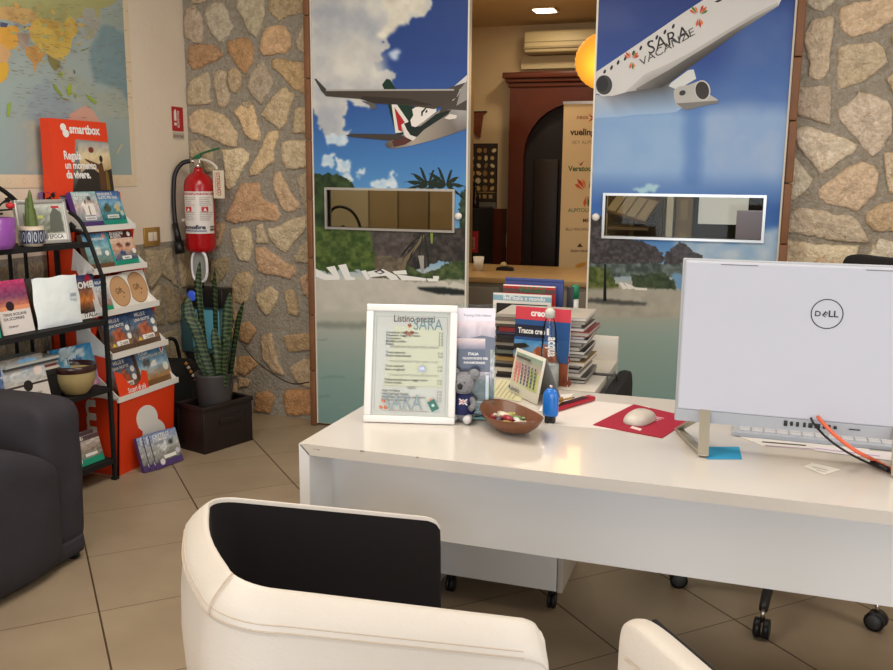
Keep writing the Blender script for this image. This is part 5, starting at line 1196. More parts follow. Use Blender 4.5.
MB().lathe([(0, PB+.092), (.086, PB+.092), (.04, PB+.10), (0, PB+.10)], 20, M=PO).build('soil', mat('soil', (96, 88, 60)), sp)
def leaf_mat():
    m = bpy.data.materials.new('snake_leaf'); m.use_nodes = True; nt = m.node_tree; b = nt.nodes['Principled BSDF']
    tc = nt.nodes.new('ShaderNodeTexCoord'); wv = nt.nodes.new('ShaderNodeTexWave'); wv.bands_direction = 'Z'; wv.inputs['Scale'].default_value = 14; wv.inputs['Distortion'].default_value = 7; wv.inputs['Detail'].default_value = 3
    cr = nt.nodes.new('ShaderNodeValToRGB'); cr.color_ramp.elements[0].color = (*lin((24, 42, 24)), 1); cr.color_ramp.elements[1].color = (*lin((74, 94, 54)), 1); cr.color_ramp.elements[0].position = .45; cr.color_ramp.elements[1].position = .9
    nt.links.new(tc.outputs['Object'], wv.inputs['Vector']); nt.links.new(wv.outputs['Fac'], cr.inputs['Fac']); nt.links.new(cr.outputs[0], b.inputs['Base Color']); b.inputs['Roughness'].default_value = .45
    return m
M_leaf = leaf_mat()
def blade(pts, wmax, base, face=0.3):
    """pixel path of the leaf centre line, unprojected on a plane through the plant"""
    P = [Vector(at_y(x, y, base.y+dy))-Vector((cxp.x, cxp.y, .066)) for x, y, dy in pts]
    Q = []
    for i in range(len(P)-1):
        p0, p1, p2, p3 = P[max(i-1, 0)], P[i], P[i+1], P[min(i+2, len(P)-1)]
        for k in range(6):
            t = k/6; Q.append(0.5*((2*p1)+(-p0+p2)*t+(2*p0-5*p1+4*p2-p3)*t*t+(-p0+3*p1-3*p2+p3)*t**3))
    Q.append(P[-1]); n = len(Q)-1; rows = []; side = Vector((math.cos(face), math.sin(face), 0)); nrm = Vector((-side.y, side.x, 0))
    for i, q in enumerate(Q):
        t = i/n; w_ = wmax*(.55+.9*t-.4*t*t)*(1 if t < .75 else max(.03, (1-t)/.25)**.7); c = .35*w_
        rows.append([q+side*(-w_)-nrm*c, q+side*(-w_*.5)-nrm*c*.2, q-nrm*0, q+side*w_*.5-nrm*c*.2, q+side*w_-nrm*c, q+side*w_*.5+nrm*.004*(1-t), q+nrm*.005*(1-t), q+side*(-w_*.5)+nrm*.004*(1-t)])
    return MB().grid(rows, closed=True).build('leaf', M_leaf, sp)
blade([(214,384,0),(206,350,.01),(201,310,.02),(199,285,.02),(200,261,.02)], .021, cxp, .1)
blade([(215,384,-.03),(205,356,-.04),(197,330,-.05),(190,315,-.05),(188,296,-.04)], .034, cxp, .5)
blade([(219,384,.02),(217,340,.03),(216,300,.03),(215,268,.03)], .020, cxp, -.3)
blade([(224,386,-.02),(226,350,-.03),(228,320,-.03),(230,293,-.03)], .028, cxp, .2)
blade([(230,386,0),(234,355,.01),(239,325,.01),(244,301,.01)], .024, cxp, -.4)
blade([(219,386,-.05),(219,365,-.06),(217,345,-.06),(214,328,-.06)], .026, cxp, .3)
blade([(226,386,-.05),(225,368,-.06),(226,352,-.07),(229,336,-.07)], .022, cxp, 0)
blade([(212,386,-.02),(205,372,-.03),(199,360,-.03),(196,345,-.03)], .018, cxp, .7)
dv = thing('floor_speaker', 'black and teal box device with blue light and white oval ring behind plant', 'speaker', (-2.87, 4.24, 0))
MB().box((-.15, -.02, .37), (.12, .08, .635), bev=.006).build('teal_case', mat('teal_plastic', (60, 96, 104), .5), dv)
MB().box((-.07, -.03, .40), (.105, -.019, .62), bev=.003).build('blue_screen_panel', mat('teal_light', (90, 160, 184), .35), dv)
MB().box((-.085, -.05, .640), (.145, .06, .742), bev=.006).build('black_case', M_black, dv)
MB().lathe([(0, 0), (.026, 0), (.030, .006), (.018, .012), (0, .004)], 24, M=Matrix.Translation((-.045, -.05, .70)) @ Matrix.Rotation(math.radians(90), 4, 'X')).build('blue_light', mat('driver_blue', (60, 90, 190), .3, emit=(60, 90, 210), estr=.3), dv)
def oval(rx, rz, n=36): return [(-.008+math.copysign(abs(math.cos(t))**.75, math.cos(t))*rx, -.02, .862+math.copysign(abs(math.sin(t))**.75, math.sin(t))*rz) for t in np.linspace(0, 2*math.pi, n+1)[:-1]]
MB().grid([oval(.054, .092), [(x, y-.012, z) for x, y, z in oval(.052, .090)], [(x, y-.012, z) for x, y, z in oval(.044, .080)], [(x, y+.0, z) for x, y, z in oval(.042, .078)], oval(.054, .092)], closed=True).build('oval_ring', mat('ring_white', (232, 232, 232), .35), dv)
MB().prism([(x, y+.004, z) for x, y, z in oval(.046, .084)], (0, .006, 0)).build('oval_face', mat('ring_face', (150, 150, 146), .4), dv)
MB().cyl((-.008, -.01, .742), (-.008, -.01, .775), .012).build('ring_foot', M_black, dv)
MB().box((-.12, -.02, 0), (.10, .08, .37), bev=.01).build('plinth', M_blackm, dv)
bg = thing('black_bag', 'black shoulder bag slumped between the red display and the plant', 'bag', (-2.84, 3.86, 0))
pad('body', (-.13, -.14, .0), (.11, .14, .40), .06, bg, M_blackm, 7, .008)
b = MB(); b.tube([(-.02, -.12, .36), (.0, -.05, .50), (.0, .05, .50), (-.02, .12, .36)], .010); b.build('strap', M_blackm, bg)
kc = thing('key_charm', 'small orange and white charm hanging on the black bag', 'charm', (-2.72, 3.83, .34)); b = MB()
for k in range(5): b.lathe([(0, -.012), (.011, 0), (0, .012)], 8, k % 2, Matrix.Translation((.0035*k, .014*k, .06-.024*k)))
b.build('beads', [mat('bead_orange', (190, 120, 50), .5), mat('bead_white', (200, 190, 170), .5)], kc)
# thin brown cable across the stones
cb_ = MB(); cb_.tube([tuple(at_y(x, y, YB-.045)) for x, y in ((232,326),(240,341),(255,360),(270,372),(283,380),(295,384),(309,382))], .0035); o = cb_.build('wall_cable', mat('cable_brown', (60, 38, 30), .5)); tag(o, 'thin brown cable sagging across the stone wall right of the plant', 'cable')

# ================================================================== THE DESK
M_desk = mat('desk_white_gloss', (208, 201, 192), .22, noise=.02, nscale=2, coat=.3)
M_deskf = mat('desk_white_front', (226, 226, 226), .42, noise=.02, nscale=3)
M_steelg = mat('grey_joint', (110, 108, 100), .5)
DX0, DX1, DY0, DY1, DZ = -.986, .95, 1.82, 2.57, .74
dk = thing('desk', 'long white glossy desk with chipped edges carrying the white computer', 'desk', (0, DY0, 0))
b = MB(); D = DY1-DY0
b.prism([(DX0+.001, 0, DZ), (DX0+.028, 0, DZ-.027), (DX1-.028, 0, DZ-.027), (DX1-.001, 0, DZ)], (0, D, 0)); b.build('desktop', M_desk, dk)
for sx in (0, 1):
    x0, s_ = (DX0, 1) if sx == 0 else (DX1, -1)
    MB().prism([(x0, 0, DZ-.001), (x0+s_*.027, 0, DZ-.028), (x0+s_*.027, 0, 0), (x0, 0, 0)], (0, D, 0)).build('side_panel', M_deskf, dk)
MB().prism([(DX0+.003, -.0008, DZ-.004), (DX0+.007, -.0008, DZ-.004), (DX0+.027, -.0008, DZ-.023), (DX0+.027, -.0008, DZ-.028)], (0, .002, 0)).build('mitre_gap', M_steelg, dk)
MB().box((DX0+.027, .12, .49), (DX1-.027, .138, DZ-.027)).build('modesty_panel', M_deskf, dk)
b = MB()
for x in (DX0+.040, DX0+.047, DX0+.052): b.box((x, -.0006, DZ-.012), (x+.003, .0005, DZ-.009))
b.box((DX0+.16, -.0006, DZ-.004), (DX0+.17, .001, DZ+.0004)); b.box((DX0+.30, -.0006, DZ-.003), (DX0+.306, .001, DZ+.0004)); b.build('edge_chips', mat('chip_grey', (150, 140, 128), .7), dk)
# return unit behind
rt = thing('desk_return', 'low white return desk with raised back lip behind the main desk', 'side desk', (-.68, 2.585, 0))
b = MB(); b.box((-.27, 0, .713), (.275, .475, DZ), bev=.002).box((-.27, .475, .713), (.275, .495, .825), bev=.002); b.build('top', mat('desk_return_white', (206, 198, 184), .3), rt)
b = MB(); b.box((-.27, 0, .0), (-.245, .475, .713)).box((-.245, .455, .3), (.275, .475, .713)); b.build('panel', M_deskf, rt)
# pedestal
pd = thing('drawer_pedestal', 'white drawer pedestal on black castors under the desk', 'drawer unit', (-.69, 2.60, 0))
MB().box((-.205, 0, .075), (.185, .42, .60), bev=.002).build('body', mat('pedestal_white', (240, 242, 242), .45), pd)
MB().box((.188, -.002, .073), (.205, .42, .60), bev=.002).build('side_edge', M_desk, pd)
for x, y in ((-.18, .04), (.165, .04), (-.18, .38), (.165, .38)):
    cs = MB().cyl((x-.012, y, .027), (x-.002, y, .027), .027).cyl((x+.002, y, .027), (x+.012, y, .027), .027).box((x-.012, y-.012, .04), (x+.012, y+.012, .075), bev=.003).build('castor', M_black, pd)
# office chair with castors
oc = thing('office_chair', 'black swivel office chair on castors behind the desk and computer', 'office chair', (.165, 2.985, 0))
M_chrome = mat('chrome', (210, 205, 195), .2, metal=1)
for k in range(5):
    an = math.radians(-27-72*k); ex_, ey_ = .32*math.cos(an), .32*math.sin(an)
    MB().tube([(0, 0, .16), (ex_*.5, ey_*.5, .145), (ex_*.92, ey_*.92, .10), (ex_, ey_, .085)], lambda t: .020-.008*t).build('base_arm', M_black, oc)
    tx, ty = -math.sin(an), math.cos(an); cs = MB()
    cs.cyl((ex_, ey_, .095), (ex_, ey_, .05), .007, mi=1)
    for s_ in (-1, 1): cs.cyl((ex_+tx*s_*.004, ey_+ty*s_*.004, .03), (ex_+tx*s_*.022, ey_+ty*s_*.022, .03), .030).cyl((ex_+tx*s_*.022, ey_+ty*s_*.022, .03), (ex_+tx*s_*.024, ey_+ty*s_*.024, .03), .022, mi=2)
    cs.build('castor', [M_black, M_chrome, mat('castor_grey', (70, 70, 72), .5)], oc)
MB().cyl((0, 0, .13), (0, 0, .28), .028).cyl((0, 0, .28), (0, 0, .43), .016).build('gas_lift', M_black, oc)
pad('seat', (-.24, -.24, .43), (.24, .24, .51), .035, oc, M_blackm, 11, .002)
o = pad('backrest', (-.21, .0, .60), (.21, .06, 1.12), .025, oc, M_blackm, 12, .002); o.location = (.27, .20, 0); o.rotation_euler = (0, 0, math.radians(-50))
MB().tube([(.05, .05, .45), (.22, .18, .44), (.29, .24, .50), (.30, .25, .66)], .016).build('back_bar', M_black, oc)
bc = thing('black_case', 'black chair armrest built as a padded bag on the right edge of the white return desk', 'bag', (-.362, 2.86, 0))  # stands in for a chair armrest; bag form and strap are made up
pad('body', (-.036, -.22, .36), (.022, .18, .725), .024, bc, M_blackm, 13, .0015)
MB().box((-.10, -.05, .7405), (-.01, -.02, .7425)).box((-.012, -.05, .66), (-.008, -.02, .7425)).build('strap', M_black, bc)

# ------------------------------------------------------------------ all-in-one computer
M_pc = mat('pc_white', (196, 198, 210), .45, noise=.01); M_pc2 = mat('pc_grey', (176, 180, 188), .45)
M_silver = mat('pc_silver', (170, 164, 150), .35, metal=.5)
pc = thing('all_in_one_computer', 'white all-in-one computer seen from behind with round DELL badge', 'computer', (.135, 2.10, DZ))
b = MB(); b.prism([(-.268, 0, .095), (.268, 0, .095), (.268, 0, .445), (-.268, 0, .445)], (0, .022, 0), bev=.004); b.build('back_shell', M_pc, pc)
MB().box((-.275, .018, .062), (.275, .034, .449), bev=.003).build('screen_bezel', M_pc2, pc)
MB().box((-.262, .0343, .105), (.262, .0350, .438)).build('screen', M_black, pc)
MB().prism([(-.272, .004, .066), (.272, .004, .066), (.270, .001, .095), (-.270, .001, .095)], (0, .018, 0)).build('chin', M_pc2, pc)
b = MB(); b.box((-.19, -.0006, .4385), (-.11, .001, .4405)).box((.11, -.0006, .4385), (.19, .001, .4405)); b.build('vent_slot', mat('slot_grey', (120, 120, 124), .6), pc)
for px0, w_, h_ in ((786, .008, .013), (792, .006, .010), (798, .006, .011), (805, .006, .011), (811, .009, .011), (818, .012, .011), (825, .006, .010), (830, .006, .010), (836, .007, .007)):
    x = at_y(px0, 418, 2.102)[0]-.135; MB().box((x-w_/2, -.0004, .083-h_/2), (x+w_/2, .003, .083+h_/2), bev=.001).build('port', M_black, pc)
MB().box((.105, -.0004, .0815), (.128, .003, .0835)).build('card_slot', M_black, pc)
lp = at_y(827, 314, 2.10); a = Art(); lx, lz = lp[0]-.135, lp[2]-DZ; BK = (28, 30, 36)
a.ring(lx, lz, .0335, .0022, BK, 40); a.text('D', (lx-.0245, lz-.006), (lx-.0125, lz-.006), BK, .02, .95)
a.text('E', (lx-.0098, lz-.0030), (lx-.0030, lz-.0075), BK, .02, .85); a.text('E', (lx-.0098, lz-.0030), (lx-.0030, lz-.0075), BK, .02, .85); a.text('LL', (lx+.0035, lz-.006), (lx+.0235, lz-.006), BK, .02, .95)
o = a.build('badge', print_matte(), pc); o.location = (0, -.0004, 0)
def bar(p0, p1, w_, th): 
    p0 = Vector(p0); p1 = Vector(p1); d_ = (p1-p0).normalized(); s_ = Vector((1, 0, 0)); n_ = d_.cross(s_).normalized()*th/2; s_ = s_*w_/2
    return [p0-s_-n_, p0+s_-n_, p0+s_+n_, p0-s_+n_], p1-p0
for sx in (0, 1):
    b = MB(); x0 = (-.205 if sx == 0 else .205); k = 1 if sx == 0 else -1
    P, v = bar((x0+k*.004, -.060, .004), (x0-k*.0, .004, .098), .024, .007); b.prism(P, v, bev=.001)
    q0 = Vector((x0+k*.006, -.058, .0045)); q1 = Vector((x0-k*.066, .135, .0045)); dd = (q1-q0).normalized(); sd_ = Vector((-dd.y, dd.x, 0))*.010
    b.prism([q0-sd_, q0+sd_, q1+sd_, q1-sd_], (0, 0, .007), bev=.001)
    q2 = Vector((x0-k*.004, .03, .075)); b.prism([q1-sd_+Vector((0, 0, 0)), q1+sd_, q1+sd_+Vector((0, 0, .006)), q1-sd_+Vector((0, 0, .006))], q2-q1, bev=0)
    b.build('stand_leg', M_silver, pc)
kb = thing('keyboard', 'white wireless keyboard on the desk under the computer screen', 'keyboard', (.215, 2.31, DZ+.0005))
MB().prism([(-.22, -.065, 0), (.22, -.065, 0), (.22, .065, 0), (-.22, .065, 0)], (0, 0, .012), bev=.003).build('body', M_pc2, kb)
b = MB()
for j in range(5):
    for i in range(14): b.box((-.205+i*.0295, -.052+j*.022, .012), (-.18+i*.0295, -.034+j*.022, .015))
b.build('keys', mat('key_white', (206, 206, 210), .5), kb)
def cable(name, label, pts, r, m):
    o = MB().tube(pts, r).build(name, m); tag(o, label, 'cable'); return o
PP = lambda x, y, Y: tuple(at_y(x, y, Y))
PZ = lambda x, y, z: tuple(at_z(x, y, z))
cable('power_cable', 'thin black cable leaving the computer ports to the right', [PP(811, 418, 2.098), PP(814, 424, 2.085), PP(826, 437, 2.07), PP(842, 449, 2.055), PZ(862, 460, .748), PZ(893, 473, .746), PZ(930, 486, .746)], .0026, M_black)
b = MB(); b.cyl(PZ(872, 462.5, .7495), PZ(888, 469.5, .7495), .0068, .006); tag(b.build('cable_connector', M_black), 'thick black connector sleeve on the thin black cable by right edge', 'connector')
cable('network_cable', 'orange-red network cable leaving the computer ports to the right', [PP(818, 417, 2.098), PP(823, 423, 2.075), PP(836, 436, 2.04), PP(856, 451, 2.02), PZ(876, 461, .753), PZ(897, 472, .7465), PZ(935, 487, .7465)], .0042, mat('cable_orange', (226, 104, 70), .45))

# papers, pads and small things on the desk
def sheet(name, label, cat, pts, col, lift=.0006, th=.0006, art=None, group=None):
    P = [Vector(at_z(x, y, DZ)) for x, y in pts]; c = sum(P, Vector())/len(P)
    t = thing(name, label, cat, (c.x, c.y, DZ+lift), None, group)
    MB().prism([(p.x-c.x, p.y-c.y, 0) for p in P], (0, 0, th)).build('sheet', mat('sheet_%d_%d_%d' % col, col, .6), t)
    if art:
        a = Art(lambda x, y: tuple((at_z(x, y, DZ)-np.array(tuple(c)))[:2])); art(a)
        a.build('print', print_matte(), t, fn=lambda x, y, z: (x, z, th+.0002-y))
    return t
sheet('mouse_pad', 'crimson square mouse pad under the silver mouse', 'mouse pad', [(593, 425.5), (662, 438.5), (693, 418.5), (634, 405)], (160, 22, 50), art=lambda a: (a.text('WI', (656, 423), (664, 419), (226, 180, 190), .03), a.poly([(632,427),(642,430),(640,432),(630,429)], (226, 200, 200))), th=.002)
sheet('sticky_note', 'bright blue sticky note beside the silver computer stand', 'sticky note', [(706, 447.5), (739, 447.5), (742, 459.5), (707, 459.5)], (40, 150, 196), th=.0015)
sheet('business_card', 'white card with orange corner lying in front of the cables', 'card', [(803, 467), (824, 475.5), (841, 470), (812, 463.5)], (226, 220, 208), .0008, art=lambda a: (a.line((812, 467.5), (828, 471), .6, (150, 146, 140)), a.line((816, 470.5), (826, 472.8), .6, (180, 176, 170))))
sheet('paper_sheet', 'white printed sheet lying under the computer chin', 'paper', [(738, 436), (870, 448), (868, 455), (762, 446)], (224, 218, 212), .0005, art=lambda a: (a.line((762, 442.3), (806, 446), 1.2, (70, 66, 66)), a.line((800, 441), (820, 441), .8, (120, 110, 100)), a.line((765, 446), (830, 451), .5, (160, 110, 160))))
sheet('paper_sheet', 'white sheet with violet line beneath the cables at right', 'paper', [(812, 446.5), (900, 454), (904, 463), (815, 451)], (230, 222, 224), .0012, art=lambda a: a.line((815, 449), (880, 457), .7, (176, 150, 200)))
sheet('paper_sheet', 'large white sheet left of the crimson mouse pad', 'paper', [(548, 425), (640, 432), (650, 407), (566, 398)], (222, 214, 208), .0003, th=.0003)
sheet('paper_sheet', 'map-like printed sheet under the desk calendar', 'paper', [(488, 396), (520, 402), (530, 384), (499, 379)], (214, 210, 170), .0008, art=lambda a: [a.line((492+4*k, 396+.8*k), (503+4*k, 381+.8*k), .6, (150, 130, 110)) for k in range(6)])
sheet('paper_sheet', 'white sheet behind the blue bottle', 'paper', [(538, 412), (548, 396), (574, 394), (560, 412)], (226, 220, 214), .0012)
mp_ = at_z(638, 424, DZ); ms = thing('computer_mouse', 'silver-white wireless mouse on the crimson mouse pad', 'mouse', (mp_[0]+.002, mp_[1]+.02, DZ+.0028), math.radians(-108))
bm = bmesh.new(); bmesh.ops.create_uvsphere(bm, u_segments=28, v_segments=14, radius=1)
for v in bm.verts:
    x, y, z = v.co; sq = 1/max(abs(x)**3+abs(y)**3, 1e-6)**(1/3) if abs(x)+abs(y) > .01 else 1; r0 = math.hypot(x, y); sq = min(sq*r0, 1.12)
    v.co = Vector((x*sq*.056, y*sq*.033, max(z, -.12)*.025+.003+.004*(z > 0)*(1-x*x)))
for f in bm.faces: f.smooth = True
me = bpy.data.meshes.new('body'); bm.to_mesh(me); bm.free(); me.materials.append(mat('mouse_silver', (198, 190, 180), .35)); o = bpy.data.objects.new('body', me); C.objects.link(o); o.parent = ms
a = Art(); a.ring(.0, 0, .006, .0008, BK, 16); a.build('badge', print_matte(), ms, fn=lambda x, y, z: (x, z, .0335-y))

# price list in a white frame
M, wd_ = lean_frame((at_z(363.5, 422, DZ)[0], at_z(363.5, 422, DZ)[1], DZ+.001), (at_z(454.5, 425, DZ)[0], at_z(454.5, 425, DZ)[1], DZ+.001), math.radians(13))
pf = thing('price_list_frame', 'white framed price list titled Listino prezzi standing on the desk', 'picture frame'); pf.matrix_world = M
H_ = (at_y(370, 302, 2.14)[2]-DZ)/math.cos(math.radians(13))*.995
fw = .018; b = MB()
for lo, hi in (((0, 0), (wd_, fw)), ((0, H_-fw), (wd_, H_)), ((0, fw), (fw, H_-fw)), ((wd_-fw, fw), (wd_, H_-fw))): b.box((lo[0], -.006, lo[1]), (hi[0], .012, hi[1]), bev=.0025)
b.build('frame', mat('frame_white', (236, 234, 232), .35), pf)
MB().box((.006, .006, .006), (wd_-.006, .011, H_-.006)).build('backing', mat('paper_cream', (226, 210, 182)), pf)
MB().prism([(wd_*.4, .012, H_*.8), (wd_*.6, .012, H_*.8), (wd_*.6, .016, H_*.8), (wd_*.4, .016, H_*.8)], Matrix.Rotation(0, 3, 'X') @ Vector((0, .095, -H_*.785))).build('easel_leg', M_steelg, pf)
a = Art(); iw = (0, wd_); U = lambda u: u*wd_; Vv = lambda v: v*H_
a.rect(fw-.002, fw-.002, wd_-fw+.002, H_-fw+.002, (222, 222, 218)); 
for (p0, p1) in (((.11, .10), (.89, .10)), ((.89, .10), (.89, .90)), ((.89, .90), (.11, .90)), ((.11, .90), (.11, .10))): a.line((U(p0[0]), Vv(p0[1])), (U(p1[0]), Vv(p1[1])), .0007, (150, 150, 160))
a.poly([(U(.2), Vv(.3)), (U(.85), Vv(.3)), (U(.85), Vv(.8)), (U(.3), Vv(.82))], (226, 226, 204))
INK = (84, 82, 86)
a.text('Listino prezzi', (U(.30), Vv(.855)), (U(.75), Vv(.855)), (96, 74, 76), .01, 1.25)
a.text('SARA', (U(.52), Vv(.79)), (U(.84), Vv(.79)), (130, 160, 172), 0, 1.3); flower(a, U(.47), Vv(.79), .016, 1)
a.ell(U(.47), Vv(.75), .008, .003, (200, 120, 80), 10)
def row(v, t, p=True, u0=.22): a.text(t, (U(u0), Vv(v)), (U(u0)+.0032*len(t), Vv(v)), INK, .015); p and a.text('€ 25', (U(.80), Vv(v)), (U(.85), Vv(v)), INK, .01)
def head(v, t): a.text(t, (U(.27), Vv(v)), (U(.80), Vv(v)), (150, 150, 140), 0)
for v, t in ((.755, 'Consulenza viaggi semplice'), (.730, 'Preventivo viaggio su misura'), (.705, 'Prenotazione'), (.680, 'Modifica pratica'), (.655, 'Penali')): row(v, t)
head(.632, 'EMISSIONE BIGLIETTERIA AEREA'); row(.585, 'Tratta nazionale'); row(.558, 'Tratta internazionale')
head(.510, 'EMISSIONE BIGLIETTERIA TRENI E NAVI'); row(.470, 'Treni nazionali'); row(.440, 'Navi e traghetti')
head(.395, 'EMISSIONE PRATICHE ASSICURATIVE'); row(.355, 'Polizza annullamento viaggio intero'); row(.330, 'Polizza medica'); a.line((U(.2), Vv(.31)), (U(.85), Vv(.31)), .0004, INK)
a.text('VISTI', (U(.47), Vv(.285)), (U(.56), Vv(.285)), INK)
for v, t in ((.262, 'Visto turistico'), (.236, 'Visto ingresso singolo'), (.210, 'Assistenza pratiche visto passaporto'), (.184, 'Spedizione documenti')): row(v, t, u0=.19)
a.text('SARA', (U(.22), Vv(.115)), (U(.64), Vv(.115)), (140, 158, 166), 0, 1.3); flower(a, U(.21), Vv(.15), .014, 2); a.ell(U(.63), Vv(.46), .0095, .0085, (160, 176, 206), 20); a.text('ok', (U(.60), Vv(.452)), (U(.66), Vv(.452)), (230, 232, 240), .02)
c_, s_ = math.cos(.5), math.sin(.5)
R2 = lambda x, y: (U(.76)+x*c_-y*s_, Vv(.155)+x*s_+y*c_)
a.poly([R2(-.010, -.014), R2(.010, -.014), R2(.010, .014), R2(-.010, .014)], (54, 112, 104)); a.poly([R2(-.005, .013), R2(.007, .015), R2(.006, .019), R2(-.004, .018)], (206, 150, 120)); p_ = R2(0, 0); a.ell(p_[0], p_[1], .004, .004, (190, 214, 208), 12)
a.text('SARA VACANZE via Roma', (U(.28), Vv(.095)), (U(.70), Vv(.095)), (160, 150, 140), 0)
o = a.build('price_sheet', print_matte(), pf); o.location = (0, .005, 0)
MB().box((fw-.003, .001, fw-.003), (wd_-fw+.003, .003, H_-fw+.003)).build('glazing', glass_mat('clear_glazing', (252, 253, 252), .03, 0, 1.15), pf)

# clear brochure holder with the Touring brochure, and the koala
hb = at_z(457, 417, DZ); hr = at_z(494.5, 418, DZ)
M, wd_ = lean_frame((hb[0]-.045, hb[1]-.012, DZ+.001), (hr[0], hr[1], DZ+.001), math.radians(6))
bh = thing('brochure_holder', 'clear acrylic brochure holder standing behind the price list frame', 'brochure holder'); bh.matrix_world = M
M_acr = glass_mat('clear_acrylic', (246, 250, 248), .03, 0, 1.2)
b = MB(); b.box((0, .006, 0), (wd_, .009, .30)).box((0, -.030, 0), (wd_, .006, .004)).box((0, -.030, .004), (wd_, -.027, .10)); b.build('body', M_acr, bh)
MB().box((0, -.031, 0), (wd_, -.0305, .005)).box((0, .0065, -.0), (wd_, .0095, .006)).build('edge', mat('acrylic_edge', (60, 140, 130), .2), bh)
bz = M @ Vector((.004, -.006, .005)); bz2 = M @ Vector((wd_-.003, -.006, .005))
def tour(a, w_, h):
    a.rect(0, 0, w_, h, (222, 214, 222))
    a.cells(0, h*.0, w_, h*.88, 18, 24, photo_fn(40, (232, 210, 214), (56, 66, 92), (70, 84, 90), 26, .55))
    a.poly([(0, h*.72), (w_*.2, h*.74), (w_*.45, h*.71), (w_*.75, h*.75), (w_, h*.73), (w_, h*.40), (0, h*.40)], (76, 80, 100))
    a.rect(0, h*.43, w_*.82, h*.62, (46, 58, 86)); a.cells(w_*.1, h*.62, w_*.82, h*.72, 8, 5, photo_fn(41, (226, 206, 200), (190, 170, 176), (100, 100, 120), 14))
    a.rect(0, h*.88, w_, h, (226, 220, 230)); a.text('Touring Club Italiano', (w_*.40, h*.925), (w_*.92, h*.925), (90, 80, 110), .01)
    a.text('ITALIA', (w_*.5, h*.565), (w_*.70, h*.565), Wt, .03); a.text('NUOVI POSTI PER', (w_*.40, h*.525), (w_*.88, h*.525), Wt, .03); a.text('INNAMORARSI', (w_*.42, h*.485), (w_*.82, h*.485), Wt, .03)
    a.cells(w_*.3, h*.14, w_*.84, h*.36, 12, 10, photo_fn(42, (120, 116, 120), (50, 54, 60), (90, 90, 92), 70)); a.cells(w_*.3, h*.36, w_, h*.41, 14, 3, photo_fn(43, (200, 190, 200), (170, 160, 170), (110, 110, 112), 70))
    a.rect(w_*.84, h*.14, w_*.90, h*.38, (214, 216, 226)); a.rect(w_*.45, h*.10, w_*.90, h*.14, (214, 216, 226)); a.cells(w_*.92, h*.2, w_, h*.62, 3, 12, photo_fn(44, (120, 130, 120), (190, 190, 196), (60, 60, 66), 90))
    a.cells(w_*.40, 0, w_, h*.12, 10, 5, photo_fn(45, (110, 130, 140), (70, 90, 100), (50, 70, 80), 50))
booklet('brochure', 'grey-blue Touring Club Italiano brochure in the clear holder', 'brochure', bz, bz2, .285, math.radians(6), .008, tour, None, (220, 216, 214))
kp = at_z(467, 419, DZ); kx, ky = -.678, 2.150
ko = thing('koala_toy', 'small grey plush koala in a navy vest between frame and brochure', 'stuffed toy', (kx, ky, DZ+.001))
M_fur = mat('koala_fur', (148, 148, 152), .95, noise=.25, nscale=120, bump=1, bscale=200); M_navy = mat('navy_cloth', (34, 40, 84), .8)
MB().lathe([(0, 0), (.020, .002), (.028, .015), (.028, .04), (.020, .066), (0, .075)], 20).build('body', M_fur, ko)
MB().lathe([(.0285, .020), (.030, .028), (.0295, .045), (.022, .066), (.016, .073)], 20).build('vest', M_navy, ko)
b = MB(); b.lathe([(0, -.030), (.020, -.024), (.029, -.008), (.029, .008), (.020, .024), (0, .030)], 20, M=Matrix.Translation((0, -.004, .100))); b.build('head', M_fur, ko)
for s_ in (-1, 1): MB().lathe([(0, -.008), (.015, -.004), (.015, .004), (0, .008)], 14, M=Matrix.Translation((s_*.027, 0, .124)) @ Matrix.Rotation(math.radians(90), 4, 'X')).build('ear', M_fur, ko)
MB().lathe([(0, -.010), (.006, -.006), (.007, .004), (0, .009)], 12, M=Matrix.Translation((0, -.034, .098))).build('nose', M_black, ko)
for s_ in (-1, 1): MB().lathe([(0, -.0025), (.0025, 0), (0, .0025)], 8, M=Matrix.Translation((s_*.011, -.0305, .108))).build('eye', M_black, ko)
for s_ in (-1, 1):
    MB().tube([(s_*.022, -.005, .060), (s_*.033, -.018, .048), (s_*.028, -.032, .040)], .0085).build('arm', M_fur, ko)
    MB().tube([(s_*.016, -.01, .012), (s_*.022, -.03, .011), (s_*.023, -.045, .014)], .011).build('foot', mat('koala_white', (216, 214, 214), .9), ko)
a = Art(); a.rect(0, 0, .022, .015, (30, 40, 96)); a.line((0, 0), (.022, .015), .003, Wt); a.line((0, .015), (.022, 0), .003, Wt); a.rect(.009, 0, .013, .015, Wt); a.rect(0, .0055, .022, .0095, Wt); a.rect(.010, 0, .012, .015, (190, 30, 40)); a.rect(0, .0065, .022, .0085, (190, 30, 40))
o = a.build('flag_patch', print_matte(), ko); o.location = (-.002, -.0335, .050)

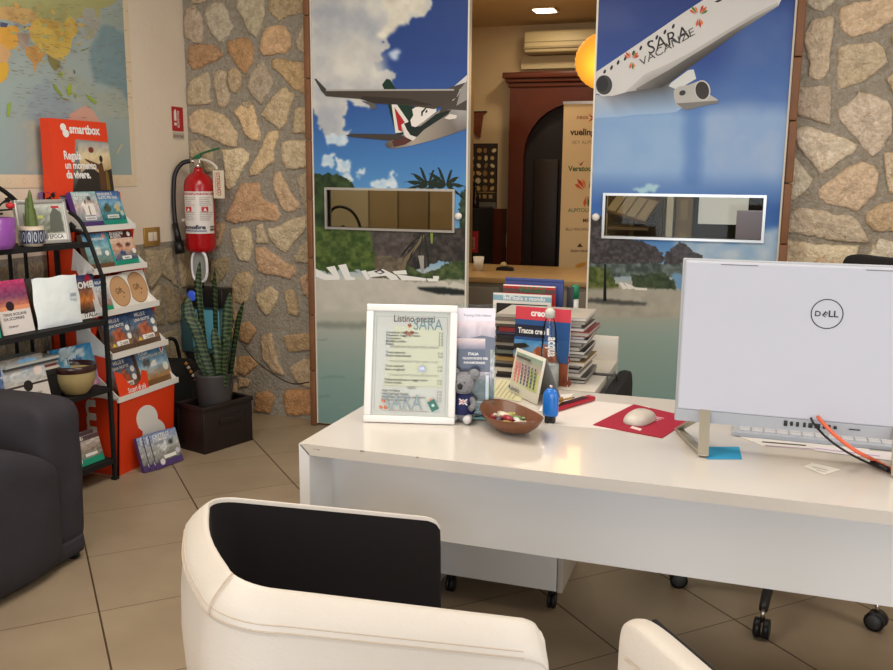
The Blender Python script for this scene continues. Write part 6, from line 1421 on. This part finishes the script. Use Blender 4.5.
# ------------------------------------------------------------------ the pile of catalogues on the return desk
rr = random.Random(21); z = DZ+.001; k = 0
piles = [('glossy black catalogue', (36, 34, 36)), ('dark catalogue', (60, 56, 58)), ('white-edged catalogue', (196, 188, 176)), ('black catalogue', (30, 30, 34)), ('grey catalogue', (120, 116, 112)), ('ochre-spined catalogue', (160, 130, 80)), ('charcoal catalogue', (50, 48, 50)), ('green-grey catalogue', (100, 106, 100)), ('black-spined catalogue', (26, 26, 28)), ('pale catalogue', (180, 172, 160)), ('brown-black catalogue', (56, 46, 44)), ('black glossy-edged catalogue', (40, 40, 44)), ('blue-grey catalogue', (84, 88, 116)), ('dull red catalogue', (140, 44, 48)), ('brown-grey catalogue', (110, 100, 94)), ('cream catalogue', (190, 180, 166)), ('grey-brown catalogue', (120, 110, 102)), ('top pale grey catalogue', (170, 164, 154))]
ords = ['lowest', 'second lowest', 'third lowest', 'fourth lowest', 'fifth lowest', 'sixth lowest', 'seventh lowest', 'eighth lowest', 'ninth lowest', 'ninth from top', 'eighth from top', 'seventh from top', 'sixth from top', 'fifth from top', 'fourth from top', 'third from top', 'second from top', 'topmost']
for (nm, col), od in zip(piles, ords):
    th = rr.uniform(.0095, .014); dx = rr.uniform(-.010, .022); 
    t = thing('catalogue', nm+', '+od+' in the flat pile behind the brochures', 'catalogue', (-.612+dx, 2.665+rr.uniform(0, .012), z), rr.uniform(-.07, .07), 'catalogues in the flat pile')
    MB().box((-.133, .001, .0012), (.148, .205, th-.0022)).build('pages', mat('pages_edge%d' % (k % 3), [(196, 190, 180), (170, 162, 150), (210, 204, 196)][k % 3], .7), t)
    MB().box((-.135, 0, 0), (.150, .207, .0012)).box((-.135, 0, th-.0022), (.150, .207, th-.001)).box((-.136, -.0008, 0), (.052, .0004, th-.001)).build('cover', mat('cat_%d_%d_%d' % col, col, .35), t)
    z += th; k += 1
ZT = z
def standing(label, pts_top, Y, cover, col, th=.012, nm='magazine'):
    (x0, y0), (x1, y1) = pts_top; p0 = at_y(x0, y0, Y); p1 = at_y(x1, y1, Y); zt = (p0[2]+p1[2])/2
    return booklet(nm, label, 'magazine', (p0[0], Y, DZ+.002), (p1[0], Y, DZ+.002), zt-DZ, math.radians(1), th, cover, 'magazines standing behind the pile', col)
standing('blue folder standing rearmost behind the catalogue pile', ((505, 278), (563, 281)), 2.965, cov([(0, 1, (60, 78, 140)), (.96, .98, (40, 56, 110))]), (60, 78, 140), .015, 'folder')
standing('red magazine with white rounded border behind the pile', ((503, 283.5), (555, 289)), 2.93, cov([(0, .985, (170, 40, 36)), (.9, .955, (90, 60, 60))], None, [('VIAGGI', .3, .8, .91, (40, 110, 70), .02)], base=Wt), (200, 60, 50), .012)
standing('magazine with light blue header and black photo behind the pile', ((493, 292), (551, 298)), 2.895, cov([(.90, .975, (130, 170, 190)), (0, .86, (24, 24, 28), .06, .94)], None, [('Bell\'Italia e mondo', .18, .9, .915, Wt, .02)], [(.5, .82, .03, (190, 186, 180)), (.7, .825, .025, (190, 186, 180))], base=(226, 222, 216)), (190, 196, 200), .01)
gb = at_y(571, 300, 2.88); gr = thing('marker_bottle', 'white bottle with green cap standing right of the magazines', 'bottle', (gb[0], 2.95, DZ+.001))
hgb = at_y(572, 285, 2.95)[2]-DZ
MB().lathe([(0, 0), (.012, 0), (.013, .004), (.013, hgb-.05), (.010, hgb-.045), (0, hgb-.045)], 16).build('body', mat('bottle_white', (206, 206, 200), .4), gr)
MB().lathe([(0, hgb-.046), (.0145, hgb-.046), (.0145, hgb-.008), (.011, hgb), (0, hgb)], 16).build('cap', mat('cap_green', (20, 110, 74), .4), gr)
bk = thing('black_binder', 'narrow black binder standing between blue folder and green-capped bottle', 'binder', (-.555, 2.935, DZ+.001)); MB().box((-.012, 0, 0), (.012, .03, hgb-.006), bev=.002).build('cover', M_black, bk)
# creo leaflet in front of the pile
c0 = at_y(512.5, 372, 2.63); c1 = at_y(568, 386, 2.63)
hz_ = at_y(514, 306, 2.66)[2]-DZ
def creo(a, w_, h):
    a.rect(0, 0, w_, h, (34, 78, 136)); a.rect(0, h*.83, w_, h, (206, 62, 78)); a.text('creo', (w_*.28, h*.885), (w_*.54, h*.885), Wt, .04, 1.1)
    a.rect(0, h*.60, w_*.55, h*.76, (26, 34, 56)); a.text('Tracce creo', (w_*.06, h*.65), (w_*.56, h*.65), Wt, .03, 1.3)
    a.cells(0, h*.0, w_, h*.56, 20, 14, photo_fn(50, (70, 140, 200), (130, 160, 190), (150, 80, 50), 30, .55))
    rr2 = random.Random(8); base = [(0, 0)]+[(w_*i/14, h*(.34+.18*math.exp(-((i-8)/3.)**2)+rr2.uniform(-.035, .035))) for i in range(15)]+[(w_, 0)]; a.poly(base, (158, 84, 54))
    for i in range(26): x, y = rr2.uniform(0, w_), rr2.uniform(.02, .40)*h; a.poly([(x, y), (x+.008, y-.012), (x+.016, y), (x+.007, y+.022)], rr2.choice([(186, 106, 66), (110, 54, 40), (200, 120, 76), (130, 66, 46)]))
    a.poly([(0, h*.50), (w_*.2, h*.52), (w_*.3, h*.48), (w_*.1, h*.44), (0, h*.42)], (28, 30, 24)); a.rect(w_*.8, h*.30, w_, h*.60, (40, 84, 140))
cr_ = booklet('leaflet', 'creo leaflet with red header and rocky landscape before the catalogue pile', 'leaflet', (c0[0]-.002, 2.635, DZ+.0015), (c1[0], 2.612, DZ+.0015), .235, math.radians(5), .004, creo, None, (226, 222, 216))
# clear pump bottle in front of it
pb_ = thing('clear_bottle', 'clear plastic bottle with white lettering in front of the creo leaflet', 'bottle', (-.531, 2.575+.018, DZ+.0012))
pb_.location = (-.540, 2.605-.045, DZ+.0012)
pb_.location = (-.548, 2.588, DZ+.0012)
M_clear = glass_mat('clear_plastic', (250, 252, 252), .04, .03, 1.25)
MB().lathe([(0, 0), (.030, 0), (.033, .004), (.033, .075), (.031, .083), (.024, .10), (.022, .16), (.018, .195), (.012, .212), (.012, .225), (0, .225)], 28).build('body', M_clear, pb_)
MB().lathe([(0, .002), (.0315, .002), (.0315, .072), (0, .074)], 28).build('filling', mat('gel_white', (196, 200, 196), .4), pb_)
MB().lathe([(0, .215), (.015, .215), (.015, .235), (.008, .242), (0, .245)], 20).build('cap', mat('cap_frost', (200, 200, 190), .4), pb_)
a = Art(); a.text('acqua', (.003, .16), (.003, .10), Wt, .03, 1.6); a.rect(-.003, .165, .004, .185, Wt); o = a.build('lettering', print_matte(), pb_); o.location = (0, -.0262, 0)

# desk calendar
k0 = at_z(509, 391, DZ); k1 = at_z(535, 405.5, DZ)
M, wd_ = lean_frame((k0[0], k0[1]-.01, DZ+.0022), (k1[0]+.004, k1[1], DZ+.0022), math.radians(11))
dc = thing('desk_calendar', 'white tent calendar with coloured day grid behind the wooden bowl', 'calendar'); dc.matrix_world = M
ch_ = (at_y(512, 350, 2.46)[2]-DZ)/math.cos(math.radians(11))*.97
MB().box((0, 0, 0), (wd_, .003, ch_), bev=.001).build('front_card', mat('card_cream', (224, 220, 206), .5), dc)
MB().prism([(0, .003, ch_), (wd_, .003, ch_), (wd_, .0045, ch_), (0, .0045, ch_)], Vector((0, .085, -ch_*.955))).build('rear_card', mat('card_grey', (150, 152, 156), .5), dc)
a = Art(); a.rect(.008, .028, wd_-.010, ch_-.010, (150, 170, 150)); a.cells(.008, .028, wd_-.010, ch_-.010, 6, 5, photo_fn(61, (130, 160, 140), (216, 180, 170), (196, 200, 170), 20)); a.poly([(wd_*.55, .03), (wd_*.92, .03), (wd_*.92, ch_*.6), (wd_*.6, ch_*.75)], (190, 196, 130))
for j in range(6):
    for i in range(7): a.rect(.02+i*(wd_-.045)/6.6, .036+j*(ch_-.075)/5.6, .028+i*(wd_-.045)/6.6, .044+j*(ch_-.075)/5.6, (226, 110, 110) if i < 2 else ((96, 84, 120) if (i+j) % 3 else (70, 100, 120)))
a.rect(.02, ch_-.024, wd_*.6, ch_-.017, (90, 80, 76)); a.text('calendario', (.02, .010), (.075, .010), (60, 60, 80), .02, 1.3); a.ell(.012, .016, .005, .006, (50, 110, 160), 12)
a.build('month_print', print_matte(), dc)
# blue bottle
bb = at_z(549, 424, DZ); bl = thing('blue_highlighter', 'bright blue highlighter bottle with black foot beside the calendar', 'highlighter', (bb[0], bb[1]+.012, DZ+.0015))
b = MB(); b.lathe([(0, .018), (.019, .018), (.021, .024), (.021, .070), (.019, .078), (.013, .088), (.006, .091), (0, .092)], 24, M=Matrix.Scale(.62, 4, (0, 1, 0))); b.build('body', mat('blue_plastic', (20, 110, 200), .3, coat=.4), bl)
MB().box((-.0135, -.009, 0), (-.001, .009, .03), bev=.002).box((.001, -.009, 0), (.0135, .009, .024), bev=.002).build('foot', M_black, bl)
MB().lathe([(0, .09), (.004, .09), (.005, .098), (0, .10)], 10).build('tip', M_steel, bl)
# red pen tray with pens
q0 = at_z(556, 413, DZ); q1 = at_z(596, 401, DZ); M, wd_ = lean_frame((q0[0], q0[1], DZ+.0012), (q1[0], q1[1], DZ+.0012), 0)
rt_ = thing('red_pen_case', 'open red pen case lying behind the blue highlighter', 'pen case'); rt_.matrix_world = M
MB().box((0, 0, 0), (wd_, .028, .013), bev=.004).build('case', mat('case_red', (176, 26, 50), .4), rt_)
MB().box((.004, .003, .0128), (wd_-.03, .025, .0140)).build('lining', mat('case_dark', (60, 20, 30), .7), rt_)
for k, (x0_, x1_, y0_, y1_) in enumerate(((.01, .065, .004, .024), (.03, .085, .022, .008), (.012, .05, .016, .018))):
    t = thing('pencil', ['gold pencil pointing back right on the red case', 'gold pencil crossing the others on the red case', 'short bronze pencil at the left of the red case'][k], 'pencil', (0, 0, 0), None, 'pencils on the red case'); t.matrix_world = M @ Matrix.Translation((x0_, y0_, .0185+.0045*k))
    MB().cyl((0, 0, 0), (x1_-x0_, y1_-y0_, .002), .0030, n=6, smooth=False).build('barrel', mat('pencil_gold', (170, 130, 70), .4), t)
    dd = Vector((x1_-x0_, y1_-y0_, .002)); MB().cyl(dd, dd*1.13, .0030, .0005, n=6).build('tip', M_dark, t)

# wooden bowl of sweets
bp_ = (at_z(507, 412, DZ)+at_z(523, 434, DZ))/2
b0 = Vector(at_z(484, 402, DZ+.045)); b1 = Vector(at_z(541, 430, DZ+.035)); c = (b0+b1)/2; aang = math.atan2(b1.y-b0.y, b1.x-b0.x)-.12; rl = (b1-b0).length/2
wb = thing('wooden_bowl', 'oval brown wooden bowl holding wrapped sweets on the desk', 'bowl', (c.x, c.y, DZ+.001), aang)
rl = .116
def bowl(parent):
    prof = [(0, .004), (.45, .004), (.62, .010), (.85, .028), (1.0, .052), (.98, .054), (.93, .051), (.78, .030), (.55, .016), (.3, .0105), (0, .0095)]; n = 44; P = []
    for r, z_ in prof:
        row_ = []
        for k in range(n):
            t = 2*math.pi*k/n; x = rl*r*math.cos(t); y = .068*r*math.sin(t); row_.append((x, y, z_*.80+.012*(x/rl)**2*r))
        P.append(row_)
    return MB().grid(P, closed=True).build('bowl', mat('bowl_wood', (108, 64, 38), .45, noise=.25, nscale=14, coat=.2), parent)
bowl(wb)
def sweet(name_cols):
    root = thing('wrapped_sweet', 'sweet', 'sweet', (0, 0, 0)); m = mat('wrap_%d_%d_%d' % name_cols, name_cols, .3, coat=.4, noise=.15, nscale=60, bump=.4, bscale=150)
    b = MB(); b.lathe([(0, -.0125), (.0065, -.0115), (.0075, -.004), (.0075, .004), (.0065, .0115), (0, .0125)], 12, M=Matrix.Rotation(math.radians(90), 4, 'Y')); b.build('candy', m, root)
    b = MB()
    for s_ in (-1, 1):
        P = [[(s_*.012, .0015*math.cos(t), .0015*math.sin(t)) for t in np.linspace(0, 2*math.pi, 9)[:-1]], [(s_*.020, .0065*math.cos(t), .0035*math.sin(t)*(1+.4*math.cos(3*t))) for t in np.linspace(0, 2*math.pi, 9)[:-1]]]; b.grid(P, closed=True)
    b.build('wrapper_twist', m, root); return root
SW = [((216, 208, 184), 'cream'), ((156, 40, 54), 'crimson'), ((190, 184, 96), 'lime-yellow'), ((220, 218, 220), 'white'), ((70, 84, 110), 'slate-blue'), ((60, 50, 70), 'dark violet'), ((120, 150, 90), 'green')]
spots = [(-.062, .010, .018, .3, 0, 'cream sweet at far left of the bowl'), (-.050, -.014, .018, 1.2, 1, 'crimson sweet near the left end of the bowl'), (-.042, .016, .020, 2.2, 2, 'lime-yellow sweet at the upper left of the pile'), (-.030, -.004, .026, .6, 0, 'cream sweet lying on top at left of the pile'), (-.022, -.020, .018, 2.6, 5, 'dark violet sweet in the middle front'), (-.012, .016, .020, 1.6, 6, 'green sweet at the back of the pile'),
    (-.004, -.006, .026, .1, 1, 'crimson sweet lying on top in the middle'), (.006, .012, .020, 2.9, 3, 'white sweet in the middle back'), (.012, -.018, .018, .9, 2, 'lime-yellow sweet in the middle front'), (.026, .004, .020, 1.9, 0, 'cream sweet right of the middle'), (.040, -.008, .018, .4, 3, 'white sweet near the right end'), (.050, .004, .020, .2, 4, 'slate-blue sweet at far right of the bowl')]
protos = {}
for (x, y, z_, an, ci, lb) in spots:
    if ci not in protos: s_ = sweet(SW[ci][0]); protos[ci] = s_
    else: s_ = copy_tree(protos[ci])
    s_['label'] = lb; s_['category'] = 'sweet'; s_['group'] = 'wrapped sweets in the wooden bowl'
    s_.matrix_world = Matrix.Translation((c.x, c.y, DZ)) @ Matrix.Rotation(aang, 4, 'Z') @ Matrix.Translation((x*rl/.105, y*1.1, z_+.004)) @ Matrix.Rotation(an, 4, 'Z') @ Matrix.Scale(1.3, 4)

# ================================================================== CHAIRS IN FRONT
M_leather = mat('white_leather', (214, 206, 196), .42, noise=.03, nscale=4, bump=.12, bscale=220); M_lining = mat('dark_lining', (19, 12, 13), .85, noise=.1, nscale=20)
tc_ = thing('tub_chair', 'white leather tub chair with black lining in front of the desk', 'chair', (-.824, 1.2280, 0), math.atan2(-.769, .639))
def rim_path():
    pts = []; hb_, hf, yb, yf = .203, .238, 0.0, .494; rc = .068
    L = []
    # far arm front -> back corner -> back -> corner -> near arm front  (local: x right, y forward)
    for t in list(np.linspace(0, .12, 8)[:-1])+list(np.linspace(.12, 1, 12)[:-1]): L.append((-(hf+(hb_-hf)*t), yf+(rc-yf)*t))
    for t in np.linspace(0, math.pi/2, 9): L.append((-(hb_-rc)-rc*math.cos(t), rc-rc*math.sin(t)))
    for t in np.linspace(0, 1, 7)[1:-1]: L.append((-(hb_-rc)+2*(hb_-rc)*t, -.012*math.sin(math.pi*t)))
    R_c = [(-x, y) for x, y in L[:27]][::-1]
    return L+R_c
path = rim_path()
def zt_of(y): t = min(max(y/.475, 0), 1); k = max(0, (y-.461)/.034); return .770-.124*t-.030*(1-math.sqrt(max(0, 1-min(k, 1)**2)))
def normals(P):
    N_ = []
    for i in range(len(P)):
        a_ = P[max(i-1, 0)]; b_ = P[min(i+1, len(P)-1)]; dx, dy = b_[0]-a_[0], b_[1]-a_[1]; l = math.hypot(dx, dy); N_.append((dy/l, -dx/l))
    # outward = away from the middle of the seat
    return [((-nx, -ny) if (nx*(p[0])+ny*(p[1]-.25)) < 0 else (nx, ny)) for (nx, ny), p in zip(N_, P)]
NR = normals(path)
def section(kind):
    if kind == 'shell': return [(-.001, -.012), (.000, -.003), (.002, -.001), (.010, -.006), (.022, -.016), (.034, -.028), (.042, -.039), (.0455, -.050), (.046, -.054), (.044, -.056), (.044, -.060), (.051, -.11), (.053, -.18), (.045, -.30), (.030, -.45), (.015, -.58), (.000, -.64), (-.04, -.645)]
    return [(-.001, -.010), (-.004, -.05), (-.006, -.15), (-.008, -.25), (-.012, -.36)]
def sweep(kind, m, name):
    rows = []; S_ = section(kind); n = len(path)
    fr = [(0, .018, .25), (0, .010, .72)]
    seq = []
    for i in range(n): seq.append((i, 0, 1))
    def mk(i, ext, sc_k):
        p, nn = path[i], NR[i]; d_ = (0, ext); zt = zt_of(p[1]); row_ = []
        for o_, dz in S_:
            if kind == 'shell': o2_ = .024+(o_-.024)*sc_k; dz2 = dz-(1-sc_k)*.014*(1 if dz > -.06 else 0)
            else: o2_ = o_+(1-sc_k)*.02; dz2 = dz
            row_.append((p[0]+nn[0]*o2_, p[1]+nn[1]*o2_+ext, max(zt+dz2, .10)))
        return row_
    rows.append(mk(0, .004, .2)); rows.append(mk(0, .0035, .7)); rows.append(mk(0, .002, .92))
    for i in range(n): rows.append(mk(i, 0, 1))
    rows.append(mk(n-1, .002, .92)); rows.append(mk(n-1, .0035, .7)); rows.append(mk(n-1, .004, .2))
    o = MB().grid(rows).build(name, m, tc_); return o
sweep('shell', M_leather, 'shell'); sweep('lining', M_lining, 'lining')
def seam(off, dz, nm):
    b = MB(); pts = [(p[0]+n_[0]*off, p[1]+n_[1]*off, zt_of(p[1])+dz) for p, n_ in zip(path, NR) if p[1] < .455]; b.tube(pts, .0012, n=6, sub=2); return b.build(nm, mat('seam_thread', (200, 184, 166), .7), tc_)
seam(.0425, -.041, 'stitched_seam'); seam(.0462, -.051, 'stitched_seam')
for off in (.0, .006):
    b = MB(); i_ = len(path)-25; p, n_ = path[i_], NR[i_]; zz = zt_of(p[1]); b.tube([(p[0]+n_[0]*o_+off, p[1]+n_[1]*o_, zz+d_) for o_, d_ in ((.002, 0), (.010, -.0055), (.022, -.0155), (.034, -.0275), (.042, -.0385), (.046, -.050))], .0010, n=6, sub=3); b.build('cross_seam', mat('seam_thread', (200, 184, 166)), tc_)
pad('seat', (-.20, .02, .30), (.20, .50, .44), .04, tc_, M_lining, 31, .002)
MB().box((-.20, .03, .12), (.20, .47, .30), bev=.02).build('seat_base', M_leather, tc_)
for x, y in ((-.19, .03), (.19, .03), (-.20, .44), (.20, .44)): MB().cyl((x, y, 0), (x, y, .125), .016, .02).build('leg', M_black, tc_)
# second chair: only a corner of its white backrest rises into the picture
wc = thing('white_chair', 'white leather chair whose backrest corner peeks in at the bottom edge', 'chair', (.022, 1.0, 0), math.radians(-52))
o = pad('backrest', (-.24, -.028, .46), (.24, .028, .776), .027, wc, M_leather, 41, 0)
pad('seat', (-.23, .02, .34), (.23, .44, .43), .035, wc, M_leather, 42, .001)
MB().box((-.218, .022, .45), (.225, .031, .764), bev=.003).build('rear_lining', M_lining, wc)
b = MB(); b.tube([(-.20, -.0284, .722), (-.1, -.0286, .732), (.1, -.0286, .733), (.20, -.0284, .732)], .0012, n=6, sub=3); b.build('stitched_seam', mat('seam_thread', (200, 184, 166)), wc)
for x, y in ((-.2, .03), (.2, .03), (-.2, .40), (.2, .40)): MB().cyl((x, y, 0), (x, y, .345), .014, .018).build('leg', M_black, wc)
